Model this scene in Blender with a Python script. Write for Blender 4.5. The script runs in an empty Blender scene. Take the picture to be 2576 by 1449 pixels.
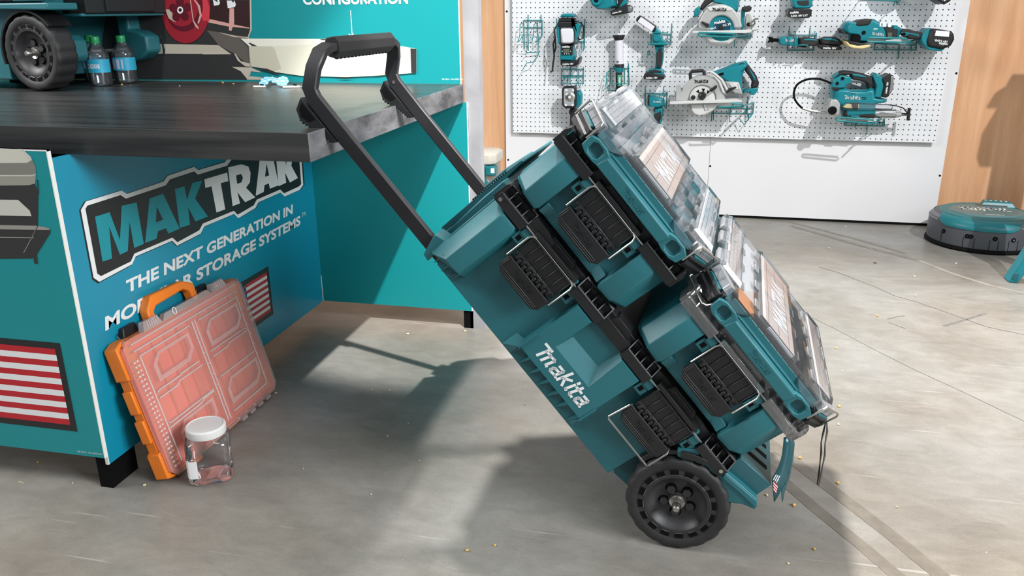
import bpy, bmesh, math, random
from math import sin, cos, pi, radians, atan2, sqrt
from mathutils import Vector, Matrix
random.seed(7)
scene = bpy.context.scene
COL = scene.collection
# ------------------------------------------------------------------ camera
F_PX, PITCH, ROLL, YAW, CAM_Z = 2065.38, 0.328086, -0.0082849, -0.223573, 1.115
def _cam_matrix():
    cy, sy, cp, sp, cr, sr = cos(YAW), sin(YAW), cos(PITCH), sin(PITCH), cos(ROLL), sin(ROLL)
    rz = Matrix(((cy, -sy, 0), (sy, cy, 0), (0, 0, 1)))
    b = Matrix(((1, 0, 0), (0, 0, -1), (0, 1, 0)))
    rx = Matrix(((1, 0, 0), (0, cp, -sp), (0, sp, cp)))
    rr = Matrix(((cr, -sr, 0), (sr, cr, 0), (0, 0, 1)))
    return rr @ rx @ b @ rz
CM = _cam_matrix()
cam_data = bpy.data.cameras.new('camera')
cam = bpy.data.objects.new('camera', cam_data)
COL.objects.link(cam)
cam_data.sensor_width = 36
cam_data.lens = F_PX / 2576 * 36
cam_data.clip_start = 0.02
_r = (CM.transposed() @ Matrix(((1, 0, 0), (0, -1, 0), (0, 0, -1)))).to_4x4()
_r.translation = (0, 0, CAM_Z)
cam.matrix_world = _r
scene.camera = cam
# ------------------------------------------------------------------ light and exposure
scene.view_settings.view_transform = 'Standard'
scene.view_settings.look = 'None'
scene.view_settings.gamma = 1
scene.view_settings.exposure = 0.0
scene.view_settings.use_curve_mapping = False
try:
    scene.cycles.transparent_max_bounces = 24
except Exception:
    pass
world = bpy.data.worlds.new('hall_ambient')
scene.world = world
world.use_nodes = True
_bg = world.node_tree.nodes['Background']
_bg.inputs['Color'].default_value = (0.86, 0.93, 1.0, 1)
_bg.inputs['Strength'].default_value = 0.33
def lamp(name, kind, loc, target, energy, color=(1, 1, 1), size=0.2, spot=60, blend=0.4, sizey=None):
    d = bpy.data.lights.new(name, kind)
    d.energy = energy
    d.color = color
    if kind == 'SPOT':
        d.shadow_soft_size = size
        d.spot_size = radians(spot)
        d.spot_blend = blend
    if kind == 'AREA':
        d.size = size
        if sizey:
            d.shape = 'RECTANGLE'
            d.size_y = sizey
    o = bpy.data.objects.new(name, d)
    COL.objects.link(o)
    o.location = loc
    o.rotation_euler = (Vector(target) - Vector(loc)).to_track_quat('-Z', 'Y').to_euler()
    return o
# hall flood far up to the right behind the viewer, the wide rig of the booth overhead, and two added fill lights
lamp('hall_flood_light', 'SPOT', (4.0, -2.8, 7.4), (0.9, 4.4, 0.85), 3300, (1, 0.98, 0.96), 0.05, 29, 0.35)
lamp('rear_truss_light', 'SPOT', (-1.4, 4.2, 8.6), (1.0, 2.15, 0.0), 5600, (1.0, 0.97, 0.93), 0.40, 24, 0.5)
lamp('rear_panel_spot', 'SPOT', (1.2, 0.2, 4.8), (-0.85, 2.75, 0.45), 2400, (1, 0.97, 0.92), 0.04, 16, 0.4)
lamp('backdrop_spot', 'SPOT', (-1.2, 0.0, 5.0), (-1.7, 2.7, 1.25), 520, (1.0, 0.98, 0.96), 0.15, 26, 0.6)
_t = lamp('left_truss_light', 'AREA', (-4.5, 0.9, 3.3), (-0.3, 1.5, 0.45), 84, (1.0, 0.985, 0.96), 2.2, sizey=1.6)
_t.data.spread = radians(110)
_t = lamp('right_fill_light', 'AREA', (3.6, 0.0, 2.5), (-1.1, 1.7, 0.35), 58, (0.98, 0.99, 1.0), 2.0, sizey=1.4)  # added soft fill from the right, brightens the side panel and orange case
_t.data.spread = radians(85)
lamp('front_fill_light', 'AREA', (1.3, -0.8, 4.3), (-0.6, 1.6, 0.2), 40, (0.98, 0.99, 1.0), 1.8, sizey=1.2)  # added soft fill from high in front, lifts the faces towards the viewer
# ------------------------------------------------------------------ pixel -> place
def ray(u, v):
    return CM.transposed() @ Vector(((u - 1288) / F_PX, (v - 724.5) / F_PX, 1.0))
EYE = Vector((0, 0, CAM_Z))
def on_z(u, v, z=0.0):
    d = ray(u, v); return EYE + d * ((z - CAM_Z) / d.z)
def on_y(u, v, y):
    d = ray(u, v); return EYE + d * (y / d.y)
def on_x(u, v, x):
    d = ray(u, v); return EYE + d * (x / d.x)
# ------------------------------------------------------------------ materials
MATS = {}
def mat(name, col, rough=0.5, metal=0.0, bump=0.0, bscale=300.0, var=0.0, vscale=6.0, spec=0.5, coat=0.0, emit=0.0, alpha=1.0):
    if name in MATS:
        return MATS[name]
    m = bpy.data.materials.new(name)
    m.use_nodes = True
    nt = m.node_tree
    p = nt.nodes['Principled BSDF']
    c = (*col, 1) if len(col) == 3 else col
    p.inputs['Base Color'].default_value = c
    p.inputs['Roughness'].default_value = rough
    p.inputs['Metallic'].default_value = metal
    p.inputs['Specular IOR Level'].default_value = spec
    p.inputs['Coat Weight'].default_value = coat
    p.inputs['Alpha'].default_value = alpha
    if emit:
        p.inputs['Emission Color'].default_value = c
        p.inputs['Emission Strength'].default_value = emit
    tc = nt.nodes.new('ShaderNodeTexCoord')
    if var:
        n = nt.nodes.new('ShaderNodeTexNoise')
        n.inputs['Scale'].default_value = vscale
        n.inputs['Detail'].default_value = 5
        nt.links.new(tc.outputs['Object'], n.inputs['Vector'])
        r = nt.nodes.new('ShaderNodeMapRange')
        r.inputs['From Min'].default_value = 0.3; r.inputs['From Max'].default_value = 0.7
        r.inputs['To Min'].default_value = 1 - var; r.inputs['To Max'].default_value = 1 + var
        nt.links.new(n.outputs['Fac'], r.inputs['Value'])
        mx = nt.nodes.new('ShaderNodeMix'); mx.data_type = 'RGBA'; mx.blend_type = 'MULTIPLY'
        mx.inputs['Factor'].default_value = 1
        mx.inputs['A'].default_value = c
        nt.links.new(r.outputs['Result'], mx.inputs['B'])
        nt.links.new(mx.outputs['Result'], p.inputs['Base Color'])
    if bump:
        n2 = nt.nodes.new('ShaderNodeTexNoise')
        n2.inputs['Scale'].default_value = bscale
        n2.inputs['Detail'].default_value = 3
        nt.links.new(tc.outputs['Object'], n2.inputs['Vector'])
        b = nt.nodes.new('ShaderNodeBump')
        b.inputs['Strength'].default_value = bump
        b.inputs['Distance'].default_value = 0.001
        nt.links.new(n2.outputs['Fac'], b.inputs['Height'])
        nt.links.new(b.outputs['Normal'], p.inputs['Normal'])
    MATS[name] = m
    return m
def clear_mat(name, tint=(0.95, 0.96, 0.98), haze=0.10, rough=0.06, f0=0.06, hazecol=(0.8, 0.82, 0.85)):
    """thin clear plastic: see-through, a little milky, mirror-like at grazing angles"""
    if name in MATS:
        return MATS[name]
    m = bpy.data.materials.new(name)
    m.use_nodes = True
    nt = m.node_tree
    nt.nodes.clear()
    out = nt.nodes.new('ShaderNodeOutputMaterial')
    tr = nt.nodes.new('ShaderNodeBsdfTransparent'); tr.inputs['Color'].default_value = (*tint, 1)
    df = nt.nodes.new('ShaderNodeBsdfDiffuse'); df.inputs['Color'].default_value = (*hazecol, 1)
    gl = nt.nodes.new('ShaderNodeBsdfGlossy'); gl.inputs['Roughness'].default_value = rough
    a = nt.nodes.new('ShaderNodeMixShader'); a.inputs[0].default_value = haze
    nt.links.new(tr.outputs[0], a.inputs[1]); nt.links.new(df.outputs[0], a.inputs[2])
    lw = nt.nodes.new('ShaderNodeFresnel'); lw.inputs['IOR'].default_value = 1.45
    mp = nt.nodes.new('ShaderNodeMath'); mp.operation = 'ADD'; mp.inputs[1].default_value = f0 - 0.03; mp.use_clamp = True
    nt.links.new(lw.outputs[0], mp.inputs[0])
    b = nt.nodes.new('ShaderNodeMixShader')
    nt.links.new(mp.outputs[0], b.inputs[0]); nt.links.new(a.outputs[0], b.inputs[1]); nt.links.new(gl.outputs[0], b.inputs[2])
    nt.links.new(b.outputs[0], out.inputs['Surface'])
    MATS[name] = m
    return m
def srgb(r, g, b):
    f = lambda c: (c / 255 / 12.92) if c / 255 <= 0.04045 else ((c / 255 + 0.055) / 1.055) ** 2.4
    return (f(r), f(g), f(b))
TEAL = mat('teal_plastic', (0.018, 0.135, 0.160), 0.42, bump=0.25, bscale=900, var=0.06, vscale=9)
TEAL2 = mat('teal_plastic_deep', (0.012, 0.10, 0.122), 0.45, bump=0.2, bscale=900)
TTEAL = mat('tool_teal', (0.004, 0.20, 0.245), 0.35, var=0.06, vscale=20)
WTEAL = mat('wire_teal', (0.004, 0.22, 0.235), 0.35)
BLACK = mat('black_plastic', (0.010, 0.0105, 0.012), 0.42, bump=0.3, bscale=1200, var=0.15, vscale=12)
GRIP = mat('black_rubber', (0.013, 0.013, 0.0145), 0.65, bump=0.4, bscale=600, var=0.2, vscale=15)
TIRE = mat('tyre_rubber', (0.019, 0.019, 0.020), 0.6, bump=0.5, bscale=400, var=0.3, vscale=14)
DEEP = mat('deep_black', (0.003, 0.003, 0.0035), 0.7, spec=0.12)
CHROME = mat('steel_wire', (0.50, 0.49, 0.46), 0.32, 1.0)
STEEL = mat('brushed_steel', (0.50, 0.51, 0.51), 0.33, 1.0, var=0.1, vscale=30)
CAST = mat('cast_metal', (0.50, 0.51, 0.50), 0.42, 0.35, var=0.08, vscale=20)
WHITE = mat('white_print', (0.80, 0.82, 0.82), 0.5)
ALU = mat('handle_alu', (0.022, 0.022, 0.025), 0.38, 0.2, bump=0.15, bscale=800, var=0.15, vscale=10)
CLEAR = clear_mat('clear_plastic', haze=0.06, f0=0.08, rough=0.03)
CLEARRIB = clear_mat('clear_plastic_rib', haze=0.28, f0=0.10, rough=0.10)
SMOKE = clear_mat('smoky_clear_plastic', tint=(0.90, 0.90, 0.91), haze=0.085, f0=0.12, rough=0.05, hazecol=(0.88, 0.89, 0.90))
SMOKEB = clear_mat('smoky_band_plastic', tint=(0.70, 0.70, 0.72), haze=0.22, f0=0.10, rough=0.1, hazecol=(0.30, 0.31, 0.33))
# ------------------------------------------------------------------ mesh builder
class B:
    def __init__(s):
        s.v = []; s.f = []; s.m = []
    def loft(s, rings, mi=0, closed=True, cap=True):
        n = len(rings[0]); o = len(s.v)
        for r in rings:
            s.v += [Vector(p) for p in r]
        for i in range(len(rings) - 1):
            for j in range(n if closed else n - 1):
                a = o + i * n + j; b = o + i * n + (j + 1) % n
                s.f.append((a, b, b + n, a + n)); s.m.append(mi)
        if cap:
            s.f.append(tuple(range(o + n - 1, o - 1, -1))); s.m.append(mi)
            e = o + (len(rings) - 1) * n
            s.f.append(tuple(range(e, e + n))); s.m.append(mi)
        return s
    def face(s, pts, mi=0):
        o = len(s.v); s.v += [Vector(p) for p in pts]
        s.f.append(tuple(range(o, o + len(pts)))); s.m.append(mi); return s
    @staticmethod
    def at(ax, p, a):
        return (a, p[0], p[1]) if ax == 'x' else (p[0], a, p[1]) if ax == 'y' else (p[0], p[1], a)
    def prism(s, pts, a0, a1, ax='y', mi=0, k0=1.0, k1=1.0):
        cx = sum(p[0] for p in pts) / len(pts); cy = sum(p[1] for p in pts) / len(pts)
        q = lambda k: [(cx + (p[0] - cx) * k, cy + (p[1] - cy) * k) for p in pts]
        return s.loft([[B.at(ax, p, a0) for p in q(k0)], [B.at(ax, p, a1) for p in q(k1)]], mi)
    def box(s, x0, x1, y0, y1, z0, z1, mi=0):
        return s.prism([(x0, z0), (x1, z0), (x1, z1), (x0, z1)], y0, y1, 'y', mi)
    def lathe(s, prof, c, ax='z', n=24, mi=0, a0=0.0, a1=2 * pi, cap=False):
        full = abs(a1 - a0 - 2 * pi) < 1e-6
        m = n if full else n + 1
        rings = []
        for i in range(m):
            t = a0 + (a1 - a0) * i / n
            ring = []
            for r, a in prof:
                x, y = r * cos(t), r * sin(t)
                p = (a, x, y) if ax == 'x' else (x, a, y) if ax == 'y' else (x, y, a)
                ring.append((c[0] + p[0], c[1] + p[1], c[2] + p[2]))
            rings.append(ring)
        if full:
            rings.append(rings[0])
        return s.loft(rings, mi, closed=False, cap=False)
    def disc(s, c, r, a0, a1, ax='y', n=24, mi=0, r1=None):
        r1 = r if r1 is None else r1
        e = lambda rr, a: [tuple(Vector(c) + Vector(B.at(ax, (rr * cos(2 * pi * i / n), rr * sin(2 * pi * i / n)), a))) for i in range(n)]
        return s.loft([e(r, a0), e(r1, a1)], mi)
    def tube(s, path, r=0.003, n=8, mi=0, closed=False, rect=None, up=(0, 0, 1), cap=True):
        P = [Vector(p) for p in path]; N = len(P); rings = []
        U = Vector(up)
        for i in range(N):
            if closed:
                d = (P[(i + 1) % N] - P[i - 1])
            else:
                d = P[min(i + 1, N - 1)] - P[max(i - 1, 0)]
            d.normalize()
            a = d.cross(U)
            if a.length < 1e-3:
                a = d.cross(Vector((1, 0, 0.01)))
            a.normalize(); b = a.cross(d).normalized()
            if rect:
                w, h = rect[0] / 2, rect[1] / 2
                k = 1.0
                if 0 < i < N - 1:
                    d0 = (P[i] - P[i - 1]).normalized(); k = 1 / max(0.5, d0.dot(d))
                ring = [P[i] + a * x + b * y for x, y in ((-w * k, -h * k), (w * k, -h * k), (w * k, h * k), (-w * k, h * k))]
            else:
                ring = [P[i] + (a * cos(2 * pi * j / n) + b * sin(2 * pi * j / n)) * r for j in range(n)]
            rings.append(ring)
            U = b
        if closed:
            rings.append(rings[0]); cap = False
        return s.loft(rings, mi, cap=cap)
    def sphere(s, c, r, mi=0, n=12, m=8, sc=(1, 1, 1)):
        rings = []
        for i in range(1, m):
            t = pi * i / m
            rings.append([(c[0] + r * sc[0] * sin(t) * cos(2 * pi * j / n), c[1] + r * sc[1] * sin(t) * sin(2 * pi * j / n), c[2] - r * sc[2] * cos(t)) for j in range(n)])
        return s.loft(rings, mi)
    def stroke(s, pts, w, fn, mi=0, h=0.0):
        """flat ribbon along a 2-D polyline; fn maps (x, y, height) to a point"""
        for i in range(len(pts) - 1):
            a = Vector(pts[i]); b = Vector(pts[i + 1]); d = (b - a)
            if d.length < 1e-6:
                continue
            d.normalize(); n = Vector((-d.y, d.x)) * w / 2
            e = d * w * 0.45
            q = [a - e + n, a - e - n, b + e - n, b + e + n]
            if h:
                s.loft([[fn(p.x, p.y, 0) for p in q], [fn(p.x, p.y, h) for p in q]], mi)
            else:
                s.face([fn(p.x, p.y, 0) for p in q], mi)
        return s
    def text(s, body, fn, width=None, height=None, bold=0.02, shear=0.0, mi=0, spacing=1.0, h=0.0):
        """lettering; fn maps (x, y, height) in 0..width / 0..height to a point"""
        cu = bpy.data.curves.new('lettering', 'FONT')
        cu.body = body; cu.offset = bold; cu.shear = shear; cu.size = 1; cu.space_character = spacing
        cu.fill_mode = 'FRONT' if not h else 'BOTH'
        cu.resolution_u = 4
        if h:
            cu.extrude = 0.5
        o = bpy.data.objects.new('lettering', cu); COL.objects.link(o)
        dg = bpy.context.evaluated_depsgraph_get(); dg.update()
        me = bpy.data.meshes.new_from_object(o.evaluated_get(dg))
        vs = [v.co.copy() for v in me.vertices]; fs = [tuple(p.vertices) for p in me.polygons]
        bpy.data.objects.remove(o); bpy.data.curves.remove(cu); bpy.data.meshes.remove(me)
        if not vs:
            return s
        x0 = min(v.x for v in vs); x1 = max(v.x for v in vs); y0 = min(v.y for v in vs); y1 = max(v.y for v in vs)
        kx = width / (x1 - x0) if width else None
        ky = height / (y1 - y0) if height else kx
        kx = kx or ky
        o = len(s.v)
        for v in vs:
            s.v.append(Vector(fn((v.x - x0) * kx, (v.y - y0) * ky, (v.z + 0.5) * h if h else 0)))
        for f in fs:
            s.f.append(tuple(i + o for i in f)); s.m.append(mi)
        return s
    def logo(s, fn, width, mi=0, h=0.0):
        """the slanted lower-case maker's word: m a k i t a, 0..width along x"""
        L = []
        x = 0.55
        L += [[(x - 0.55, 1.16), (x + 0.16, 1.16)], [(x, 1.16), (x, 0.0)], [(x, 0.80), (x + 0.40, 0.86), (x + 0.5, 0.76), (x + 0.5, 0)],
              [(x + 0.5, 0.80), (x + 0.90, 0.86), (x + 1.0, 0.76), (x + 1.0, 0.04), (x + 1.12, 0.0)]]
        x = 2.05
        def a_(x):
            return [[(x + 0.08, 0.86), (x + 0.5, 0.86), (x + 0.58, 0.76), (x + 0.58, 0.02), (x + 0.72, 0.0)],
                    [(x + 0.58, 0.50), (x + 0.10, 0.46), (x, 0.36), (x, 0.10), (x + 0.1, 0.0), (x + 0.58, 0.04)]]
        L += a_(x)
        x = 3.02
        L += [[(x, 1.30), (x, 0)], [(x + 0.02, 0.40), (x + 0.52, 0.88)], [(x + 0.20, 0.52), (x + 0.58, 0)]]
        x = 3.98
        L += [[(x, 0.86), (x, 0.04), (x + 0.10, 0)], [(x, 1.14), (x, 1.26)]]
        x = 4.45
        L += [[(x, 1.20), (x, 0.08), (x + 0.1, 0), (x + 0.32, 0)], [(x - 0.20, 0.86), (x + 0.32, 0.86)]]
        x = 5.08
        L += a_(x)
        k = width / 6.1
        for pl in L:
            s.stroke([((px + 0.22 * py) * k, py * k) for px, py in pl], 0.22 * k, fn, mi, h)
        return s
    def xf(s, fn, start=0):
        for i in range(start, len(s.v)):
            s.v[i] = Vector(fn(s.v[i]))
        return s
def mesh_of(name, b, mats, base=(0, 0, 0), smooth=35):
    me = bpy.data.meshes.new(name)
    bs = Vector(base)
    me.from_pydata([tuple(v - bs) for v in b.v], [], b.f)
    for m in (mats if isinstance(mats, (list, tuple)) else [mats]):
        me.materials.append(m)
    me.polygons.foreach_set('material_index', b.m)
    bm = bmesh.new(); bm.from_mesh(me)
    bmesh.ops.remove_doubles(bm, verts=bm.verts, dist=1e-6)
    bmesh.ops.recalc_face_normals(bm, faces=bm.faces)
    bm.to_mesh(me); bm.free()
    me.polygons.foreach_set('use_smooth', [True] * len(me.polygons))
    me.set_sharp_from_angle(angle=radians(smooth))
    me.update()
    return me
def add_bevel(o, w, seg=2):
    m = o.modifiers.new('bevel', 'BEVEL')
    m.width = w; m.segments = seg; m.limit_method = 'ANGLE'; m.angle_limit = radians(35); m.harden_normals = False
I4 = Matrix.Identity(4)
class Thing:
    """an Empty at the base of a thing; meshes are given in the frame FR and hang under it"""
    def __init__(s, name, label, cat, base=(0, 0, 0), FR=I4, group=None):
        s.base = Vector(base)
        s.e = bpy.data.objects.new(name, None)
        s.e.empty_display_size = 0.05
        COL.objects.link(s.e)
        s.e.matrix_world = FR @ Matrix.Translation(s.base)
        tag(s.e, label, cat, group)
    def part(s, name, b, mats, parent=None, bev=0.0, seg=2, label=None, smooth=35, kind=None):
        o = bpy.data.objects.new(name, mesh_of(name, b, mats, s.base, smooth))
        COL.objects.link(o)
        o.parent = parent or s.e
        if bev:
            add_bevel(o, bev, seg)
        if label:
            o['label'] = label
        if kind:
            o['kind'] = kind
        return o
def tag(o, label, cat, group=None, kind=None):
    o['label'] = label; o['category'] = cat
    if group:
        o['group'] = group
    if kind:
        o['kind'] = kind
    return o
def solo(name, label, cat, b, mats, base=(0, 0, 0), FR=I4, group=None, bev=0.0, smooth=35, seg=2):
    o = bpy.data.objects.new(name, mesh_of(name, b, mats, base, smooth))
    COL.objects.link(o)
    o.matrix_world = FR @ Matrix.Translation(Vector(base))
    if bev:
        add_bevel(o, bev, seg)
    return tag(o, label, cat, group)
def struct(name, b, mats, base=(0, 0, 0), parent=None, bev=0.0, label=None, cat=None):
    o = bpy.data.objects.new(name, mesh_of(name, b, mats, base))
    COL.objects.link(o)
    o.location = base
    if parent:
        o.parent = parent
    else:
        o['kind'] = 'structure'
        if label:
            o['label'] = label
        o['category'] = cat or name.split('_')[0]
    if bev:
        add_bevel(o, bev)
    return o
def frame(origin, x, y, z):
    m = Matrix((x, y, z)).transposed().to_4x4()
    m.translation = origin
    return m
def circ(cx, cy, r, n=24, a0=0.0, a1=2 * pi, ry=None):
    ry = r if ry is None else ry
    full = abs(a1 - a0 - 2 * pi) < 1e-6
    m = n if full else n + 1
    return [(cx + r * cos(a0 + (a1 - a0) * i / n), cy + ry * sin(a0 + (a1 - a0) * i / n)) for i in range(m)]
def smooth_path(pts, n=6):
    """Catmull-Rom through the points"""
    P = [Vector(p) for p in pts]; out = []
    for i in range(len(P) - 1):
        p0 = P[max(i - 1, 0)]; p1 = P[i]; p2 = P[i + 1]; p3 = P[min(i + 2, len(P) - 1)]
        for j in range(n):
            t = j / n
            out.append(0.5 * ((2 * p1) + (p2 - p0) * t + (2 * p0 - 5 * p1 + 4 * p2 - p3) * t * t + (3 * p1 - p0 - 3 * p2 + p3) * t ** 3))
    out.append(P[-1]); return out
# ------------------------------------------------------------------ the setting: floor, wall, white panelling, pegboard
def nodes_mat(name):
    m = bpy.data.materials.new(name); m.use_nodes = True
    nt = m.node_tree
    return m, nt, nt.nodes['Principled BSDF'], (lambda t: nt.nodes.new(t)), nt.links.new
def floor_material():
    m, nt, p, N, K = nodes_mat('polished_concrete')
    tc = N('ShaderNodeTexCoord')
    def noise(scale, detail=6, rough=0.6, rot=0.0, stretch=(1, 1, 1), dist=0.0):
        mp = N('ShaderNodeMapping'); mp.inputs['Rotation'].default_value = (0, 0, rot); mp.inputs['Scale'].default_value = stretch
        K(tc.outputs['Object'], mp.inputs['Vector'])
        n = N('ShaderNodeTexNoise'); n.inputs['Scale'].default_value = scale; n.inputs['Detail'].default_value = detail
        n.inputs['Roughness'].default_value = rough; n.inputs['Distortion'].default_value = dist
        K(mp.outputs[0], n.inputs['Vector']); return n.outputs['Fac']
    def ramp(fac, stops):
        r = N('ShaderNodeValToRGB'); K(fac, r.inputs['Fac'])
        while len(r.color_ramp.elements) < len(stops):
            r.color_ramp.elements.new(0.5)
        for e, (pos, c) in zip(r.color_ramp.elements, stops):
            e.position = pos; e.color = (*c, 1)
        return r.outputs['Color']
    def mix(a, b, fac, mode='MIX'):
        x = N('ShaderNodeMix'); x.data_type = 'RGBA'; x.blend_type = mode
        if isinstance(fac, float):
            x.inputs['Factor'].default_value = fac
        else:
            K(fac, x.inputs['Factor'])
        if isinstance(a, tuple): x.inputs['A'].default_value = (*a, 1)
        else: K(a, x.inputs['A'])
        if isinstance(b, tuple): x.inputs['B'].default_value = (*b, 1)
        else: K(b, x.inputs['B'])
        return x.outputs['Result']
    base = ramp(noise(1.6, 8, 0.62, dist=0.6), [(0.30, (0.185, 0.168, 0.142)), (0.5, (0.250, 0.236, 0.208)), (0.72, (0.315, 0.303, 0.28))])
    warm = ramp(noise(0.7, 4, 0.5), [(0.45, (0.95, 0.97, 1.0)), (0.65, (1.0, 0.93, 0.86))])
    c = mix(base, warm, 1.0, 'MULTIPLY')
    cloud = ramp(noise(9, 7, 0.7, 0.5, (1, 2.2, 1), 0.8), [(0.35, (0.80, 0.80, 0.80)), (0.65, (1.12, 1.12, 1.12))])
    c = mix(c, cloud, 0.7, 'MULTIPLY')
    fine = ramp(noise(160, 3, 0.6), [(0.3, (0.88, 0.88, 0.88)), (0.7, (1.1, 1.1, 1.1))])
    c = mix(c, fine, 0.6, 'MULTIPLY')
    for rot, sc, th in ((0.35, 2.2, 0.735), (-0.55, 1.7, 0.74), (1.15, 2.6, 0.75), (0.9, 1.2, 0.745)):
        s = ramp(noise(sc, 2, 0.4, rot, (1.2, 46, 1)), [(th, (0, 0, 0)), (th + 0.02, (1, 1, 1))])
        c = mix(c, mix(c, (0.42, 0.41, 0.38), 0.5), s) if rot > 0.3 else mix(c, mix(c, (0.09, 0.085, 0.08), 0.5), s)
    spk = ramp(noise(60, 2, 0.5), [(0.79, (0, 0, 0)), (0.80, (1, 1, 1))])
    c = mix(c, (0.55, 0.53, 0.50), spk)
    K(c, p.inputs['Base Color'])
    rr = N('ShaderNodeMapRange'); K(noise(3.5, 6), rr.inputs['Value'])
    rr.inputs['From Min'].default_value = 0.3; rr.inputs['From Max'].default_value = 0.7
    rr.inputs['To Min'].default_value = 0.27; rr.inputs['To Max'].default_value = 0.46
    K(rr.outputs[0], p.inputs['Roughness'])
    b = N('ShaderNodeBump'); b.inputs['Strength'].default_value = 0.12; b.inputs['Distance'].default_value = 0.002
    K(noise(25, 6), b.inputs['Height']); K(b.outputs[0], p.inputs['Normal'])
    return m
def wood_material():
    m, nt, p, N, K = nodes_mat('maple_laminate')
    tc = N('ShaderNodeTexCoord'); mp = N('ShaderNodeMapping'); mp.inputs['Scale'].default_value = (5, 5, 0.45)
    K(tc.outputs['Object'], mp.inputs['Vector'])
    n = N('ShaderNodeTexNoise'); n.inputs['Scale'].default_value = 2.4; n.inputs['Detail'].default_value = 7; n.inputs['Distortion'].default_value = 0.9
    K(mp.outputs[0], n.inputs['Vector'])
    r = N('ShaderNodeValToRGB'); K(n.outputs['Fac'], r.inputs['Fac'])
    e = r.color_ramp.elements
    e[0].position = 0.30; e[0].color = (0.62, 0.32, 0.165, 1)
    e[1].position = 0.70; e[1].color = (0.78, 0.47, 0.275, 1)
    x = e.new(0.5); x.color = (0.70, 0.39, 0.215, 1)
    n2 = N('ShaderNodeTexNoise'); n2.inputs['Scale'].default_value = 60
    mp2 = N('ShaderNodeMapping'); mp2.inputs['Scale'].default_value = (4, 4, 0.15); K(tc.outputs['Object'], mp2.inputs['Vector']); K(mp2.outputs[0], n2.inputs['Vector'])
    mr = N('ShaderNodeMapRange'); mr.inputs['To Min'].default_value = 0.88; mr.inputs['To Max'].default_value = 1.1; K(n2.outputs['Fac'], mr.inputs['Value'])
    mx = N('ShaderNodeMix'); mx.data_type = 'RGBA'; mx.blend_type = 'MULTIPLY'; mx.inputs['Factor'].default_value = 1
    K(r.outputs[0], mx.inputs['A']); K(mr.outputs[0], mx.inputs['B']); K(mx.outputs['Result'], p.inputs['Base Color'])
    p.inputs['Roughness'].default_value = 0.42
    return m
def peg_material():
    m, nt, p, N, K = nodes_mat('perforated_white_board')
    tc = N('ShaderNodeTexCoord'); s = N('ShaderNodeSeparateXYZ'); K(tc.outputs['Object'], s.inputs[0])
    def cell(out, off):
        a = N('ShaderNodeMath'); a.operation = 'ADD'; K(out, a.inputs[0]); a.inputs[1].default_value = off + 25.4
        b = N('ShaderNodeMath'); b.operation = 'MODULO'; K(a.outputs[0], b.inputs[0]); b.inputs[1].default_value = 0.0254
        c = N('ShaderNodeMath'); c.operation = 'SUBTRACT'; K(b.outputs[0], c.inputs[0]); c.inputs[1].default_value = 0.0127
        d = N('ShaderNodeMath'); d.operation = 'POWER'; K(c.outputs[0], d.inputs[0]); d.inputs[1].default_value = 2
        return d.outputs[0]
    a = N('ShaderNodeMath'); a.operation = 'ADD'; K(cell(s.outputs['X'], 0.0), a.inputs[0]); K(cell(s.outputs['Z'], 0.0), a.inputs[1])
    q = N('ShaderNodeMath'); q.operation = 'SQRT'; K(a.outputs[0], q.inputs[0])
    r = N('ShaderNodeValToRGB'); mr = N('ShaderNodeMapRange'); mr.inputs['From Max'].default_value = 0.01; K(q.outputs[0], mr.inputs['Value']); K(mr.outputs[0], r.inputs['Fac'])
    e = r.color_ramp.elements
    e[0].position = 0.27; e[0].color = (0.02, 0.022, 0.025, 1)
    e[1].position = 0.36; e[1].color = (0.80, 0.82, 0.85, 1)
    K(r.outputs[0], p.inputs['Base Color']); p.inputs['Roughness'].default_value = 0.4
    return m
FLOORM = floor_material(); WOOD = wood_material(); PEG = peg_material()
PANELW = mat('white_laminate', (0.80, 0.80, 0.82), 0.35, var=0.02, vscale=2)
struct('floor', B().box(-7, 7, -3.5, 6.5, -0.05, 0), FLOORM, label='grey polished concrete floor with scuffs', cat='floor')
YW = 4.63            # face of the white panelling
YP = 4.60            # face of the pegboard
struct('wall_back', B().box(-5, 5, YW + 0.02, YW + 0.12, 0, 3.2), WOOD, label='maple laminate wall behind the white panels', cat='wall')
xl, xr, xs = -1.081, 1.252, 0.067
def wpanel(x0, x1, nm, lab):
    z0 = 0.014
    b = B().box(x0, x1, YW, YW + 0.018, z0, 3.0)
    for zz in (0.284, 1.1, 1.9):
        b.disc((x0 + 0.006 if nm.endswith('2') else x0 + 0.012, 0, zz), 0.0055, YW - 0.0012, YW + 0.002, 'y', 12, 1)
    if nm.endswith('2'):
        for zz in (0.272, 0.79, 1.5):
            b.disc((x1 - 0.010, 0, zz), 0.0055, YW - 0.0012, YW + 0.002, 'y', 12, 1)
    struct(nm, b, [PANELW, DEEP], label=lab, cat='panel')
wpanel(xl, xs - 0.0008, 'trim_1', 'white laminate panel left of the seam')
wpanel(xs + 0.0008, xr, 'trim_2', 'white laminate panel right of the seam')
struct('trim_3', B().box(-4.8, 4.8, YW + 0.002, YW + 0.0195, 0, 0.013), DEEP, label='dark gap strip under the white panels', cat='trim')
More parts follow.
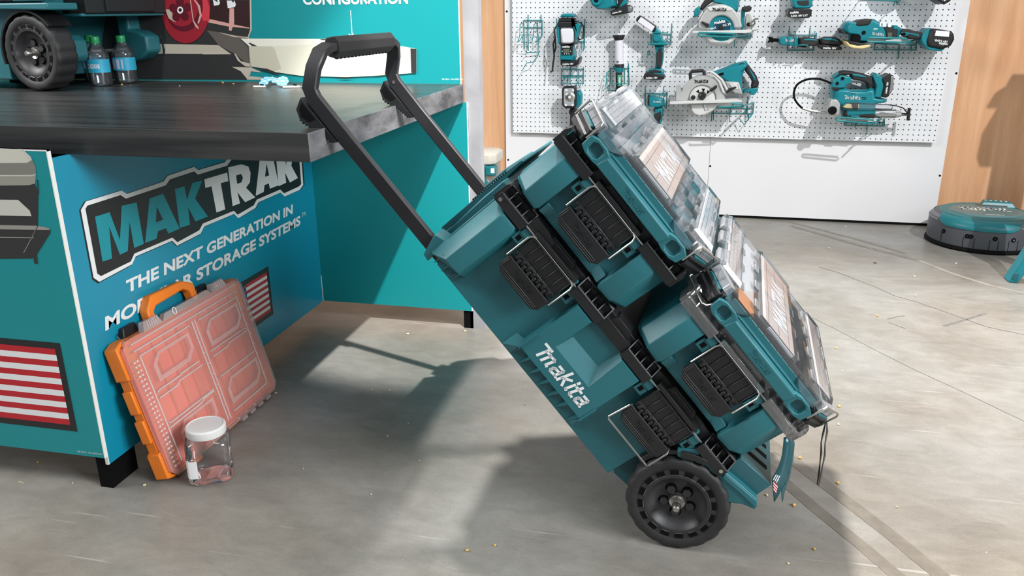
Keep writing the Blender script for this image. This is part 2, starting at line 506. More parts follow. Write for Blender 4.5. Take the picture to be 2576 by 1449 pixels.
# pegboard: the hole grid starts at its lower right corner
pb = on_y(2353.7, 359, YP); pl = on_y(1290.7, 332, YP)
PBX, PBZ = pb.x, pb.z
hole = on_y(2349.1, 353.2, YP)
pgo = Vector((hole.x - 0.0127, YP, hole.z - 0.0127))
bb = B().box(pl.x, PBX, YP, YP + 0.006, PBZ, PBZ + 1.42)
o = bpy.data.objects.new('pegboard', mesh_of('pegboard', bb, PEG, pgo)); COL.objects.link(o); o.location = pgo
tag(o, 'large white pegboard with a grid of small holes, fixed on the white wall panels', 'pegboard')
for x in (pl.x + 0.02, (pl.x + PBX) / 2, PBX - 0.02):
    fr = B().box(x - 0.012, x + 0.012, YP + 0.006, YW, PBZ + 0.02, PBZ + 1.35)
    o2 = bpy.data.objects.new('batten', mesh_of('batten', fr, PANELW, pgo)); COL.objects.link(o2); o2.parent = o
# stripes, joints and cracks on the floor
def strip(name, pts, w, m, z=0.0006, label=None, cat='tape'):
    P = [on_z(*p) for p in pts]
    b = B()
    L = []; R = []
    for i, p in enumerate(P):
        d = (P[min(i + 1, len(P) - 1)] - P[max(i - 1, 0)]); d.z = 0; d.normalize()
        n = Vector((-d.y, d.x, 0)) * (w if isinstance(w, float) else w[i]) / 2
        L.append(p + n); R.append(p - n)
    for i in range(len(P) - 1):
        b.face([(L[i].x, L[i].y, z), (R[i].x, R[i].y, z), (R[i + 1].x, R[i + 1].y, z), (L[i + 1].x, L[i + 1].y, z)])
    c = P[0]
    return solo(name, label, cat, b, m, base=(c.x, c.y, z))
TAPE = mat('tape_residue', (0.17, 0.15, 0.122), 0.42, var=0.2, vscale=25)
CRK = mat('crack_dark', (0.12, 0.11, 0.10), 0.7)
JNT = mat('joint_pale', (0.285, 0.268, 0.235), 0.5, var=0.2, vscale=20)
SCF = mat('scuff_dark', (0.15, 0.142, 0.135), 0.5, var=0.25, vscale=40)
strip('tape_residue', [(1890, 1135), (1950, 1192), (2050, 1278), (2170, 1375), (2270, 1460)], 0.033, TAPE, label='brown tape stripe on the floor below the hang tags, left of the pair')
strip('tape_residue', [(1900, 1085), (1990, 1155), (2110, 1245), (2240, 1345), (2380, 1460)], 0.037, TAPE, label='brown tape stripe on the floor below the hang tags, right of the pair')
strip('tape_residue', [(1985, 558), (2060, 577), (2160, 603), (2277, 637)], 0.024, TAPE, label='thin tape stripe on the floor nearer the white wall panel, upper of two')
strip('tape_residue', [(1990, 568), (2080, 594), (2180, 622), (2310, 655)], 0.030, TAPE, label='thin tape stripe on the floor running towards the robot vacuum, lower of two')
strip('floor_joint', [(2310, 655), (2400, 690), (2490, 718), (2576, 738), (2620, 750)], 0.022, JNT, label='pale worn joint line on the floor in front of the robot vacuum', cat='floor mark')
strip('floor_crack', [(2060, 672), (2110, 686), (2160, 706), (2205, 723), (2250, 744), (2300, 758), (2350, 775), (2420, 800), (2480, 822), (2576, 842)], 0.0035, CRK, label='long thin crack across the pale floor below the robot vacuum', cat='crack')
strip('floor_crack', [(2045, 800), (2110, 832), (2200, 880), (2300, 930), (2420, 985), (2576, 1060)], 0.0022, CRK, label='faint thin crack on the floor right of the clear organizer lids', cat='crack')
strip('scuff_mark', [(2232, 803), (2260, 796), (2275, 795)], 0.006, SCF, label='short dark scuff on the right floor, upper left of the group', cat='scuff')
strip('scuff_mark', [(2235, 811), (2260, 820), (2278, 827)], 0.005, SCF, label='short dark scuff running down to the right on the right floor', cat='scuff')
strip('scuff_mark', [(2375, 820), (2430, 804), (2480, 788)], 0.012, SCF, label='broad dark scuff on the far right floor', cat='scuff')
#strip('scuff_mark', [(2056, 1245), (2080, 1238), (2130, 1222), (2190, 1205)], 0.012, SCF, label='smeared dark scuff on the floor right of the hang tags', cat='scuff')
#strip('scuff_mark', [(1345, 1108), (1400, 1118), (1440, 1132), (1485, 1152)], [0.004, 0.010, 0.010, 0.016], SCF, label='dark smear on the floor under the tilted rolling chest', cat='scuff')
#strip('floor_joint', [(2108, 1330), (2128, 1270), (2160, 1190)], 0.003, CRK, label='fine dark joint line crossing the floor right of the tape stripes', cat='floor mark')
# ------------------------------------------------------------------ the display stand: table, printed panels, post
XS, YF, YB = -1.352, 1.497, 2.71      # side panel plane, front panel plane, rear panel plane
ZT0, ZT = 0.818, 0.8777               # table underside and top
XT, YT = -0.776, 1.552                # table right edge and front edge
def table_material():
    m, nt, p, N, K = nodes_mat('black_stained_table')
    tc = N('ShaderNodeTexCoord'); mp = N('ShaderNodeMapping'); mp.inputs['Scale'].default_value = (0.8, 14, 14); K(tc.outputs['Object'], mp.inputs['Vector'])
    n = N('ShaderNodeTexNoise'); n.inputs['Scale'].default_value = 3.2; n.inputs['Detail'].default_value = 8; K(mp.outputs[0], n.inputs['Vector'])
    r = N('ShaderNodeValToRGB'); K(n.outputs['Fac'], r.inputs['Fac'])
    e = r.color_ramp.elements
    e[0].position = 0.35; e[0].color = (0.020, 0.021, 0.022, 1); e[1].position = 0.75; e[1].color = (0.058, 0.057, 0.055, 1)
    K(r.outputs[0], p.inputs['Base Color'])
    mr = N('ShaderNodeMapRange'); mr.inputs['To Min'].default_value = 0.20; mr.inputs['To Max'].default_value = 0.40; K(n.outputs['Fac'], mr.inputs['Value']); K(mr.outputs[0], p.inputs['Roughness'])
    b = N('ShaderNodeBump'); b.inputs['Strength'].default_value = 0.15; b.inputs['Distance'].default_value = 0.002; K(n.outputs['Fac'], b.inputs['Height']); K(b.outputs[0], p.inputs['Normal'])
    return m
def worn_material():
    m, nt, p, N, K = nodes_mat('worn_grey_edge')
    tc = N('ShaderNodeTexCoord'); mp = N('ShaderNodeMapping'); mp.inputs['Scale'].default_value = (6, 2.2, 7); K(tc.outputs['Object'], mp.inputs['Vector'])
    n = N('ShaderNodeTexNoise'); n.inputs['Scale'].default_value = 2.5; n.inputs['Detail'].default_value = 9; n.inputs['Roughness'].default_value = 0.7; K(mp.outputs[0], n.inputs['Vector'])
    r = N('ShaderNodeValToRGB'); K(n.outputs['Fac'], r.inputs['Fac'])
    e = r.color_ramp.elements
    e[0].position = 0.36; e[0].color = (0.05, 0.05, 0.055, 1); e[1].position = 0.60; e[1].color = (0.19, 0.19, 0.20, 1)
    x = e.new(0.78); x.color = (0.27, 0.27, 0.28, 1)
    K(r.outputs[0], p.inputs['Base Color']); p.inputs['Roughness'].default_value = 0.5
    return m
TABLE = table_material(); WORN = worn_material()
PTEAL = mat('printed_teal', (0.004, 0.255, 0.275), 0.42)
PEDGE = mat('foam_board_edge', (0.80, 0.80, 0.76), 0.6)
PBLK = mat('printed_black', (0.014, 0.014, 0.016), 0.4)
PWHT = mat('printed_white', (0.78, 0.80, 0.80), 0.42)
PRED = mat('printed_red', (0.48, 0.012, 0.022), 0.42)
PBLU = mat('printed_blue', (0.02, 0.045, 0.16), 0.42)
POST = mat('grey_post', (0.30, 0.30, 0.32), 0.5, var=0.15, vscale=8)
# table
T = Thing('display_table', 'black stained display table with thick worn top and printed teal panels', 'table', base=(-1.6, 2.1, 0))
tb = B().box(-3.6, XT - 0.001, YT, YB - 0.006, ZT0, ZT, 0)
tb.box(XT - 0.001, XT, YT, YB - 0.006, ZT0, ZT, 1)
T.part('table_top', tb, [TABLE, WORN], bev=0.0012)
T.part('leg', B().box(XS - 0.04, XS - 0.004, YF + 0.005, YF + 0.10, 0, 0.80), DEEP)
T.part('leg', B().box(XT - 0.024, XT + 0.012, YB + 0.006, YB + 0.04, 0, 0.80), DEEP)
T.part('leg', B().box(-3.3, -3.26, YF + 0.005, YF + 0.10, 0, 0.80), DEEP)
T.part('apron', B().box(-3.3, XS - 0.03, YT + 0.02, YT + 0.05, 0.70, ZT0), DEEP)
T.part('apron', B().box(XS - 0.06, XS - 0.03, YT + 0.05, YB, 0.70, ZT0), DEEP)
T.part('rail', B().box(-3.3, XS - 0.03, YF + 0.02, YF + 0.05, 0.075, 0.115), DEEP)
T.part('rail', B().box(XS - 0.04, XS - 0.012, YF + 0.06, YB, 0.06, 0.10), DEEP)
def py(z, off, s, y):           # traced point on a plane facing the front -> (x, z)
    p = on_y(off[0] + z[0] * s, off[1] + z[1] * s, y); return (p.x, p.z)
def px(z, off, s, x):
    p = on_x(off[0] + z[0] * s, off[1] + z[1] * s, x); return (p.y, p.z)
# front printed panel
fp = T.part('printed_panel', B().box(-3.3, -1.3525, YF - 0.010, YF, 0.093, 0.838, 0).box(-1.3525, -1.350, YF - 0.0105, YF + 0.0002, 0.093, 0.838, 1).box(-3.3, -1.350, YF - 0.0104, YF, 0.835, 0.838, 1), [PTEAL, PEDGE], label='teal front panel printed with a grey case and a striped flag')
LY = YF - 0.0104
def flat_y(b, pts, y, mi=0):
    return b.face([(p[0], y, p[1]) for p in pts], mi)
Z3, S3 = (0, 330), 180 / 745
gm = lambda n, r, g, b_: mat('print_' + n, srgb(r, g, b_), 0.42)
ga, gb_, gc, gd, ge, gf = gm('a', 205, 203, 190), gm('b', 128, 126, 118), gm('c', 152, 150, 140), gm('d', 48, 48, 48), gm('e', 200, 198, 190), gm('f', 150, 148, 140)
pic = B()
for pts, mi in (([(-700, 180), (235, 185), (320, 265), (335, 300), (280, 330), (-700, 338)], 0), ([(-700, 338), (280, 330), (338, 300), (370, 370), (375, 450), (-700, 475)], 1),
                ([(-700, 475), (375, 450), (365, 545), (300, 562), (-700, 575)], 2), ([(-700, 575), (300, 562), (365, 548), (400, 650), (395, 985), (-700, 965)], 3),
                ([(-700, 965), (400, 985), (522, 1012), (525, 1060), (380, 1290), (330, 1325), (-700, 1338)], 3)):
    flat_y(pic, [py(q, Z3, S3, LY) for q in pts], LY - 0.0002, mi)
for pts, mi in (([(-700, 705), (190, 715), (310, 825), (330, 885), (-700, 862)], 4), ([(-700, 962), (400, 985), (520, 1010), (515, 1028), (-700, 1012)], 5), ([(-700, 1090), (355, 1105), (355, 1113), (-700, 1097)], 5),
                ([(235, 185), (320, 265), (335, 300), (300, 300), (290, 270), (215, 190)], 4), ([(0, 455), (330, 458), (372, 445), (372, 455), (330, 470), (0, 470)], 4),
                ([(385, 500), (398, 510), (408, 650), (396, 650)], 3), ([(345, 1290), (385, 1280), (396, 1380), (360, 1380)], 3), ([(250, 1270), (400, 985), (392, 985), (245, 1265)], 5)):
    flat_y(pic, [py(q, Z3, S3, LY) for q in pts], LY - 0.0005, mi)
T.part('picture', pic, [ga, gb_, gc, gd, ge, gf], parent=fp)
def flag(b, a0, a1, z0, z1, fr, fn):
    """black bordered flag, stripes and starred corner; a1 is the fly end"""
    q = lambda x0, x1, y0, y1, h, mi: b.face([fn(x0, y0, h), fn(x1, y0, h), fn(x1, y1, h), fn(x0, y1, h)], mi)
    q(a0 - fr * (1 if a1 > a0 else -1), a1 + fr * (1 if a1 > a0 else -1), z0 - fr, z1 + fr, 0.0003, 0)
    hs = (z1 - z0) / 13
    for i in range(13):
        q(a0, a1, z1 - (i + 1) * hs, z1 - i * hs, 0.0006, 1 if i % 2 == 0 else 2)
    am = a0 + (a1 - a0) * 0.40
    q(a0, am, z1 - 7 * hs, z1, 0.0009, 3)
    for r in range(9):
        for c in range(6 - r % 2):
            cx = a0 + (am - a0) * ((c + 0.5 + 0.5 * (r % 2)) / 6); cz = z1 - 7 * hs * (r + 0.6) / 9.2
            rr = hs * 0.26
            b.face([fn(cx + rr * cos(pi / 2 + k * pi / 5) * (1 if k % 2 == 0 else 0.4), cz + rr * sin(pi / 2 + k * pi / 5) * (1 if k % 2 == 0 else 0.4), 0.0012) for k in range(10)], 2)
    return b
FM = [PBLK, PRED, PWHT, PBLU]
tr = on_y(140, 878, LY); br = on_y(176.5, 1069, LY)
xf_ = (tr.x + br.x) / 2
T.part('flag_print', flag(B(), xf_ - 1.75 * (tr.z - br.z), xf_, br.z, tr.z, 0.016, lambda a, z, h: (a, LY - h, z)), FM, parent=fp)
cb = B(); q0 = on_y(195, 1137, LY); q1 = on_y(258, 1144, LY)
cb.text('GB-1024-1  MA-10027-24A', lambda x, y, h: (q0.x + x, LY - 0.0004, q0.z + y), width=q1.x - q0.x, height=0.004, bold=0.0)
T.part('print_code', cb, PWHT, parent=fp)
# side printed panel with the big badge
sp = T.part('printed_panel', B().box(XS - 0.008, XS, YF + 0.0005, YB + 0.001, 0.0695, 0.8175, 0).box(XS - 0.0082, XS + 0.0003, YF - 0.001, YF + 0.0022, 0.0695, 0.8175, 1).box(XS - 0.0082, XS + 0.0003, YB - 0.004, YB + 0.001, 0.0695, 0.17, 1), [mat('printed_teal_side', (0.005, 0.25, 0.38), 0.30), PEDGE], label='teal side panel with the large white bordered badge')
Z2, S2 = (0, 340), 820 / 2285
def fx(b, pts, h, mi):
    return b.face([(XS + h, *px(q, Z2, S2, XS)) for q in pts], mi)
bd = B()
outer = [(600, 465), (850, 388), (888, 412), (1145, 325), (1175, 285), (1360, 222), (1390, 245), (1575, 190), (1610, 146), (1690, 86), (2080, -10), (2102, 10), (2125, 350), (2100, 383), (1995, 430), (1965, 402), (1810, 470), (1790, 510), (1670, 582), (1640, 552), (1430, 640), (1405, 690), (1240, 775), (1205, 740), (950, 850), (925, 905), (695, 1028), (655, 1000), (565, 525)]
inner = [(610, 494), (843, 420), (880, 445), (1160, 352), (1190, 310), (1360, 254), (1385, 277), (1590, 214), (1625, 168), (1695, 112), (2062, 22), (2085, 40), (2110, 343), (2093, 360), (1990, 408), (1963, 381), (1798, 452), (1777, 492), (1664, 558), (1638, 530), (1420, 620), (1395, 667), (1242, 750), (1207, 718), (940, 830), (915, 885), (706, 988), (680, 970), (597, 517)]
cx0 = sum(p[0] for p in outer) / len(outer); cy0 = sum(p[1] for p in outer) / len(outer)
fx(bd, [(cx0 + (p[0] - cx0) * 1.013, cy0 + (p[1] - cy0) * 1.022) for p in outer], 0.0003, 0)
fx(bd, outer, 0.0006, 1); fx(bd, inner, 0.0009, 0)
letters = [([(663, 572), (765, 540), (838, 735), (850, 495), (955, 472), (1005, 762), (938, 790), (905, 605), (893, 812), (838, 838), (762, 640), (782, 865), (716, 886)], 2),
 ([(1045, 445), (1140, 410), (1257, 655), (1178, 690), (1160, 652), (1105, 673), (1095, 725), (1015, 755)], 2),
 ([(1222, 378), (1290, 358), (1308, 452), (1345, 335), (1415, 318), (1365, 445), (1455, 570), (1368, 605), (1316, 505), (1328, 628), (1258, 650)], 2),
 ([(1430, 310), (1590, 262), (1598, 322), (1545, 336), (1576, 520), (1515, 542), (1480, 358), (1437, 370)], 1),
 ([(1596, 226), (1690, 204), (1738, 220), (1754, 262), (1750, 330), (1722, 368), (1787, 436), (1716, 470), (1662, 400), (1680, 478), (1628, 497)], 1),
 ([(1822, 135), (1905, 122), (1952, 350), (1890, 375), (1882, 338), (1852, 350), (1846, 398), (1790, 425)], 1),
 ([(1930, 120), (1990, 108), (2002, 215), (2015, 100), (2058, 92), (2040, 215), (2086, 300), (2030, 332), (1996, 262), (2004, 333), (1950, 358)], 1)]
for pts, mi in letters:
    fx(bd, pts, 0.0012, mi)
for pts in ([(1096, 500), (1140, 592), (1090, 612)], [(1652, 282), (1688, 272), (1700, 298), (1690, 330), (1660, 342)], [(1866, 200), (1884, 282), (1855, 292)]):
    fx(bd, pts, 0.0015, 0)
T.part('badge_print', bd, [PBLK, PWHT, mat('printed_teal_dim', (0.008, 0.26, 0.31), 0.42)], parent=sp)
def sline(b, s, l, r, top, bold=0.02, shear=0.12):
    a = px(l, Z2, S2, XS); c = px(r, Z2, S2, XS); t = px(top, Z2, S2, XS)
    z0 = (a[1] + c[1]) / 2
    b.text(s, lambda x, y, h: (XS + 0.0008, a[0] + x, a[1] + (c[1] - a[1]) * x / (c[0] - a[0]) + y), width=c[0] - a[0], height=t[1] - a[1], bold=bold, shear=shear)
st = B()
sline(st, 'THE NEXT GENERATION IN', (893, 1108), (2056, 548), (858, 1030), 0.035)
sline(st, 'MODULAR STORAGE SYSTEMS', (737, 1374), (2108, 628), (722, 1280), 0.035)
tm = px((2116, 575), Z2, S2, XS); st.text('TM', lambda x, y, h: (XS + 0.0008, tm[0] + x, tm[1] + y), width=0.028, height=0.014, bold=0.0)
T.part('slogan_print', st, PWHT, parent=sp)
a = px((1868, 960), Z2, S2, XS); c = px((1896, 1235), Z2, S2, XS)
yr = (a[0] + c[0]) / 2
T.part('flag_print', flag(B(), yr - 1.62 * (a[1] - c[1]), yr, c[1], a[1], 0.016, lambda q, z, h: (XS + h, q, z)), FM, parent=sp)
# rear panels and post
T.part('rear_panel', B().box(XS - 0.02, -0.7675, YB, YB + 0.006, 0.0695, 0.8175, 0).box(-0.7675, -0.765, YB - 0.0002, YB + 0.006, 0.0695, 0.8175, 1), [PTEAL, PEDGE], label='plain teal rear panel under the table')
G = Thing('backdrop_panel', 'tall teal backdrop panel with white CONFIGURATION lettering above the table', 'sign', base=(-1.8, YB, ZT))
YG = YB - 0.004
G.part('board', B().box(-3.6, -0.786, YG, YB, ZT, 1.32, 0).box(-0.786, -0.7835, YG - 0.0003, YB, ZT, 1.32, 1), [PTEAL, PEDGE])
Z8, S8 = (560, 0), 740 / 2234
Z9, S9 = (400, 0), 320 / 2016
pm = [gm('cream', 218, 216, 198), gm('cream_light', 228, 226, 212), gm('cream_shade', 196, 192, 172), gd, gm('mid', 96, 90, 84), gm('bar', 182, 176, 160), gm('brown', 52, 28, 30), gm('red', 150, 34, 48), gm('red_dark', 92, 22, 38), gm('red_light', 205, 60, 72), PWHT, gm('line', 190, 182, 168), gm('pink', 210, 160, 150)]
pc = B()
k = [0]
def pg(pts, mi, off=Z9, s=S9):
    k[0] += 1
    flat_y(pc, [py(q, off, s, YG) for q in pts], YG - 0.0002 - 0.00012 * k[0], mi)
pg([(0, 0), (1440, 0), (1472, 470), (1420, 590), (1445, 1100), (1400, 1266), (-900, 1254), (-900, 0)], 3)
pg([(760, 480), (1420, 590), (1440, 1050), (1200, 850), (950, 720)], 4)
pg([(-200, 690), (940, 715), (1150, 860), (-200, 850)], 5)
pg([(680, 825), (1080, 830), (1140, 860), (700, 862)], 11)
pg([(740, 0), (1430, 0), (1435, 440), (1180, 420), (700, 300)], 6)
pg([(690, 250), (800, 300), (1130, 375), (1440, 440), (1435, 452), (1100, 420), (760, 350)], 12)
pg([(1120, 130), (1190, 130), (1195, 360), (1150, 490), (1110, 480)], 12)
pg([(950, 510), (1240, 575), (1420, 585), (1410, 600), (1200, 590), (980, 525)], 11)
for q in ([(1440, 0), (1466, 0), (1474, 470), (1425, 585), (1410, 580), (1448, 465)], [(1414, 590), (1428, 590), (1462, 1100), (1450, 1180), (1400, 1262), (1392, 1250), (1440, 1160), (1448, 1090)], [(1195, 850), (1210, 845), (1300, 970), (1455, 1010), (1460, 1060), (1370, 1050), (1250, 960)], [(1160, 1060), (1470, 1070), (1640, 1150), (1460, 1130), (1400, 1250), (1300, 1130)], [(1440, 1205), (1900, 1258), (1890, 1268), (1400, 1262)]):
    pg(q, 11)
pg([(860, 0), (960, 0), (972, 50), (950, 82), (875, 90)], 10); pg([(1078, 8), (1200, 8), (1224, 70), (1205, 115), (1095, 130)], 10)
pg([(880, 0), (925, 0), (940, 40)], 6); pg([(1150, 0), (1200, 0), (1180, 45)], 6)
def pell(cx, cy, rx, ry, mi, off=(400, 0), s=S9):
    pg([(cx + rx * cos(2 * pi * i / 40), cy + ry * sin(2 * pi * i / 40)) for i in range(40)], mi)
pell(430, 130, 385, 558, 7)
pg([(500, -100), (740, -100), (812, 130), (800, 330), (700, 330), (640, 100)], 9)
pell(400, 100, 300, 400, 8)
pell(370, 90, 262, 330, 7)
pg([(110, 150), (200, 150), (230, 260), (300, 330), (260, 350), (160, 290)], 5)
for i in range(5):
    pell(345 + 118 * cos(0.9 + i * 2 * pi / 5), 160 + 130 * sin(0.9 + i * 2 * pi / 5), 62, 68, 8)
pell(345, 160, 100, 105, 8); pell(345, 160, 48, 56, 10); pell(345, 158, 26, 28, 6)
pg([(500, 0), (515, 0), (560, 320), (640, 440), (640, 465), (590, 430), (545, 330)], 12)
pg([(560, 0), (585, 0), (660, 90), (690, 250), (640, 380), (620, 360), (655, 240), (620, 90)], 12)
pg([(140, 292), (1060, 297), (1350, 348), (1475, 370), (1475, 552), (1180, 575), (940, 585), (600, 575), (390, 545), (330, 520), (220, 505), (205, 350)], 0, Z8, S8)
pg([(140, 292), (1060, 297), (1180, 320), (790, 335), (380, 352), (205, 350)], 1, Z8, S8)
pg([(205, 350), (380, 352), (400, 370), (450, 520), (390, 545), (330, 520), (220, 505)], 2, Z8, S8)
pg([(230, 350), (270, 350), (215, 325), (200, 325)], 3, Z8, S8)
pg([(740, 297), (830, 297), (850, 305), (760, 303)], 3, Z8, S8); pg([(1000, 297), (1080, 298), (1060, 305), (1010, 303)], 3, Z8, S8)
pg([(1430, 367), (1475, 370), (1475, 552), (1437, 552)], 3, Z8, S8)
pg([(240, 515), (340, 520), (440, 560), (430, 566), (330, 540)], 3, Z8, S8)
pg([(850, 588), (1020, 590), (940, 598)], 3, Z8, S8)
pg([(1150, 575), (1230, 552), (1290, 545), (1290, 560), (1200, 572)], 2, Z8, S8)
G.part('picture', pc, pm)
lt = B()
l = on_y(763, 12.5, YG); r = on_y(1027, 10.5, YG)
lt.text('CONFIGURATION', lambda x, y, h: (l.x + x, YG - 0.001, l.z + y), width=r.x - l.x, height=0.036, bold=0.035)
a_, b_ = on_y(882, 26, YG), on_y(886.5, 92, YG)
lt.box(a_.x - 0.0012, a_.x + 0.0012, YG - 0.0012, YG - 0.0008, b_.z, a_.z)
flat_y(lt, [(a_.x - 0.0095, b_.z + 0.010), (a_.x, b_.z + 0.006), (a_.x + 0.0095, b_.z + 0.010), (a_.x, b_.z - 0.014)], YG - 0.009)
l2 = on_y(1112, 201, YG); r2 = on_y(1164, 202, YG)
lt.text('GB-1024-1  MA-10027-24D', lambda x, y, h: (l2.x + x, YG - 0.001, l2.z + y), width=r2.x - l2.x, height=0.005, bold=0)
G.part('lettering', lt, WHITE)
struct('trim_4', B().box(-0.775, -0.722, YB + 0.006, YB + 0.045, 0.0, 1.36), POST, label='grey square post at the right end of the display', cat='post')
# ------------------------------------------------------------------ the tilted rolling chest and what is stacked on it
TH, PH = 0.0503, 0.868
_W = Vector((sin(TH), cos(TH), 0)); _S = Vector((cos(TH), -sin(TH), 0)); _Z = Vector((0, 0, 1))
_L = _S * cos(PH) - _Z * sin(PH); _H = _S * sin(PH) + _Z * cos(PH)
FR = frame(Vector((0.0043, 1.543, 0.1115)), _L, _W, _H)      # x along the chest, y away from the viewer, z up through the stack
DEPTH = 0.545
def latch(Tg, x0, z0, wire='up'):
    """hinged latch: plate with cells, knuckles, flap, steel bail; x0 = left, z0 = plate top"""
    w = 0.119
    pl = B()
    pl.box(x0, x0 + w, 0.004, 0.012, z0 - 0.058, z0)
    n = 6
    for i in range(n + 1):
        xx = x0 + (w - 0.0022) * i / n
        pl.box(xx, xx + 0.0022, 0.0005, 0.005, z0 - 0.046, z0)
    pl.box(x0, x0 + w, 0.0005, 0.005, z0 - 0.0022, z0)
    pl.box(x0, x0 + w, 0.0005, 0.005, z0 - 0.050, z0 - 0.044)
    for i in range(7):
        xx = x0 + 0.008 + i * 0.0158
        pl.prism(circ(0.0065, z0 - 0.056, 0.0068, 12), xx, xx + 0.0072, 'x')
        pl.box(xx, xx + 0.0072, 0.0, 0.010, z0 - 0.058, z0 - 0.048)
    p = Tg.part('latch_plate', pl, BLACK, bev=0.0008, seg=1)
    fl = B()
    f0, f1 = z0 - 0.104, z0 - 0.063
    xa, xb = x0 - 0.003, x0 + w + 0.003
    fl.prism([(xa + 0.013, f0), (xb - 0.012, f0), (xb, f0 + 0.012), (xb, f1), (xa, f1), (xa, f0 + 0.014)], -0.0035, 0.010, 'y')
    for i in range(6):
        xx = x0 + 0.0162 + i * 0.0158
        fl.box(xx, xx + 0.0064, -0.002, 0.010, f1 - 0.001, z0 - 0.052)
    for i in range(3):
        zz = f0 + 0.003 + i * 0.0042
        fl.box(xa + 0.010 - i * 0.003, xb - 0.010 + i * 0.001, -0.0052, -0.003, zz, zz + 0.0022)
    fl.box(xa + 0.004, xa + 0.0062, -0.005, -0.003, f0 + 0.012, f1 - 0.004)
    f = Tg.part('latch_flap', fl, BLACK, bev=0.0012, seg=2)
    lg = B().logo(lambda x, y, h: (x0 + 0.026 + x, -0.0036 - h, f0 + 0.020 + y), 0.062, 0, 0.0006)
    Tg.part('latch_emblem', lg, BLACK, parent=f)
    wr = B()
    if wire == 'up':
        for sx, xe in ((-1, x0), (1, x0 + w)):
            wr.tube([(xe + sx * 0.003, 0.004, z0 - 0.068), (xe + sx * 0.0075, -0.004, z0 - 0.066), (xe + sx * 0.0075, -0.004, z0 - 0.008), (xe + sx * 0.004, -0.001, z0 + 0.0005), (xe - sx * 0.004, 0.004, z0 + 0.0015)], 0.0021, 8)
        wr.tube([(x0 + 0.003, 0.004, z0 + 0.0012), (x0 + w - 0.003, 0.004, z0 + 0.0012)], 0.0011, 6)
    else:
        wr.tube([(x0 - 0.002, 0.004, z0 - 0.064), (x0 - 0.006, -0.004, z0 - 0.066), (x0 - 0.010, -0.006, z0 - 0.118), (x0 - 0.006, -0.006, z0 - 0.122), (x0 + w + 0.002, -0.0075, z0 - 0.122), (x0 + w + 0.006, -0.0075, z0 - 0.118), (x0 + w + 0.006, -0.004, z0 - 0.07), (x0 + w + 0.002, 0.004, z0 - 0.064)], 0.0021, 8)
    wr.tube([(x0 - 0.030, 0.0075, z0 + 0.001), (x0 + 0.004, 0.0075, z0 + 0.001)], 0.0017, 8)
    wr.tube([(x0 + w - 0.004, 0.0075, z0 + 0.001), (x0 + w + 0.026, 0.0075, z0 + 0.001)], 0.0017, 8)
    Tg.part('latch_wire', wr, CHROME)
    # teal mounting lugs left and right of the latch
    for s, xx in ((0, x0 - 0.030), (1, x0 + w + 0.006)):
        lu = B()
        lu.box(xx, xx + 0.024, 0.012, 0.032, z0 - 0.042, z0 - 0.018)
        lu.box(xx + (0.004 if s == 0 else 0.0), xx + (0.024 if s == 0 else 0.020), 0.010, 0.028, z0 - 0.020, z0 - 0.004)
        lu.box(xx + 0.006, xx + 0.016, 0.0112, 0.0125, z0 - 0.036, z0 - 0.024, 1)
        lu.box(x0 - 0.004 if s == 0 else x0 + w - 0.012, x0 + 0.016 if s == 0 else x0 + w + 0.008, 0.010, 0.02, z0 + 0.001, z0 + 0.010)
        Tg.part('latch_mount', lu, [TEAL, DEEP], bev=0.001, seg=1)
def grip_block(b, x0, x1, z0, cells, mi=0, flip=False, y0=0.003):
    """lid edge with open cells behind a sloping front"""
    h1, h2 = 0.020, 0.044
    b.box(x0, x1, y0, 0.05, z0, z0 + h1, mi)
    n = cells
    for i in range(n + 1):
        xx = x0 + (x1 - x0 - 0.0028) * i / n
        b.prism([(y0, z0 + h1), (0.030, z0 + h2), (0.052, z0 + h2), (0.052, z0 + h1)], xx, xx + 0.0028, 'x', mi)
    b.prism([(0.027, z0 + h2 - 0.004), (0.030, z0 + h2), (0.052, z0 + h2), (0.052, z0 + h2 - 0.006)], x0, x1, 'x', mi)
    b.prism([(y0, z0 + h1 - 0.001), (y0, z0 + h1 + 0.002), (y0 + 0.003, z0 + h1 + 0.004), (y0 + 0.004, z0 + h1 - 0.001)], x0, x1, 'x', mi)
    return b
# ---------------- rolling chest
C = Thing('rolling_chest', 'long teal rolling chest tilted back on its black wheels, extended handle, white maker name', 'rolling tool chest', base=(0, 0, 0), FR=FR)
bd = B()
bd.prism([(-0.735, -0.078), (-0.716, -0.096), (-0.125, -0.096), (-0.125, -0.012), (-0.060, 0.098), (-0.006, 0.108), (-0.006, 0.112), (-0.748, 0.112), (-0.748, -0.03)], 0.035, DEPTH, 'y')
# left corner post, hollow below with fins
post = [(-0.747, 0.040), (-0.741, 0.028), (-0.713, 0.001), (-0.672, 0.001), (-0.655, 0.040)]
bd.loft([[(x, y, z0) for (x, y), z0 in zip(post, (-0.088, -0.086, -0.056, -0.054, -0.066))], [(x, y, 0.1) for x, y in post], [(x + 0.003 * (1 if x < -0.7 else -1), y + 0.004, 0.109) for x, y in post]])
C.part('body', bd, TEAL, bev=0.0018)
fn = B()
for x in (-0.724, -0.700, -0.676):
    fn.prism([(0.003 if x > -0.71 else 0.010, -0.056), (0.036, -0.056), (0.036, -0.098 if x < -0.69 else -0.092)], x - 0.0011, x + 0.0011, 'x')
fn.prism([(0.002, -0.055), (0.036, -0.055), (0.036, -0.095)], -0.6735, -0.6705, 'x')
C.part('corner_fins', fn, TEAL)
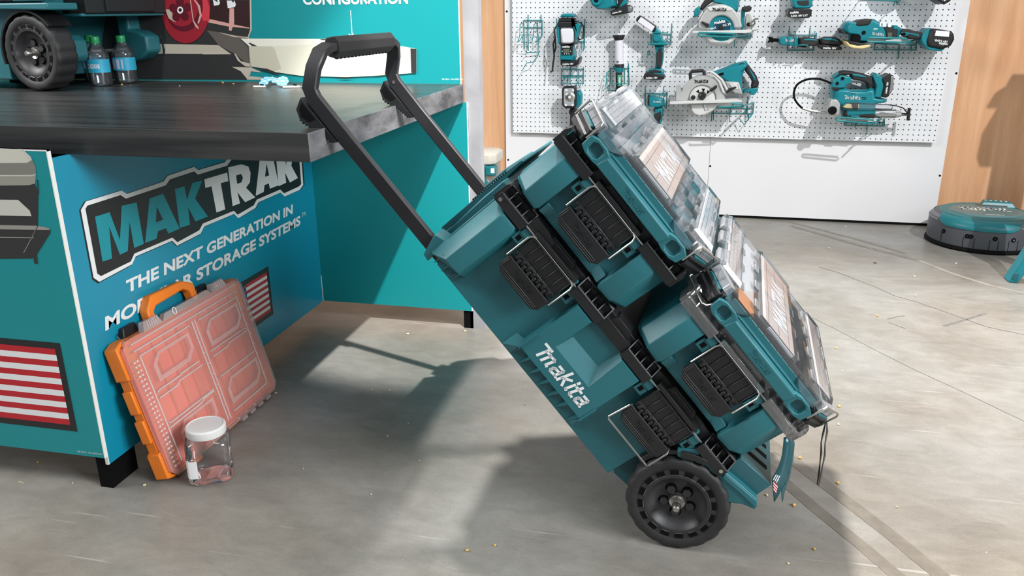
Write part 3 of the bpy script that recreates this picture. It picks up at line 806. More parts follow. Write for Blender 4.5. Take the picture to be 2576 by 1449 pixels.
# low bevel along the bottom front and rear-end plate
C.part('end_panel', B().prism([(-0.747, -0.080), (-0.760, -0.060), (-0.766, 0.060), (-0.766, 0.118), (-0.747, 0.118)], 0.10, DEPTH - 0.10, 'y').box(-0.785, -0.764, 0.16, 0.40, 0.05, 0.118), TEAL, bev=0.003)
hp = B().prism([(-0.775, -0.080), (-0.770, -0.085), (-0.762, -0.080), (-0.766, 0.11), (-0.770, 0.165), (-0.776, 0.165), (-0.779, 0.11)], 0.14, 0.42, 'y')
for i in range(16):
    hp.box(-0.7795, -0.7755, 0.1385, 0.150, 0.02 + i * 0.0065, 0.0232 + i * 0.0065, 1)
C.part('end_handle', hp, [TEAL, DEEP], bev=0.0015)
# centre name panel with a sunken dish
cp = B()
xa, xb, za, zb = -0.4735, -0.2725, -0.048, 0.110
d0, d1, d2, d3 = (-0.430, 0.0145), (-0.3195, 0.0145), (-0.328, zb), (-0.4295, zb)
i0, i1, i2, i3 = (-0.4215, 0.0505), (-0.341, 0.0515), (-0.3385, zb), (-0.4225, zb)
yf, yd = -0.0005, 0.022
P3 = lambda p, y: (p[0], y, p[1])
cp.face([P3((xa, za), yf), P3((xb, za), yf), P3(d1, yf), P3(d0, yf)])
cp.face([P3((xa, za), yf), P3(d0, yf), P3(d3, yf), P3((xa, zb), yf)])
cp.face([P3((xb, za), yf), P3((xb, zb), yf), P3(d2, yf), P3(d1, yf)])
cp.face([P3(d0, yf), P3(d1, yf), P3(i1, yd), P3(i0, yd)])
cp.face([P3(d1, yf), P3(d2, yf), P3(i2, yd), P3(i1, yd)])
cp.face([P3(d3, yf), P3(d0, yf), P3(i0, yd), P3(i3, yd)])
cp.face([P3(i0, yd), P3(i1, yd), P3(i2, yd), P3(i3, yd)])
cp.face([P3((xa, za), yf), P3((xa, zb), yf), P3((xa - 0.004, zb), 0.036), P3((xa - 0.004, za), 0.036)])
cp.face([P3((xb, za), yf), P3((xb, zb), yf), P3((xb + 0.004, zb), 0.036), P3((xb + 0.004, za), 0.036)])
cp.face([P3((xa, zb), yf), P3(d3, yf), P3(i3, yd), P3(i3, 0.036), P3((xa - 0.004, zb), 0.036)])
cp.face([P3((xb, zb), yf), P3(d2, yf), P3(i2, yd), P3(i2, 0.036), P3((xb + 0.004, zb), 0.036)])
cp.face([P3((xa, za), yf), P3((xb, za), yf), P3((xb, za), 0.036), P3((xa, za), 0.036)])
for x in (-0.470, -0.440, -0.4085, -0.377, -0.3455, -0.314, -0.276):
    big = x in (-0.470, -0.276)
    cp.prism([(0.000, -0.049), (0.036, -0.049), (0.036, -0.092)], x - 0.0012, x + 0.0012, 'x')
cp.face([(-0.474, 0.0, -0.049), (-0.4965, 0.034, -0.094), (-0.4965, 0.036, -0.05), (-0.474, 0.036, -0.045)])
cp.face([(-0.474, 0.0, -0.049), (-0.4965, 0.034, -0.094), (-0.470, 0.036, -0.094)])
cp.face([(-0.272, 0.0, -0.049), (-0.2600, 0.034, -0.090), (-0.2600, 0.036, -0.045), (-0.272, 0.0, -0.02)])
cp.face([(-0.272, 0.0, -0.049), (-0.2600, 0.034, -0.090), (-0.276, 0.036, -0.090)])
cp.box(-0.4765, -0.4725, -0.003, 0.004, -0.052, 0.00).box(-0.2735, -0.2695, -0.003, 0.004, -0.052, -0.005)
np_ = C.part('name_panel', cp, TEAL, smooth=20)
lg = B().logo(lambda x, y, h: (-0.4525 + x, -0.0008 - h, -0.0295 + y), 0.165, 0, 0.0004)
C.part('emblem', lg, mat('emblem_white', (0.82, 0.84, 0.84), 0.45), parent=np_)
# fender over the wheel, foot at the wheel end
fe = B()
fe.prism([(-0.080, 0.114), (-0.094, 0.082), (-0.060, 0.090), (-0.020, 0.086), (0.020, 0.078), (0.052, 0.088), (0.0735, 0.1135), (0.0965, 0.1275), (0.0905, 0.1375), (0.0785, 0.146), (0.040, 0.139), (-0.008, 0.1285)], 0.012, 0.050, 'y')
fe.prism([(-0.080, 0.114), (-0.105, 0.080), (-0.09, 0.068), (-0.06, 0.085), (-0.07, 0.112)], 0.008, 0.040, 'y')
C.part('fender', fe, TEAL, bev=0.002)
C.part('fender_lip', B().prism([(-0.006, 0.127), (0.041, 0.1375), (0.079, 0.1445), (0.090, 0.137), (0.086, 0.1325), (0.044, 0.1262), (-0.002, 0.117)], 0.0065, 0.014, 'y'), TEAL, bev=0.0015)
ft = B().prism([(-0.009, 0.1275), (0.0785, 0.1455), (0.0745, 0.184), (-0.009, 0.168)], 0.030, DEPTH - 0.02, 'y')
for i in range(9):
    y = 0.075 + i * 0.045
    ft.prism([(0.004, 0.1695), (0.006, 0.1720), (0.062, 0.1827), (0.062, 0.1805)], y, y + 0.016, 'y', 1)
C.part('end_foot', ft, [mat('foot_plastic', (0.020, 0.115, 0.14), 0.28), DEEP], bev=0.0015)
# axle housing and wheel arch
C.part('axle_housing', B().prism([(-0.128, -0.094), (-0.10, -0.110), (0.02, -0.09), (0.03, -0.03), (0.02, 0.09), (-0.06, 0.095), (-0.125, 0.0)], 0.085, DEPTH - 0.085, 'y'), TEAL2, bev=0.003)
ar = B()
aa = [pi * 0.63 + (pi * 1.02 - pi * 0.63) * i / 14 for i in range(15)]
ar.prism([(0.125 * cos(t), 0.125 * sin(t)) for t in aa] + [(0.1145 * cos(t), 0.1145 * sin(t)) for t in reversed(aa)], 0.012, 0.075, 'y')
ar.prism([(0.128 * cos(t), 0.128 * sin(t)) for t in aa[:6]] + [(0.1145 * cos(t), 0.1145 * sin(t)) for t in reversed(aa[:6])], 0.001, 0.02, 'y')
C.part('wheel_arch', ar, BLACK, bev=0.001)
# wheels
def wheel(Tg, yo, s=1, R=0.111, M=None, wd=0.050):
    """wheel around the y axis; yo is its outer face, s the direction inwards"""
    fx_ = (lambda v: M @ v) if M else (lambda v: v)
    tb = B(); n = 90
    prof = [(0.084, 0.004), (0.088, 0.0015), (0.102, 0.0), (0.107, 0.003), (0.1105, 0.010), (0.111, 0.018), (0.111, wd - 0.018), (0.1095, wd - 0.006), (0.100, wd), (0.084, wd - 0.004)]
    rings = []
    for i in range(n):
        t = 2 * pi * i / n; q = i % 5
        ring = []
        for j, (r, a) in enumerate(prof):
            rr = r * R / 0.111
            if 2 <= j <= 8 and q in (0, 1):
                rr -= 0.0036 if j in (4, 5, 6, 7) else 0.0014
            tt = t + (0.035 * ((j - 5.5) if j < 9 else 0) * 0.25)
            ring.append((rr * cos(tt), yo + s * a, rr * sin(tt)))
        rings.append(ring)
    rings.append(rings[0])
    tb.loft(rings, 0, closed=False, cap=False).xf(fx_)
    rm = B()
    k = R / 0.111
    rp = [(0.0845, 0.005), (0.0838, 0.003), (0.083, 0.0035), (0.071, 0.0035), (0.070, 0.0025), (0.064, 0.003), (0.0625, 0.006), (0.057, 0.014), (0.047, 0.0215), (0.040, 0.0235), (0.016, 0.0235), (0.014, 0.0235), (0.0, 0.0235)]
    rm.lathe([(r * k, yo + s * a) for r, a in rp], (0, 0, 0), 'y', 64)
    rm.lathe([(0.0845 * k, yo + s * 0.005), (0.0845 * k, yo + s * (wd - 0.006)), (0.05 * k, yo + s * (wd - 0.008)), (0.0, yo + s * (wd - 0.008))], (0, 0, 0), 'y', 48)
    ns = 16
    for i in range(ns):
        t0 = 2 * pi * (i + 0.2) / ns; t1 = 2 * pi * (i + 0.8) / ns
        seg = [t0 + (t1 - t0) * j / 5 for j in range(6)]
        pts = [(0.0822 * k * cos(t), 0.0822 * k * sin(t)) for t in seg] + [(0.0718 * k * cos(t), 0.0718 * k * sin(t)) for t in reversed(seg)]
        rm.prism(pts, yo + s * 0.0022, yo + s * 0.006, 'y', 1)
        rm.tube([(0.0713 * k * cos(t), yo + s * 0.0022, 0.0713 * k * sin(t)) for t in seg], 0.0008, 5, 2)
    for i in range(5):
        t = 0.45 + 2 * pi * i / 5
        cx, cz = 0.029 * k * cos(t), 0.029 * k * sin(t)
        rm.disc((cx, 0, cz), 0.0125 * k, yo + s * 0.022, yo + s * 0.0245, 'y', 20, 1)
        rm.disc((cx, 0, cz), 0.0098 * k, yo + s * 0.017, yo + s * 0.024, 'y', 6)
    rm.disc((0, 0, 0), 0.020 * k, yo + s * 0.019, yo + s * 0.025, 'y', 24)
    rm.xf(fx_)
    w_ = Tg.part('wheel', rm, [mat('wheel_black', (0.026, 0.026, 0.028), 0.45, bump=0.3, bscale=700, var=0.15, vscale=12), DEEP, mat('slot_rim', (0.10, 0.098, 0.095), 0.35)], smooth=30)
    Tg.part('tyre', tb, TIRE, parent=w_, smooth=50)
    hb = B().lathe([(0.0, yo + s * 0.017), (0.010 * k, yo + s * 0.017), (0.0165 * k, yo + s * 0.0125), (0.017 * k, yo + s * 0.0145), (0.0178 * k, yo + s * 0.020)], (0, 0, 0), 'y', 28)
    hb.lathe([(0.0085 * k, yo + s * 0.018), (0.0085 * k, yo + s * 0.004), (0.0098 * k, yo + s * 0.002), (0.0098 * k, yo - s * 0.004), (0.0085 * k, yo - s * 0.007), (0.0085 * k, yo - s * 0.013), (0.006 * k, yo - s * 0.017), (0, yo - s * 0.0175)], (0, 0, 0), 'y', 20)
    hb.xf(fx_)
    Tg.part('hub_bolt', hb, CHROME, parent=w_)
wheel(C, 0.0, 1)
wheel(C, DEPTH + 0.012, -1)
C.part('axle', B().tube([(0, 0.045, 0), (0, DEPTH - 0.03, 0)], 0.007, 12), STEEL)
# black lid of the chest
ld = B()
ld.box(-0.745, -0.010, 0.030, DEPTH, 0.112, 0.150)
grip_block(ld, -0.748, -0.664, 0.113, 4)
grip_block(ld, -0.505, -0.418, 0.113, 4)
grip_block(ld, -0.340, -0.262, 0.113, 4)
grip_block(ld, -0.086, -0.008, 0.113, 4)
ld.prism([(-0.7535, 0.116), (-0.7535, 0.150), (-0.750, 0.159), (-0.744, 0.159), (-0.744, 0.116)], 0.004, 0.052, 'y')
ld.prism([(-0.7535, 0.150), (-0.750, 0.159), (-0.715, 0.159), (-0.735, 0.150)], 0.030, 0.056, 'y')
ld.prism([(-0.664, 0.118), (-0.60, 0.118), (-0.60, 0.150), (-0.625, 0.156), (-0.664, 0.156)], 0.012, 0.05, 'y')
for xa_ in (-0.640, -0.242):
    ld.box(xa_, xa_ + 0.126, 0.0055, 0.030, 0.1315, 0.141)
    ld.prism([(xa_ + 0.02, 0.141), (xa_ + 0.105, 0.141), (xa_ + 0.095, 0.158), (xa_ + 0.03, 0.158)], 0.018, 0.030, 'y')
    ld.tube([(xa_ + 0.03, 0.016, 0.152), (xa_ + 0.095, 0.016, 0.152)], 0.002, 6)
ld.box(-0.418, -0.340, 0.012, 0.05, 0.113, 0.140)
ld.prism([(-0.41, 0.140), (-0.350, 0.140), (-0.36, 0.156), (-0.40, 0.156)], 0.02, 0.06, 'y')
C.part('lid', ld, BLACK, bev=0.001, seg=1)
for x, z in ((-0.738, 0.124), (-0.0185, 0.127)):
    C.part('hinge_pin', B().disc((x, 0, z), 0.0042, -0.001, 0.006, 'y', 12), CHROME)
latch(C, -0.636, 0.1285)
latch(C, -0.2355, 0.1295, 'down')
# telescopic handle
hr = B()
zc, yn, yfz = -0.0855, 0.060, 0.490
def bend(y0, sg):
    return [(-0.70, y0, zc), (-1.05, y0, zc), (-1.150, y0, zc + 0.0015), (-1.174, y0, zc + 0.010), (-1.200, y0 + sg * 0.004, zc + 0.045), (-1.218, y0 + sg * 0.022, zc + 0.071), (-1.222, y0 + sg * 0.050, zc + 0.080)]
path = bend(yn, 1) + [(-1.2225, 0.20, zc + 0.082), (-1.2225, 0.36, zc + 0.082)] + list(reversed(bend(yfz, -1)))
P = [Vector(p) for p in path]
# swept with a fixed "wide" direction so the bar does not twist
rings = []
for i, p in enumerate(P):
    d = (P[min(i + 1, len(P) - 1)] - P[max(i - 1, 0)]).normalized()
    # wide direction stays in the plane of the rails, thin direction across
    wide = Vector((0, 0, 1)) if i in (0, 1, len(P) - 1, len(P) - 2) else None
    if wide is None:
        t = min(1.0, abs(d.y) * 1.4)
        wide = (Vector((0.25, 0, 0.97)) * (1 - t) + Vector((0.72, 0, 0.70)) * t)
    wide = (wide - d * wide.dot(d)).normalized()
    thin = d.cross(wide).normalized()
    a, b = 0.0165, 0.0085
    rings.append([p + wide * a * x + thin * b * y for x, y in ((-1, -0.7), (-0.85, -1), (0.85, -1), (1, -0.7), (1, 0.7), (0.85, 1), (-0.85, 1), (-1, 0.7))])
hr.loft(rings)
H_ = C.part('pull_handle', hr, ALU, bev=0.0, smooth=30)
gr = B().prism([(x - 1.2225, z + zc + 0.082) for x, z in ((-0.021, 0.001), (-0.012, -0.016), (0.010, -0.022), (0.022, -0.014), (0.021, 0.006), (0.006, 0.0195), (-0.010, 0.0195))], 0.125, 0.425, 'y')
for i in range(15):
    y = 0.138 + i * 0.0185
    gr.prism([(x - 1.2225, z + zc + 0.082) for x, z in ((0.010, -0.0235), (0.0235, -0.0175), (0.0245, -0.010), (0.021, -0.010), (0.009, -0.020))], y, y + 0.010, 'y')
C.part('hand_grip', gr, GRIP, parent=H_, bev=0.002)
for y0 in (yn, yfz):
    s = B()
    cl = [(-1.172, zc - 0.0165), (-1.161, zc - 0.042), (-1.140, zc - 0.051), (-1.112, zc - 0.042), (-1.105, zc - 0.033), (-1.094, zc - 0.0325), (-1.058, zc - 0.027), (-1.052, zc - 0.0165)]
    s.prism(cl, y0 - 0.012, y0 + 0.012, 'y')
    s.prism([(-1.163, zc - 0.021), (-1.156, zc - 0.037), (-1.142, zc - 0.044), (-1.122, zc - 0.037), (-1.118, zc - 0.021)], y0 - 0.0128, y0 - 0.0118, 'y', 1)
    for i in range(11):
        x = -1.141 + i * 0.0075
        z = zc - 0.0512 + max(0, (i - 1)) * 0.0030 if i < 5 else zc - 0.0345 + (i - 5) * 0.0010
        s.box(x, x + 0.0042, y0 - 0.0105, y0 + 0.0105, z - 0.0018, z + 0.004)
    C.part('release_catch', s, [BLACK, DEEP], parent=H_, bev=0.001, seg=1)
sc_ = B().disc((-1.152, 0, zc + 0.002), 0.0045, yfz - 0.0105, yfz - 0.008, 'y', 12)
C.part('screw', sc_, CHROME, parent=H_)
for y0, y1 in ((yn - 0.022, yn + 0.03), (yfz - 0.03, yfz + 0.022)):
    C.part('rail_sleeve', B().prism([(-0.770, zc + 0.030), (-0.742, zc + 0.040), (-0.735, zc - 0.024), (-0.752, zc - 0.022)], y0, y1, 'y'), TEAL, bev=0.002)
# ---------------- two medium boxes on the chest
def medium_box(xo, label, clear):
    Tg = Thing('tool_box', label, 'tool box', base=(xo, 0.27, 0.158), FR=FR, group='boxes standing on the rolling chest')
    z0, z1 = 0.160, 0.2785
    hw = 0.170
    b = B()
    b.prism([(xo - hw + 0.012, 0.040), (xo - hw - 0.002, 0.060), (xo - hw - 0.002, DEPTH - 0.03), (xo + hw + 0.002, DEPTH - 0.03), (xo + hw + 0.002, 0.060), (xo + hw - 0.012, 0.040)], z0, z1, 'z')
    for s in (-1, 1):
        # chamfered corner post
        a = [(xo + s * 0.176, 0.075), (xo + s * 0.172, 0.036), (xo + s * 0.141, 0.0055), (xo + s * 0.097, 0.0055), (xo + s * 0.094, 0.042), (xo + s * 0.10, 0.075)]
        lo = [(xo + s * 0.168, 0.075, z0), (xo + s * 0.163, 0.040, z0 + 0.004), (xo + s * 0.138, 0.013, z0 + 0.004), (xo + s * 0.101, 0.013, z0 + 0.002), (xo + s * 0.098, 0.042, z0), (xo + s * 0.10, 0.075, z0)]
        b.loft([lo, [(x, y, z0 + 0.014) for x, y in a], [(x, y, z1 - 0.008) for x, y in a], [(xo + (x - xo) * 0.985, y + 0.004, z1 + 0.003) for x, y in a]])
        b.prism([(xo + s * 0.094, 0.042), (xo + s * 0.094, 0.020), (xo + s * 0.062, 0.036)], z0 + 0.004, z0 + 0.03, 'z')
    b.box(xo - 0.1, xo + 0.1, 0.033, 0.05, z0 + 0.002, z1)
    Tg.part('body', b, TEAL, bev=0.002)
    m = SMOKE if clear else BLACK
    l = B()
    zl = 0.2795
    l.box(xo - 0.172, xo + 0.172, 0.030, DEPTH - 0.025, zl + 0.002, zl + 0.036)
    grip_block(l, xo - 0.178, xo - 0.084, zl, 4, y0=0.005)
    grip_block(l, xo + 0.084, xo + 0.178, zl, 4, y0=0.005)
    for sg in (-1, 1):
        l.prism([(xo + sg * 0.184, zl + 0.002), (xo + sg * 0.184, zl + 0.034), (xo + sg * 0.179, zl + 0.045), (xo + sg * 0.174, zl + 0.045), (xo + sg * 0.174, zl + 0.002)], 0.007, 0.056, 'y')
    l.box(xo - 0.066, xo + 0.066, 0.0065, 0.034, zl + 0.013, zl + 0.023)
    l.prism([(xo - 0.05, zl + 0.022), (xo + 0.05, zl + 0.022), (xo + 0.04, zl + 0.040), (xo - 0.04, zl + 0.040)], 0.02, 0.034, 'y')
    l.tube([(xo - 0.045, 0.016, zl + 0.033), (xo + 0.045, 0.016, zl + 0.033)], 0.0022, 6)
    Tg.part('lid', l, m, bev=0.001 if not clear else 0.0006, seg=1, label='smoky see-through lid' if clear else 'black lid')
    if clear:
        inn = B().box(xo - 0.165, xo + 0.165, 0.06, DEPTH - 0.04, zl, zl + 0.012)
        Tg.part('tray', inn, BLACK)
    latch(Tg, xo - 0.0605, zl + 0.0115)
    return Tg
XB, XD = -0.5795, -0.1815
medium_box(XB, 'teal tool box with a black lid on the handle half of the rolling chest', False)
medium_box(XD, 'teal tool box with a smoky see-through lid on the wheel half of the rolling chest', True)
# ---------------- two clear-lidded organizers on top, hang tags
BEIGE = mat('printed_card', (0.62, 0.53, 0.48), 0.5)
GREYC = mat('printed_grey', (0.70, 0.69, 0.69), 0.5)
LINE = mat('printed_line', (0.10, 0.10, 0.11), 0.5)
BINW = clear_mat('bin_plastic', haze=0.35, f0=0.09, rough=0.12, hazecol=(0.85, 0.87, 0.88))
PAPER = mat('white_card', (0.80, 0.80, 0.80), 0.5)
ORNG = mat('orange_card', (0.75, 0.30, 0.10), 0.5)
def organizer(xo, label, drop, second):
    Tg = Thing('parts_organizer', label, 'parts organizer', base=(xo, 0.26, 0.322), FR=FR, group='organizers on top of the tool boxes')
    oct_ = lambda hx, c, y0, y1: [(xo - hx, y0 + c), (xo - hx + c * 0.96, y0), (xo + hx - c * 0.96, y0), (xo + hx, y0 + c), (xo + hx, y1), (xo - hx, y1)]
    t = B()
    t.loft([[(*p, 0.3225) for p in oct_(0.170, 0.04, 0.030, 0.520)], [(*p, 0.334) for p in oct_(0.186, 0.055, 0.020, 0.530)], [(*p, 0.352) for p in oct_(0.190, 0.055, 0.016, 0.532)]], cap=True)
    # rim wall behind the front rail
    t.prism([(0.030, 0.345), (0.0325, 0.3645), (0.036, 0.3645), (0.036, 0.345)], xo - 0.125, xo + 0.125, 'x')
    # corner bumpers with their octagonal pockets
    for s in (-1, 1):
        xc = xo + s * 0.118
        o = [(-0.026, 0.3195), (-0.010, 0.3165), (0.012, 0.3165), (0.028, 0.322), (0.030, 0.346), (0.014, 0.3535), (-0.012, 0.3535), (-0.026, 0.348)]
        q = [(-0.0135, 0.3265), (-0.006, 0.3215), (0.007, 0.3215), (0.0155, 0.3265), (0.0165, 0.3425), (0.009, 0.3485), (-0.006, 0.3485), (-0.0135, 0.3435)]
        O = [(xc + s * x, z) for x, z in o]; Q = [(xc + s * x, z) for x, z in q]
        t.loft([[(x, 0.036, z) for x, z in O], [(x, 0.0015, z) for x, z in O], [(x, 0.0015, z) for x, z in Q], [(xc + (x - xc) * 0.86, 0.0125, 0.335 + (z - 0.335) * 0.86) for x, z in Q]], cap=False)
        t.face([(xc + (x - xc) * 0.86, 0.0125, 0.335 + (z - 0.335) * 0.86) for x, z in Q])
    tr = Tg.part('tray', t, [TEAL, TEAL2], bev=0.0016)
    r = B()
    r.loft([[(xo - 0.098, 0.0, 0.3195), (xo + 0.094, 0.0, 0.3195), (xo + 0.098, 0.0, 0.3435), (xo - 0.094, 0.0, 0.3435)], [(xo - 0.098, 0.006, 0.318), (xo + 0.094, 0.006, 0.318), (xo + 0.098, 0.006, 0.3475), (xo - 0.094, 0.006, 0.3475)], [(xo - 0.098, 0.032, 0.317), (xo + 0.094, 0.032, 0.317), (xo + 0.098, 0.032, 0.3475), (xo - 0.094, 0.032, 0.3475)]])
    ra = Tg.part('front_rail', r, TEAL, bev=0.002)
    Tg.part('emblem', B().logo(lambda x, y, h: (xo - 0.03 + x, -0.0001 - h, 0.3275 + y), 0.062, 0, 0.0006), TEAL, parent=ra)
    # contents
    inn = B()
    wl, wr = (xo - 0.118, xo - 0.068), (xo + 0.060, xo + 0.118)
    inn.box(wl[0], xo + 0.12, 0.045, 0.515, 0.353, 0.354, 0)
    Tg.part('inner_floor', inn, [TEAL2 if not second else DEEP])
    def bins(x0, x1, m, n, mm, nm):
        for k in range(n):
            y0 = 0.05 + k * 0.46 / n; y1 = y0 + 0.46 / n - 0.006
            for j in range(mm):
                a = x0 + (x1 - x0) * j / mm; c = x0 + (x1 - x0) * (j + 1) / mm - 0.002
                q = B()
                q.loft([[(a + 0.003, y0 + 0.003, 0.3545), (c - 0.003, y0 + 0.003, 0.3545), (c - 0.003, y1 - 0.003, 0.3545), (a + 0.003, y1 - 0.003, 0.3545)],
                        [(a, y0, 0.3715), (c, y0, 0.3715), (c, y1, 0.3715), (a, y1, 0.3715)]], cap=False)
                q.face([(a + 0.003, y0 + 0.003, 0.3545), (c - 0.003, y0 + 0.003, 0.3545), (c - 0.003, y1 - 0.003, 0.3545), (a + 0.003, y1 - 0.003, 0.3545)])
                Tg.part(nm, q, m[(k + j) % len(m)])
    if not second:
        bins(wl[0], wl[1], [BINW], 6, 2, 'bin')
        bins(wr[0], wr[1], [TTEAL, BINW, BINW], 7, 2, 'bin')
    else:
        Tg.part('card', B().box(wl[0], wl[1], 0.12, 0.51, 0.366, 0.367), PAPER)
        Tg.part('card', B().box(wl[0], wl[1], 0.04, 0.118, 0.366, 0.367), ORNG)
        q = B()
        for k in range(38):
            for j in range(3):
                y = 0.05 + k * 0.0122; x = wr[0] + j * 0.019
                q.box(x + 0.002, x + 0.016, y, y + 0.003, 0.3645, 0.3665)
        q2 = B().box(wr[0], wr[1], 0.045, 0.512, 0.356, 0.3645)
        fo = Tg.part('foam_insert', q2, DEEP)
        Tg.part('drill_bits', q, STEEL, parent=fo, kind='stuff')
        for yy in (0.10, 0.25, 0.39):
            Tg.part('card', B().box(wr[1] + 0.002, wr[1] + 0.009, yy, yy + 0.06, 0.366, 0.367), ORNG)
    # lid
    ol = [(xo - 0.188, 0.066), (xo - 0.140, 0.014), (xo - 0.100, 0.014), (xo - 0.076, 0.034), (xo + 0.076, 0.034), (xo + 0.100, 0.014), (xo + 0.140, 0.014), (xo + 0.188, 0.066), (xo + 0.188, 0.516), (xo + 0.164, 0.530), (xo - 0.164, 0.530), (xo - 0.188, 0.516)]
    l = B()
    k = lambda p, f, g: (xo + (p[0] - xo) * f, 0.27 + (p[1] - 0.27) * g)
    zb = lambda p: 0.0105 if abs(p[0] - xo) < 0.08 else 0.0
    l.loft([[(*k(p, 1.004, 1.002), 0.3535 + zb(p)) for p in ol], [(*k(p, 1.0, 1.0), 0.3555 + zb(p)) for p in ol], [(*k(p, 0.995, 0.995), 0.3725) for p in ol], [(*k(p, 0.975, 0.98), 0.3755) for p in ol]], cap=False)
    l.face([(*k(p, 0.975, 0.98), 0.3755) for p in ol])
    L_ = Tg.part('lid', l, CLEAR, smooth=25, label='clear lid')
    fr_ = B()
    for x0, x1, zz in ((xo - 0.182, xo - 0.124, 0.383), (xo + 0.124, xo + 0.182, 0.383)):
        fr_.loft([[(x0, 0.075, 0.3756), (x1, 0.075, 0.3756), (x1, 0.505, 0.3756), (x0, 0.505, 0.3756)], [(x0 + 0.006, 0.082, zz), (x1 - 0.006, 0.082, zz), (x1 - 0.006, 0.498, zz), (x0 + 0.006, 0.498, zz)]], cap=False)
        fr_.face([(x0 + 0.006, 0.082, zz), (x1 - 0.006, 0.082, zz), (x1 - 0.006, 0.498, zz), (x0 + 0.006, 0.498, zz)])
    zz = 0.386
    fr_.loft([[(xo - 0.066, 0.044, 0.3756), (xo + 0.058, 0.044, 0.3756), (xo + 0.058, 0.522, 0.3756), (xo - 0.066, 0.522, 0.3756)], [(xo - 0.056, 0.060, zz), (xo + 0.050, 0.060, zz), (xo + 0.050, 0.512, zz), (xo - 0.056, 0.512, zz)]], cap=False)
    fr_.face([(xo - 0.056, 0.060, zz), (xo + 0.050, 0.060, zz), (xo + 0.050, 0.512, zz), (xo - 0.056, 0.512, zz)])
    Tg.part('lid_frames', fr_, CLEAR, parent=L_)
    # clip teeth along the frames, ribs along the front edge
    for xx in (xo - 0.121, xo - 0.071, xo + 0.062, xo + 0.119):
        for y0 in (0.10, 0.225, 0.35, 0.46):
            q = B().box(xx - 0.006, xx + 0.006, y0 - 0.022, y0 + 0.022, 0.3757, 0.3785)
            cl = Tg.part('lid_clip', q, CLEARRIB, parent=L_)
            q = B()
            for j in range(5):
                ya = y0 - 0.016 + j * 0.0075
                q.face([(xx - 0.005, ya, 0.3788), (xx - 0.005, ya + 0.002, 0.3788), (xx + 0.005, ya + 0.0042, 0.3788), (xx + 0.005, ya + 0.0022, 0.3788)])
            Tg.part('clip_slots', q, LINE, parent=cl.parent)
    q = B().box(xo - 0.080, xo + 0.080, 0.0335, 0.0345, 0.3645, 0.3725)
    hb_ = Tg.part('lid_edge_band', q, SMOKEB, parent=L_)
    q = B()
    for j in range(8):
        q.sphere((xo - 0.070 + j * 0.020, 0.0325, 0.3665), 0.0013, 0, 6, 4)
    Tg.part('edge_studs', q, CHROME, parent=L_, kind='stuff')
    Tg.part('lid_bar', B().tube([(xo - 0.035, 0.041, 0.3775), (xo + 0.040, 0.041, 0.3775)], 0.0042, 8), CLEARRIB, parent=L_)
    Tg.part('lid_bar_print', B().box(xo - 0.050, xo + 0.028, 0.0485, 0.0497, 0.3757, 0.3775), LINE, parent=L_)
    for s, y0 in ((-1, 0.12), (-1, 0.27), (-1, 0.40), (1, 0.14), (1, 0.27), (1, 0.40)):
        xq = xo + s * 0.187
        q = B().loft([[(xq - s * 0.022, y0, 0.3762), (xq + s * 0.002, y0, 0.358), (xq + s * 0.002, y0 + 0.085, 0.358), (xq - s * 0.022, y0 + 0.085, 0.3762)], [(xq - s * 0.018, y0 + 0.006, 0.384), (xq + s * 0.006, y0 + 0.006, 0.368), (xq + s * 0.006, y0 + 0.079, 0.368), (xq - s * 0.018, y0 + 0.079, 0.384)]])
        Tg.part('lid_lug', q, CLEARRIB, parent=L_)
    # printed inserts: two side strips with grid lines and the lettered middle card
    cm = BEIGE
    md = B().box(xo - 0.055, xo + 0.049, 0.062, 0.510, 0.3790, 0.3798, 0)
    for j in range(3):
        x = xo - 0.036 + j * 0.034
        md.face([(x, 0.064, 0.3801), (x + 0.0009, 0.064, 0.3801), (x + 0.0009, 0.508, 0.3801), (x, 0.508, 0.3801)], 1)
    for j in range(4):
        y = 0.14 + j * 0.1
        md.face([(xo - 0.054, y, 0.3801), (xo + 0.048, y, 0.3801), (xo + 0.048, y + 0.0009, 0.3801), (xo - 0.054, y + 0.0009, 0.3801)], 1)
    c_ = Tg.part('printed_card', md, [cm, LINE])
    tx = B().text('MAKTRAK', lambda x, y, h: (xo + 0.030 - y, 0.125 + x, 0.3804), width=0.30, height=0.052, bold=0.045)
    Tg.part('card_lettering', tx, WHITE, parent=c_)
    for x0, x1 in ((xo - 0.174, xo - 0.132), (xo + 0.132, xo + 0.174)):
        sd = B().box(x0, x1, 0.084, 0.496, 0.3770, 0.3778, 0)
        for j in range(9):
            y = 0.11 + j * 0.045
            sd.face([(x0 + 0.002, y, 0.3781), (x1 - 0.004, y, 0.3781), (x1 - 0.004, y + 0.0008, 0.3781), (x0 + 0.002, y + 0.0008, 0.3781)], 1)
        for j in range(3):
            x = x0 + 0.008 + j * 0.011
            sd.face([(x, 0.1, 0.3781), (x + 0.0006, 0.1, 0.3781), (x + 0.0006, 0.48, 0.3781), (x, 0.48, 0.3781)], 1)
        Tg.part('printed_strip', sd, [GREYC if not second else BEIGE, LINE])
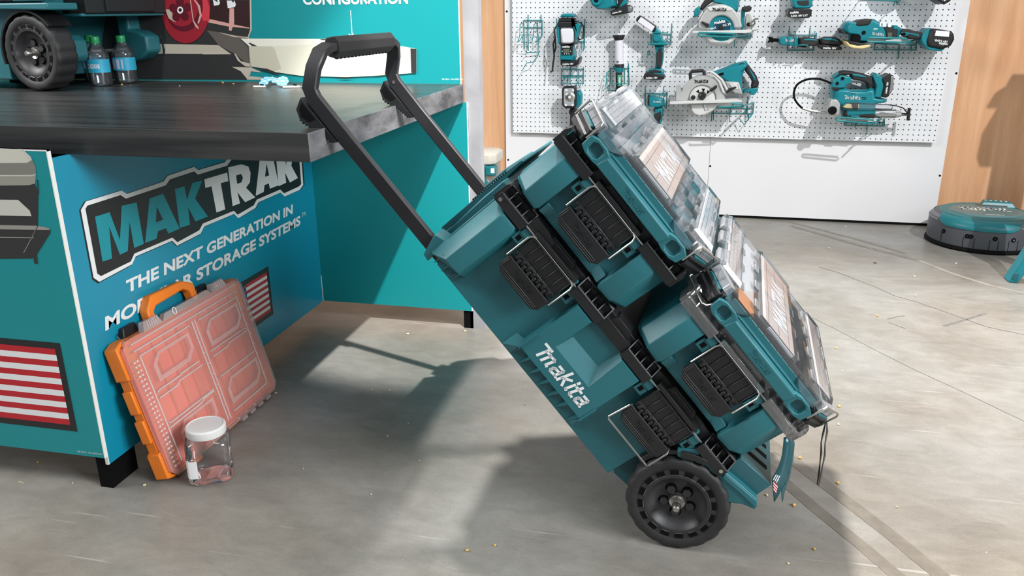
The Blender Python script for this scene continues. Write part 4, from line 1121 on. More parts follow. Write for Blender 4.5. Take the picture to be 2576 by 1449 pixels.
    # corner catches
    for s in (-1, 1):
        cx, cy = xo + s * 0.165, 0.0405
        t_ = Vector((s * 0.69, 0.724, 0)) * 1.0       # along the chamfer, towards the side
        n_ = Vector((s * 0.724, -0.69, 0))            # outwards
        fn = lambda v: Vector((cx, cy, 0)) + t_ * v[0] + n_ * v[1] + Vector((0, 0, v[2]))
        c = B().prism([(-0.002, 0.321), (0.014, 0.323), (0.017, 0.335), (0.013, 0.341), (0.016, 0.349), (0.012, 0.353), (-0.002, 0.353)], -0.030, 0.032, 'x')
        c.prism([(-0.004, 0.326), (0.006, 0.326), (0.006, 0.357), (-0.004, 0.357)], -0.034, -0.022, 'x').prism([(-0.004, 0.326), (0.006, 0.326), (0.006, 0.357), (-0.004, 0.357)], 0.026, 0.036, 'x')
        Tg.part('corner_catch', c.xf(fn), BLACK, bev=0.001, seg=1)
        g_ = B().prism([(-0.006, 0.346), (0.0125, 0.3475), (0.0135, 0.357), (-0.006, 0.3575)], -0.020, 0.026, 'x')
        Tg.part('catch_tab', g_.xf(fn), TEAL, bev=0.0008, seg=1)
        g_ = B().prism([(-0.010, 0.3590), (0.0085, 0.3590), (0.0065, 0.3760), (-0.010, 0.3760)], -0.028, 0.032, 'x')
        for j in range(3):
            g_.box(-0.022 + j * 0.022, -0.0205 + j * 0.022, 0.002, 0.0095, 0.3595, 0.3755)
        Tg.part('corner_lens', g_.xf(fn), CLEARRIB, parent=L_)
        w_ = B()
        if s == -1 and drop:
            w_.tube([(-0.036, 0.002, 0.338), (-0.037, 0.010, 0.326), (-0.037, 0.018, 0.318), (-0.034, 0.026, 0.3155), (0.034, 0.026, 0.3155), (0.037, 0.024, 0.319), (0.037, 0.012, 0.342), (0.036, 0.002, 0.344)], 0.0019, 8)
        else:
            w_.tube([(-0.036, 0.006, 0.336), (-0.037, 0.013, 0.336), (-0.037, 0.014, 0.372), (-0.033, 0.012, 0.378), (0.033, 0.012, 0.378), (0.037, 0.014, 0.372), (0.037, 0.013, 0.336), (0.036, 0.006, 0.336)], 0.0022, 8)
        Tg.part('catch_wire', w_.xf(fn), CHROME)
    return Tg
organizer(-0.5755, 'clear lidded teal organizer on the upper tool box, grey strips and teal bins inside', False, False)
organizer(-0.1755, 'clear lidded teal organizer on the lower tool box, white card and dark foam inside', True, True)
# hang tags
def sheet(rows, m, nm, lab, extra=None):
    b = B()
    for r0, r1 in zip(rows, rows[1:]):
        b.face([r0[0], r0[1], r1[1], r1[0]])
    c = rows[0][0]
    Tg = Thing(nm, lab, 'tag', base=c)
    p = Tg.part('card', b, m, smooth=60)
    md = p.modifiers.new('thickness', 'SOLIDIFY'); md.thickness = 0.0008; md.offset = 0
    return Tg
TAGM = mat('tag_card', (0.010, 0.085, 0.105), 0.28)
yt = (FR @ Vector((0.0, 0.03, 0.27))).y
rows = [((1972, 1100), (1991, 1097)), ((1970, 1122), (1997, 1116)), ((1967, 1146), (1995, 1142)), ((1960, 1170), (1989, 1168)), ((1950, 1190), (1980, 1200)), ((1941, 1204), (1967, 1231)), ((1944, 1232), (1957, 1248)), ((1947, 1262), (1948, 1263))]
R1 = [(on_y(*a, yt), on_y(*c, yt + 0.018)) for a, c in rows]
T1 = sheet(R1, TAGM, 'hang_tag', 'curled teal hang tag with a small flag hanging at the end of the chest')
pr = B()
def onrow(i, f, g=0.0):
    a = R1[i][0].lerp(R1[i + 1][0], g); c = R1[i][1].lerp(R1[i + 1][1], g)
    return a.lerp(c, f) + Vector((0, -0.0012, 0))
for j in range(7):
    g0, g1 = j / 7, (j + 0.8) / 7
    pr.face([onrow(5, 0.15, g0), onrow(5, 0.62, g0), onrow(5, 0.62, g1), onrow(5, 0.15, g1)], 0 if j % 2 == 0 else 1)
for j in range(3):
    pr.face([onrow(4, 0.1 + 0.14 * j, 0.1), onrow(4, 0.17 + 0.14 * j, 0.1), onrow(4, 0.17 + 0.14 * j, 0.9), onrow(4, 0.1 + 0.14 * j, 0.9)], 1)
T1.part('print', pr, [PRED, PWHT])
rows = [((1990, 1100), (1996, 1104)), ((1994, 1118), (1999, 1116)), ((1990, 1165), (1995, 1160)), ((1980, 1205), (1987, 1200)), ((1966, 1232), (1977, 1226)), ((1966, 1250), (1972, 1244)), ((1968, 1263), (1969, 1262))]
sheet([(on_y(*a, yt + 0.022), on_y(*c, yt + 0.03)) for a, c in rows], TAGM, 'hang_tag', 'rear hang tag showing its dark back, behind the curled teal one')
yt2 = (FR @ Vector((-0.01, 0.05, 0.345))).y
for pts, lab in (([(2074, 1062), (2068, 1085), (2063, 1112), (2062, 1140), (2060, 1165), (2056, 1195), (2053, 1219)], 'thin strap tag seen edge on below the lower organizer, the left one'), ([(2077, 1062), (2077, 1085), (2073, 1115), (2071, 1145), (2067, 1170), (2061, 1198), (2057, 1222)], 'thin strap tag seen edge on below the lower organizer, the right one')):
    P_ = [on_y(*p, yt2) for p in pts]
    sheet([(p + Vector((0.0012, 0.0, 0)), p + (p - EYE).normalized() * 0.035 + Vector((0.003 + 0.002 * (i % 2), 0, 0))) for i, p in enumerate(P_)], BLACK, 'strap_tag', lab)
# ---------------- orange organizer leaning on the side panel, plastic jar
OR = mat('orange_plastic', (0.82, 0.20, 0.012), 0.45, bump=0.25, bscale=500, var=0.08, vscale=14)
ORIN = mat('orange_inner', (0.90, 0.16, 0.075), 0.5, var=0.12, vscale=6)
OCLR = clear_mat('case_clear', tint=(0.95, 0.90, 0.88), haze=0.20, f0=0.07, rough=0.15, hazecol=(0.98, 0.78, 0.74))
ORIB = clear_mat('case_rib', tint=(0.97, 0.92, 0.92), haze=0.30, f0=0.09, rough=0.12, hazecol=(0.98, 0.84, 0.82))
b0 = on_z(381, 1229); lean = Vector((-0.245, 0, 0.9695)).normalized()
CX = Vector((0.0, 1.0, 0.0)); CN = Vector((0.9695, 0, 0.245)).normalized()
CF = frame(Vector((b0.x + 0.004, 1.543, 0.0035)), CX, lean, CN)       # x along the panel, y up the case, z out of the lid
CW, CH, CT = 0.540, 0.368, 0.050
K_ = Thing('parts_case', 'orange carry case with frosted clear lid leaning on the side panel, jar in front', 'carry case', base=(CW / 2, 0, 0.02), FR=CF)
c8 = lambda x0, x1, y0, y1, c: [(x0 + c, y0), (x1 - c, y0), (x1, y0 + c), (x1, y1 - c), (x1 - c, y1), (x0 + c, y1), (x0, y1 - c), (x0, y0 + c)]
b = B()
b.loft([[(x, y, 0.0) for x, y in c8(0.006, CW - 0.006, 0.004, CH - 0.004, 0.012)], [(x, y, 0.030) for x, y in c8(0.004, CW - 0.004, 0.002, CH - 0.002, 0.012)]])
for y0, y1 in ((0.0, 0.085), (CH - 0.10, CH)):
    b.prism([(-0.004, y0 + 0.008), (0.02, y0), (0.05, y0), (0.05, y1), (0.02, y1), (-0.004, y1 - 0.01)], -0.001, 0.036, 'z')
    b.prism([(CW + 0.004, y0 + 0.008), (CW - 0.02, y0), (CW - 0.05, y0), (CW - 0.05, y1), (CW - 0.02, y1), (CW + 0.004, y1 - 0.01)], -0.001, 0.036, 'z')
for y0 in (0.105, 0.185):
    b.box(-0.001, 0.02, y0, y0 + 0.062, -0.001, 0.026)
Kb = K_.part('body', b, OR, bev=0.003)
# inner tray with compartments
t = B()
t.box(0.012, CW - 0.012, 0.012, CH - 0.012, 0.030, 0.0315)
t.box(0.012, 0.0145, 0.012, CH - 0.012, 0.0315, 0.042).box(CW - 0.0145, CW - 0.012, 0.012, CH - 0.012, 0.0315, 0.042)
t.box(0.012, CW - 0.012, 0.012, 0.0145, 0.0315, 0.042).box(0.012, CW - 0.012, CH - 0.0145, CH - 0.012, 0.0315, 0.042)
K_.part('inner_tray', t, ORIN)
for i in range(9):
    x = 0.06 + i * 0.051
    K_.part('divider', B().box(x, x + 0.002, 0.016, CH - 0.04, 0.0315, 0.041), OR)
# lid
l = B()
ol = c8(0.004, CW - 0.004, 0.002, CH - 0.001, 0.020)
l.loft([[(x, y, 0.034) for x, y in ol], [(x, y, 0.046) for x, y in ol], [(CW / 2 + (x - CW / 2) * 0.985, CH / 2 + (y - CH / 2) * 0.98, CT) for x, y in ol]], cap=False)
l.face([(CW / 2 + (x - CW / 2) * 0.985, CH / 2 + (y - CH / 2) * 0.98, CT) for x, y in ol])
Kl = K_.part('lid', l, OCLR, smooth=25, label='frosted clear lid')
z = CT + 0.0006
RIBM = clear_mat('case_rib_edge', tint=(0.97, 0.92, 0.92), haze=0.62, f0=0.1, rough=0.12, hazecol=(0.95, 0.80, 0.77))
def rib(pts, r=0.0020, zz=z):
    return B().tube([(x, y, zz) for x, y in pts], r, 6)
# windows (thicker clear frames), ribs
for x0, x1, y0, y1 in ((0.075, 0.235, 0.235, 0.305), (0.305, 0.475, 0.235, 0.305), (0.075, 0.235, 0.045, 0.115), (0.305, 0.475, 0.060, 0.130)):
    f = B()
    a = [(x0, y0), (x1 - 0.03, y0), (x1, y0 + 0.025), (x1, y1), (x0 + 0.03, y1), (x0, y1 - 0.025)]
    q = [(x0 + 0.012, y0 + 0.012), (x1 - 0.034, y0 + 0.012), (x1 - 0.010, y0 + 0.030), (x1 - 0.010, y1 - 0.008), (x0 + 0.034, y1 - 0.008), (x0 + 0.012, y1 - 0.028)]
    f.loft([[(x, y, CT + 0.0005) for x, y in a], [(x, y, CT + 0.002) for x, y in a], [(x, y, CT + 0.002) for x, y in q], [(x, y, CT - 0.006) for x, y in q]], cap=False)
    K_.part('lid_window', f, ORIB, parent=Kl, smooth=20)
for pts in ([(0.055, 0.215), (0.062, 0.218), (0.15, 0.218), (0.155, 0.221), (0.235, 0.221)], [(0.055, 0.200), (0.13, 0.200), (0.14, 0.207), (0.245, 0.207)], [(0.05, 0.135), (0.06, 0.130), (0.25, 0.130)], [(0.05, 0.120), (0.19, 0.120), (0.20, 0.126), (0.25, 0.126)],
            [(0.295, 0.225), (0.47, 0.225), (0.478, 0.218)], [(0.295, 0.208), (0.37, 0.208), (0.38, 0.214), (0.48, 0.214)], [(0.295, 0.148), (0.478, 0.148)], [(0.30, 0.04), (0.478, 0.04), (0.485, 0.048), (0.485, 0.32)], [(0.045, 0.318), (0.25, 0.318)], [(0.29, 0.318), (0.48, 0.318)], [(0.03, 0.335), (0.495, 0.335)], [(0.264, 0.03), (0.264, 0.325)], [(0.277, 0.03), (0.277, 0.325)], [(0.045, 0.03), (0.045, 0.318)], [(0.03, 0.353), (0.50, 0.353)]):
    K_.part('lid_rib', rib(pts), RIBM, parent=Kl)
pg_ = B()
for i in range(24):
    for j in range(2):
        pg_.box(0.016 + j * 0.011, 0.022 + j * 0.011, 0.028 + i * 0.0122, 0.0325 + i * 0.0122, CT - 0.001, CT + 0.0022)
K_.part('lid_pegs', pg_, mat('peg_white', (0.72, 0.55, 0.52), 0.3), parent=Kl, kind='stuff')
dt = B()
for i in range(9):
    for x in (0.27, 0.49):
        dt.disc((x, 0.04 + i * 0.032, 0), 0.0016, CT, CT + 0.0018, 'z', 8)
K_.part('lid_studs', dt, mat('peg_white', (0.72, 0.55, 0.52), 0.3), parent=Kl, kind='stuff')
# lid tabs at the top edge, hinge knuckles at the bottom
for x0, s in ((0.085, 1), (0.385, 1)):
    q = B().loft([[(x0, CH - 0.004, 0.036), (x0 + 0.075, CH - 0.004, 0.036), (x0 + 0.075, CH - 0.004, 0.052), (x0, CH - 0.004, 0.052)], [(x0 + 0.012, CH + 0.020, 0.036), (x0 + 0.065, CH + 0.020, 0.036), (x0 + 0.065, CH + 0.020, 0.050), (x0 + 0.012, CH + 0.020, 0.050)]])
    for j in range(6):
        q.box(x0 + 0.018 + j * 0.008, x0 + 0.0225 + j * 0.008, CH + 0.002, CH + 0.018, 0.050, 0.0535)
    K_.part('lid_tab', q, ORIB, parent=Kl)
q = B().loft([[(0.165, CH - 0.004, 0.036), (0.385, CH - 0.004, 0.036), (0.385, CH - 0.004, 0.050), (0.165, CH - 0.004, 0.050)], [(0.18, CH + 0.012, 0.036), (0.37, CH + 0.012, 0.036), (0.37, CH + 0.012, 0.049), (0.18, CH + 0.012, 0.049)]])
K_.part('lid_tab', q, ORIB, parent=Kl)
K_.part('eyelet', B().tube([(0.215 + 0.007 * cos(t * pi / 8), CH + 0.006 + 0.009 * sin(t * pi / 8), 0.052) for t in range(16)], 0.0013, 6, closed=True), PAPER, parent=Kl)
for x in (0.10, 0.33, 0.375, 0.42, 0.465):
    K_.part('hinge', B().box(x, x + 0.026, -0.008, 0.006, 0.016, 0.046), ORIB if x > 0.2 else OR, bev=0.002)
# handle and catches
hp = smooth_path([(0.150, CH - 0.004, 0.024), (0.152, CH + 0.030, 0.024), (0.172, CH + 0.052, 0.024), (0.30, CH + 0.052, 0.024), (0.332, CH + 0.036, 0.024), (0.334, CH - 0.004, 0.024)], 1)
K_.part('handle', B().tube(hp, rect=(0.024, 0.024), up=(0, 0, 1)), OR, bev=0.004)
for x0 in (0.055, 0.365):
    K_.part('catch', B().prism([(x0, CH - 0.004), (x0 + 0.060, CH - 0.004), (x0 + 0.056, CH + 0.022), (x0 + 0.010, CH + 0.022)], -0.004, 0.016, 'z'), BLACK, bev=0.003)
    K_.part('catch_wire', B().tube([(x0 - 0.006, CH - 0.008, 0.012), (x0 - 0.006, CH + 0.008, 0.006), (x0 + 0.004, CH + 0.014, -0.002)], 0.0016, 6), CHROME)
# jar
jl, jr = on_z(465, 1209), on_z(583, 1213)
jc = on_z(521, 1221) + Vector((-0.014, 0.046, 0))
J = Thing('plastic_jar', 'empty clear plastic jar with white screw lid standing before the orange case', 'jar', base=jc)
JM = clear_mat('jar_plastic', tint=(0.975, 0.98, 0.98), haze=0.03, f0=0.06, rough=0.06)
def sq(r, e, z, n=40, rot=0.55):
    out = []
    for i in range(n):
        t = 2 * pi * i / n
        c, s = cos(t), sin(t)
        q = (abs(c) ** e + abs(s) ** e) ** (-1 / e)
        x, y = r * q * c, r * q * s
        out.append((jc.x + x * cos(rot) - y * sin(rot), jc.y + x * sin(rot) + y * cos(rot), z))
    return out
jb = B()
prof = [(0.030, 2, 0.006), (0.046, 5, 0.002), (0.052, 6, 0.008), (0.0535, 6, 0.02), (0.052, 6, 0.05), (0.0535, 6, 0.085), (0.0535, 6, 0.10), (0.050, 4, 0.112), (0.044, 2, 0.119), (0.044, 2, 0.13)]
jb.loft([sq(r, e, z) for r, e, z in prof], cap=False)
jb.face(sq(0.030, 2, 0.006))
J.part('body', jb, JM, smooth=50)
jl_ = B().lathe([(0.0, 0.122), (0.0475, 0.122), (0.0485, 0.124), (0.0485, 0.141), (0.0465, 0.1435), (0.043, 0.1445), (0.0415, 0.1430), (0.0, 0.1430)], (jc.x, jc.y, 0), 'z', 48)
for i in range(60):
    t = 2 * pi * i / 60
    jl_.box(0, 0, 0, 0, 0, 0) if False else None
J.part('lid', jl_, mat('white_lid', (0.78, 0.78, 0.76), 0.4))
lb = sq(0.0545, 6, 0.0)
i0 = min(range(40), key=lambda i: (Vector(lb[i]) - EYE).length - 0.6 * (lb[i][0] < jc.x - 0.02) * 1.0 + (0.5 if lb[i][0] < jc.x - 0.055 else 0))
g = B()
idx = sorted(range(40), key=lambda i: lb[i][1] + 0.9 * abs(lb[i][0] - (jc.x - 0.030)))[:1][0]
seq = [(idx + k) % 40 for k in (-3, -2, -1, 0, 1, 2, 3)]
for a, c in zip(seq, seq[1:]):
    g.face([(lb[a][0], lb[a][1], 0.026), (lb[c][0], lb[c][1], 0.026), (lb[c][0], lb[c][1], 0.074), (lb[a][0], lb[a][1], 0.074)])
gl = J.part('label', g, PAPER)
tx = B()
pa, pb_ = Vector(lb[seq[0]]), Vector(lb[seq[-1]])
if pa.x > pb_.x:
    pa, pb_ = pb_, pa
dv = (pb_ - pa); ln = dv.length; dv.normalize(); nv = Vector((dv.y, -dv.x, 0))
for k in range(13):
    zz = 0.070 - k * 0.0030
    tx.face([pa + dv * 0.004 + nv * 0.0025 + Vector((0, 0, zz)), pa + dv * (ln - 0.004 - 0.006 * (k % 3)) + nv * 0.0025 + Vector((0, 0, zz)), pa + dv * (ln - 0.004 - 0.006 * (k % 3)) + nv * 0.0025 + Vector((0, 0, zz + 0.0010)), pa + dv * 0.004 + nv * 0.0025 + Vector((0, 0, zz + 0.0010))])
for k in range(9):
    x = ln * 0.55 + k * 0.0016
    tx.face([pa + dv * x + nv * 0.0025 + Vector((0, 0, 0.0275)), pa + dv * (x + 0.0008) + nv * 0.0025 + Vector((0, 0, 0.0275)), pa + dv * (x + 0.0008) + nv * 0.0025 + Vector((0, 0, 0.0325)), pa + dv * x + nv * 0.0025 + Vector((0, 0, 0.0325))])
J.part('label_print', tx, LINE, parent=gl, kind='stuff')
# ------------------------------------------------------------------ tools hanging on the pegboard
Z4 = ((1280, 0), 440 / 1723); Z5 = ((1680, 0), 400 / 1705); Z6 = ((1900, 0), 540 / 2174)
LENSW = mat('lamp_lens', (0.72, 0.72, 0.78), 0.25)
LENSG = mat('lamp_face', (0.33, 0.36, 0.38), 0.3)
CREAM = mat('foam_pad_cream', (0.72, 0.60, 0.30), 0.7, bump=0.6, bscale=200)
LCD = mat('display_grey', (0.10, 0.12, 0.09), 0.25)
LITE = mat('pale_grey_cast', (0.62, 0.63, 0.62), 0.4)
NAVY = mat('blade_navy', (0.006, 0.045, 0.075), 0.3)
LIME = mat('label_green', (0.05, 0.35, 0.20), 0.4)
MT = {'t': TTEAL, 'b': BLACK, 'g': GRIP, 's': CAST, 'S': STEEL, 'w': LENSW, 'G': LENSG, 'c': CREAM, 'l': LCD, 'L': LITE, 'n': NAVY, 'W': WHITE, 'C': CLEAR, 'm': LIME, 'd': DEEP, 'r': WTEAL, 'h': CHROME}
def tp(q, Z, d):
    p = on_y(Z[0][0] + q[0] * Z[1], Z[0][1] + q[1] * Z[1], YP - d); return (p.x, p.z)
PXM = lambda Z, d: Z[1] / F_PX * (YP - d) * 1.03      # metres per traced unit
def tool(name, label, cat, Z, parts, grp=None):
    """parts: (name, kind, material, data, d0, d1[, extra]); d is the distance in front of the board"""
    pts0 = parts[0][3][0] if parts[0][1] in ('poly', 'rnd') else parts[0][3]
    p0 = parts[0][3]
    q = p0[0] if isinstance(p0[0], tuple) else p0[:2]
    a = tp(q, Z, parts[0][4])
    Tg = Thing(name, label, cat, base=(a[0], YP - parts[0][4], a[1]), group=grp)
    objs = {}
    for pr in parts:
        nm, kind, mk, data, d0, d1 = pr[:6]
        ex = pr[6] if len(pr) > 6 else None
        b = B()
        bev = 0.0
        if kind == 'poly':
            pts = [tp(q, Z, d1) for q in data]
            b.prism(pts, YP - d0, YP - d1, 'y'); bev = ex or 0.004
        elif kind == 'rnd':        # rounded body: narrower at back and front
            pts = [tp(q, Z, (d0 + d1) / 2) for q in data]
            cx = sum(p[0] for p in pts) / len(pts); cz = sum(p[1] for p in pts) / len(pts)
            rings = []
            for f, k in ((0, 0.80), (0.12, 0.93), (0.3, 1.0), (0.7, 1.0), (0.88, 0.93), (1, 0.80)):
                rings.append([(cx + (p[0] - cx) * k, YP - d0 - (d1 - d0) * f, cz + (p[1] - cz) * k) for p in pts])
            b.loft(rings); bev = ex or 0.003
        elif kind == 'disc':
            c = tp(data[:2], Z, d1); r = data[2] * PXM(Z, d1)
            b.disc((c[0], 0, c[1]), r, YP - d0, YP - d1, 'y', 32, 0, r * (ex or 0.94))
        elif kind == 'wire':
            for pl in data:
                b.tube([(*tp(q[:2], Z, q[2] if len(q) > 2 else d1),)[:1] + (YP - (q[2] if len(q) > 2 else d1),) + (tp(q[:2], Z, q[2] if len(q) > 2 else d1)[1],) for q in pl], ex or 0.0028, 6)
        elif kind == 'bar':        # round bar between two points
            a_, c_, r0, r1 = data
            A = tp(a_, Z, (d0 + d1) / 2); Cc = tp(c_, Z, (d0 + d1) / 2)
            A = Vector((A[0], YP - (d0 + d1) / 2, A[1])); Cc = Vector((Cc[0], YP - (d0 + d1) / 2, Cc[1]))
            dd = (Cc - A).normalized(); u = dd.cross(Vector((0, 1, 0))).normalized(); v = Vector((0, 1, 0))
            k = PXM(Z, d1)
            rr = [[A + (u * cos(2 * pi * i / 20) + v * sin(2 * pi * i / 20)) * r0 * k for i in range(20)], [Cc + (u * cos(2 * pi * i / 20) + v * sin(2 * pi * i / 20)) * r1 * k for i in range(20)]]
            b.loft(rr); bev = 0.002
        elif kind == 'logo':
            a_, c_ = data
            A = tp(a_, Z, d1); Cc = tp(c_, Z, d1); ex_ = Vector((Cc[0] - A[0], 0, Cc[1] - A[1])); w = ex_.length; ex_.normalize(); up = Vector((-ex_.z, 0, ex_.x))
            o = Vector((A[0], YP - d1 - 0.0006, A[1]))
            b.logo(lambda x, y, h: o + ex_ * x + up * y, w)
        elif kind == 'text':
            a_, c_, s_ = data
            A = tp(a_, Z, d1); Cc = tp(c_, Z, d1); ex_ = Vector((Cc[0] - A[0], 0, Cc[1] - A[1])); w = ex_.length; ex_.normalize(); up = Vector((-ex_.z, 0, ex_.x))
            o = Vector((A[0], YP - d1 - 0.0006, A[1]))
            b.text(s_, lambda x, y, h: o + ex_ * x + up * y, width=w, bold=0.03)
        par = objs.get(pr[7]) if len(pr) > 7 else None
        ob = Tg.part(nm, b, MT[mk], parent=par, bev=bev, seg=2, smooth=40)
        objs.setdefault(nm, ob)
    return Tg
def rack(label, Z, wires, r=0.0026, bars=None):
    ps = [('wire_frame', 'wire', 'r', wires, 0.0, 0.03, r)]
    Tg = None
    b = B()
    for pl in wires:
        b.tube([(tp(q[:2], Z, q[2] if len(q) > 2 else 0.008)[0], YP - (q[2] if len(q) > 2 else 0.008), tp(q[:2], Z, q[2] if len(q) > 2 else 0.008)[1]) for q in pl], r, 6)
    for pl in bars or []:
        b.tube([(tp(q[:2], Z, q[2])[0], YP - q[2], tp(q[:2], Z, q[2])[1]) for q in pl], 0.0045, 8)
    q = wires[0][0]; a = tp(q[:2], Z, 0.0)
    return solo('wire_hook', label, 'wire hook', b, WTEAL, base=(a[0], YP, a[1]), group='teal wire hooks on the pegboard', smooth=50)
GT = 'cordless tools on the pegboard'
# empty hook, far left
rack('empty teal wire hook at the left end of the pegboard', Z4, [
 [(190, 145, 0.0), (190, 330, 0.012), (192, 500, 0.02), (182, 450, 0.03)], [(318, 145, 0.0), (318, 210, 0.01)], [(148, 200), (328, 200)], [(148, 270), (328, 270)], [(148, 196), (155, 480)], [(328, 196), (328, 355)],
 [(285, 200), (285, 300), (290, 355), (296, 515, 0.02), (170, 520, 0.03), (166, 543, 0.035)], [(150, 235, 0.01), (112, 235, 0.05), (108, 345, 0.06), (240, 345, 0.06), (248, 245, 0.05), (262, 230, 0.03), (285, 232, 0.01)],
 [(108, 345, 0.06), (90, 412, 0.07), (100, 410, 0.075), (140, 350, 0.06)], [(135, 360, 0.06), (132, 418, 0.07), (226, 425, 0.07), (248, 310, 0.06), (285, 302, 0.03)], [(328, 355), (268, 415, 0.05), (275, 360, 0.04)], [(296, 515, 0.02), (292, 540, 0.03), (236, 614, 0.05), (176, 620, 0.06), (135, 690, 0.07)]])
# lantern radio and its hook
rack('teal wire hook behind the lantern radio', Z4, [[(750, 185, 0.0), (745, 480, 0.01)], [(690, 200, 0.0), (690, 420, 0.01)], [(470, 180, 0.0), (478, 330, 0.01)], [(470, 245), (750, 250)], [(680, 410), (752, 410)], [(720, 410, 0.01), (718, 490, 0.03), (730, 510, 0.035), (742, 470, 0.03)], [(470, 245, 0.01), (470, 260, 0.1), (660, 262, 0.1), (752, 252, 0.01)]])
tool('lantern_radio', 'cordless lantern radio with white lens and small display, hanging by a black strap', 'work light', Z4, [
 ('body', 'rnd', 't', [(515, 440), (640, 440), (665, 545), (650, 600), (510, 592)], 0.02, 0.14),
 ('face', 'poly', 'b', [(515, 450), (632, 450), (626, 540), (521, 542)], 0.13, 0.146, 0.002),
 ('display', 'poly', 'l', [(537, 482), (597, 480), (597, 520), (538, 521)], 0.145, 0.148, 0.0005),
 ('face_print', 'text', 'W', ((527, 470), (600, 468), 'makita'), 0.14, 0.148, None, 'face'),
 ('button', 'disc', 'W', (548, 531, 5), 0.14, 0.149), ('button', 'disc', 'W', (570, 531, 5), 0.14, 0.149), ('button', 'disc', 'W', (592, 531, 5), 0.14, 0.149), ('button', 'disc', 'W', (608, 505, 4), 0.14, 0.149), ('button', 'disc', 'W', (526, 505, 4), 0.14, 0.149),
 ('lens', 'poly', 'w', [(505, 278), (642, 276), (644, 410), (612, 436), (516, 432)], 0.04, 0.135, 0.012),
 ('collar', 'poly', 'b', [(495, 425), (516, 432), (612, 436), (650, 410), (645, 445), (512, 450)], 0.03, 0.14, 0.003),
 ('top_cap', 'rnd', 'b', [(500, 175), (652, 172), (668, 240), (642, 268), (500, 268), (485, 225)], 0.03, 0.14),
 ('cap_ring', 'poly', 'd', [(497, 212), (655, 210), (657, 216), (495, 218)], 0.03, 0.143, 0.001), ('cap_ring', 'poly', 'S', [(497, 222), (655, 221), (656, 224), (495, 225)], 0.03, 0.143, 0.0005),
 ('cap_top', 'poly', 't', [(518, 134), (632, 132), (652, 168), (500, 172)], 0.035, 0.135, 0.008),
 ('guard', 'poly', 't', [(470, 240), (503, 250), (503, 270), (495, 300), (500, 440), (486, 430), (470, 320)], 0.06, 0.12, 0.003),
 ('guard', 'poly', 't', [(620, 190), (636, 190), (638, 275), (650, 300), (652, 410), (680, 330), (700, 240), (680, 225), (640, 250), (625, 250)], 0.06, 0.145, 0.003),
 ('battery', 'poly', 'b', [(505, 596), (665, 600), (690, 560), (698, 575), (684, 632), (650, 655), (510, 645)], 0.02, 0.13, 0.006),
 ('battery_print', 'text', 'W', ((530, 640), (637, 638), 'makita 18V'), 0.12, 0.132, None, 'battery'),
 ('strap', 'wire', 'b', [[(485, 235, 0.1), (447, 290, 0.11), (455, 372, 0.12), (437, 432, 0.11), (447, 560, 0.1), (436, 620, 0.09), (428, 700, 0.09), (412, 710, 0.08)], [(455, 372, 0.12), (462, 470, 0.1), (448, 520, 0.1)]], 0.1, 0.1, 0.0045),
 ('strap', 'wire', 'b', [[(665, 235, 0.1), (705, 225, 0.08), (740, 262, 0.06), (730, 380, 0.06), (690, 390, 0.07), (678, 360, 0.08), (700, 260, 0.08)]], 0.1, 0.1, 0.005)], GT)
# torch with square head
rack('teal wire hook above the square headed torch', Z4, [[(605, 660, 0.0), (605, 835, 0.02)], [(735, 660, 0.0), (735, 830, 0.01)], [(520, 680), (742, 680)], [(520, 745), (742, 745)], [(518, 820, 0.03), (738, 822, 0.03)], [(520, 676), (518, 840)], [(580, 745), (575, 850, 0.05)], [(690, 680), (690, 850, 0.03)],
 [(545, 790, 0.05), (550, 760, 0.04), (580, 745)], [(520, 745), (535, 760, 0.06), (690, 770, 0.06), (742, 745)], [(665, 780, 0.06), (700, 860, 0.08), (715, 800, 0.05)]])
tool('torch', 'square headed black torch with round reflector hanging left on the pegboard', 'torch', Z4, [
 ('head', 'poly', 'b', [(535, 853), (645, 851), (662, 870), (664, 1050), (648, 1068), (550, 1066), (524, 1040), (520, 880)], 0.08, 0.13, 0.006),
 ('lens', 'poly', 'G', [(550, 872), (638, 870), (644, 1045), (548, 1044), (540, 1030), (540, 885)], 0.12, 0.1325, 0.002),
 ('reflector', 'disc', 'h', (598, 957, 50), 0.13, 0.136, 0.7), ('lamp', 'disc', 'w', (598, 957, 14), 0.13, 0.138),
 ('lamp', 'disc', 'w', (566, 888, 13), 0.13, 0.1345), ('lamp', 'disc', 'w', (632, 890, 11), 0.13, 0.1345), ('lamp', 'disc', 'w', (562, 1034, 12), 0.13, 0.1345), ('lamp', 'disc', 'w', (626, 1034, 12), 0.13, 0.1345),
 ('housing', 'rnd', 't', [(660, 895), (705, 880), (728, 930), (722, 1025), (690, 1060), (655, 1075), (640, 1060)], 0.03, 0.10),
 ('neck', 'poly', 'g', [(600, 1066), (660, 1066), (665, 1110), (655, 1235), (640, 1260), (598, 1255), (602, 1150)], 0.03, 0.09, 0.006), ('trigger', 'poly', 'b', [(590, 1090), (612, 1085), (616, 1120), (592, 1125)], 0.085, 0.095, 0.002),
 ('handle', 'rnd', 't', [(575, 1262), (660, 1255), (650, 1400), (580, 1400)], 0.03, 0.10)], GT)
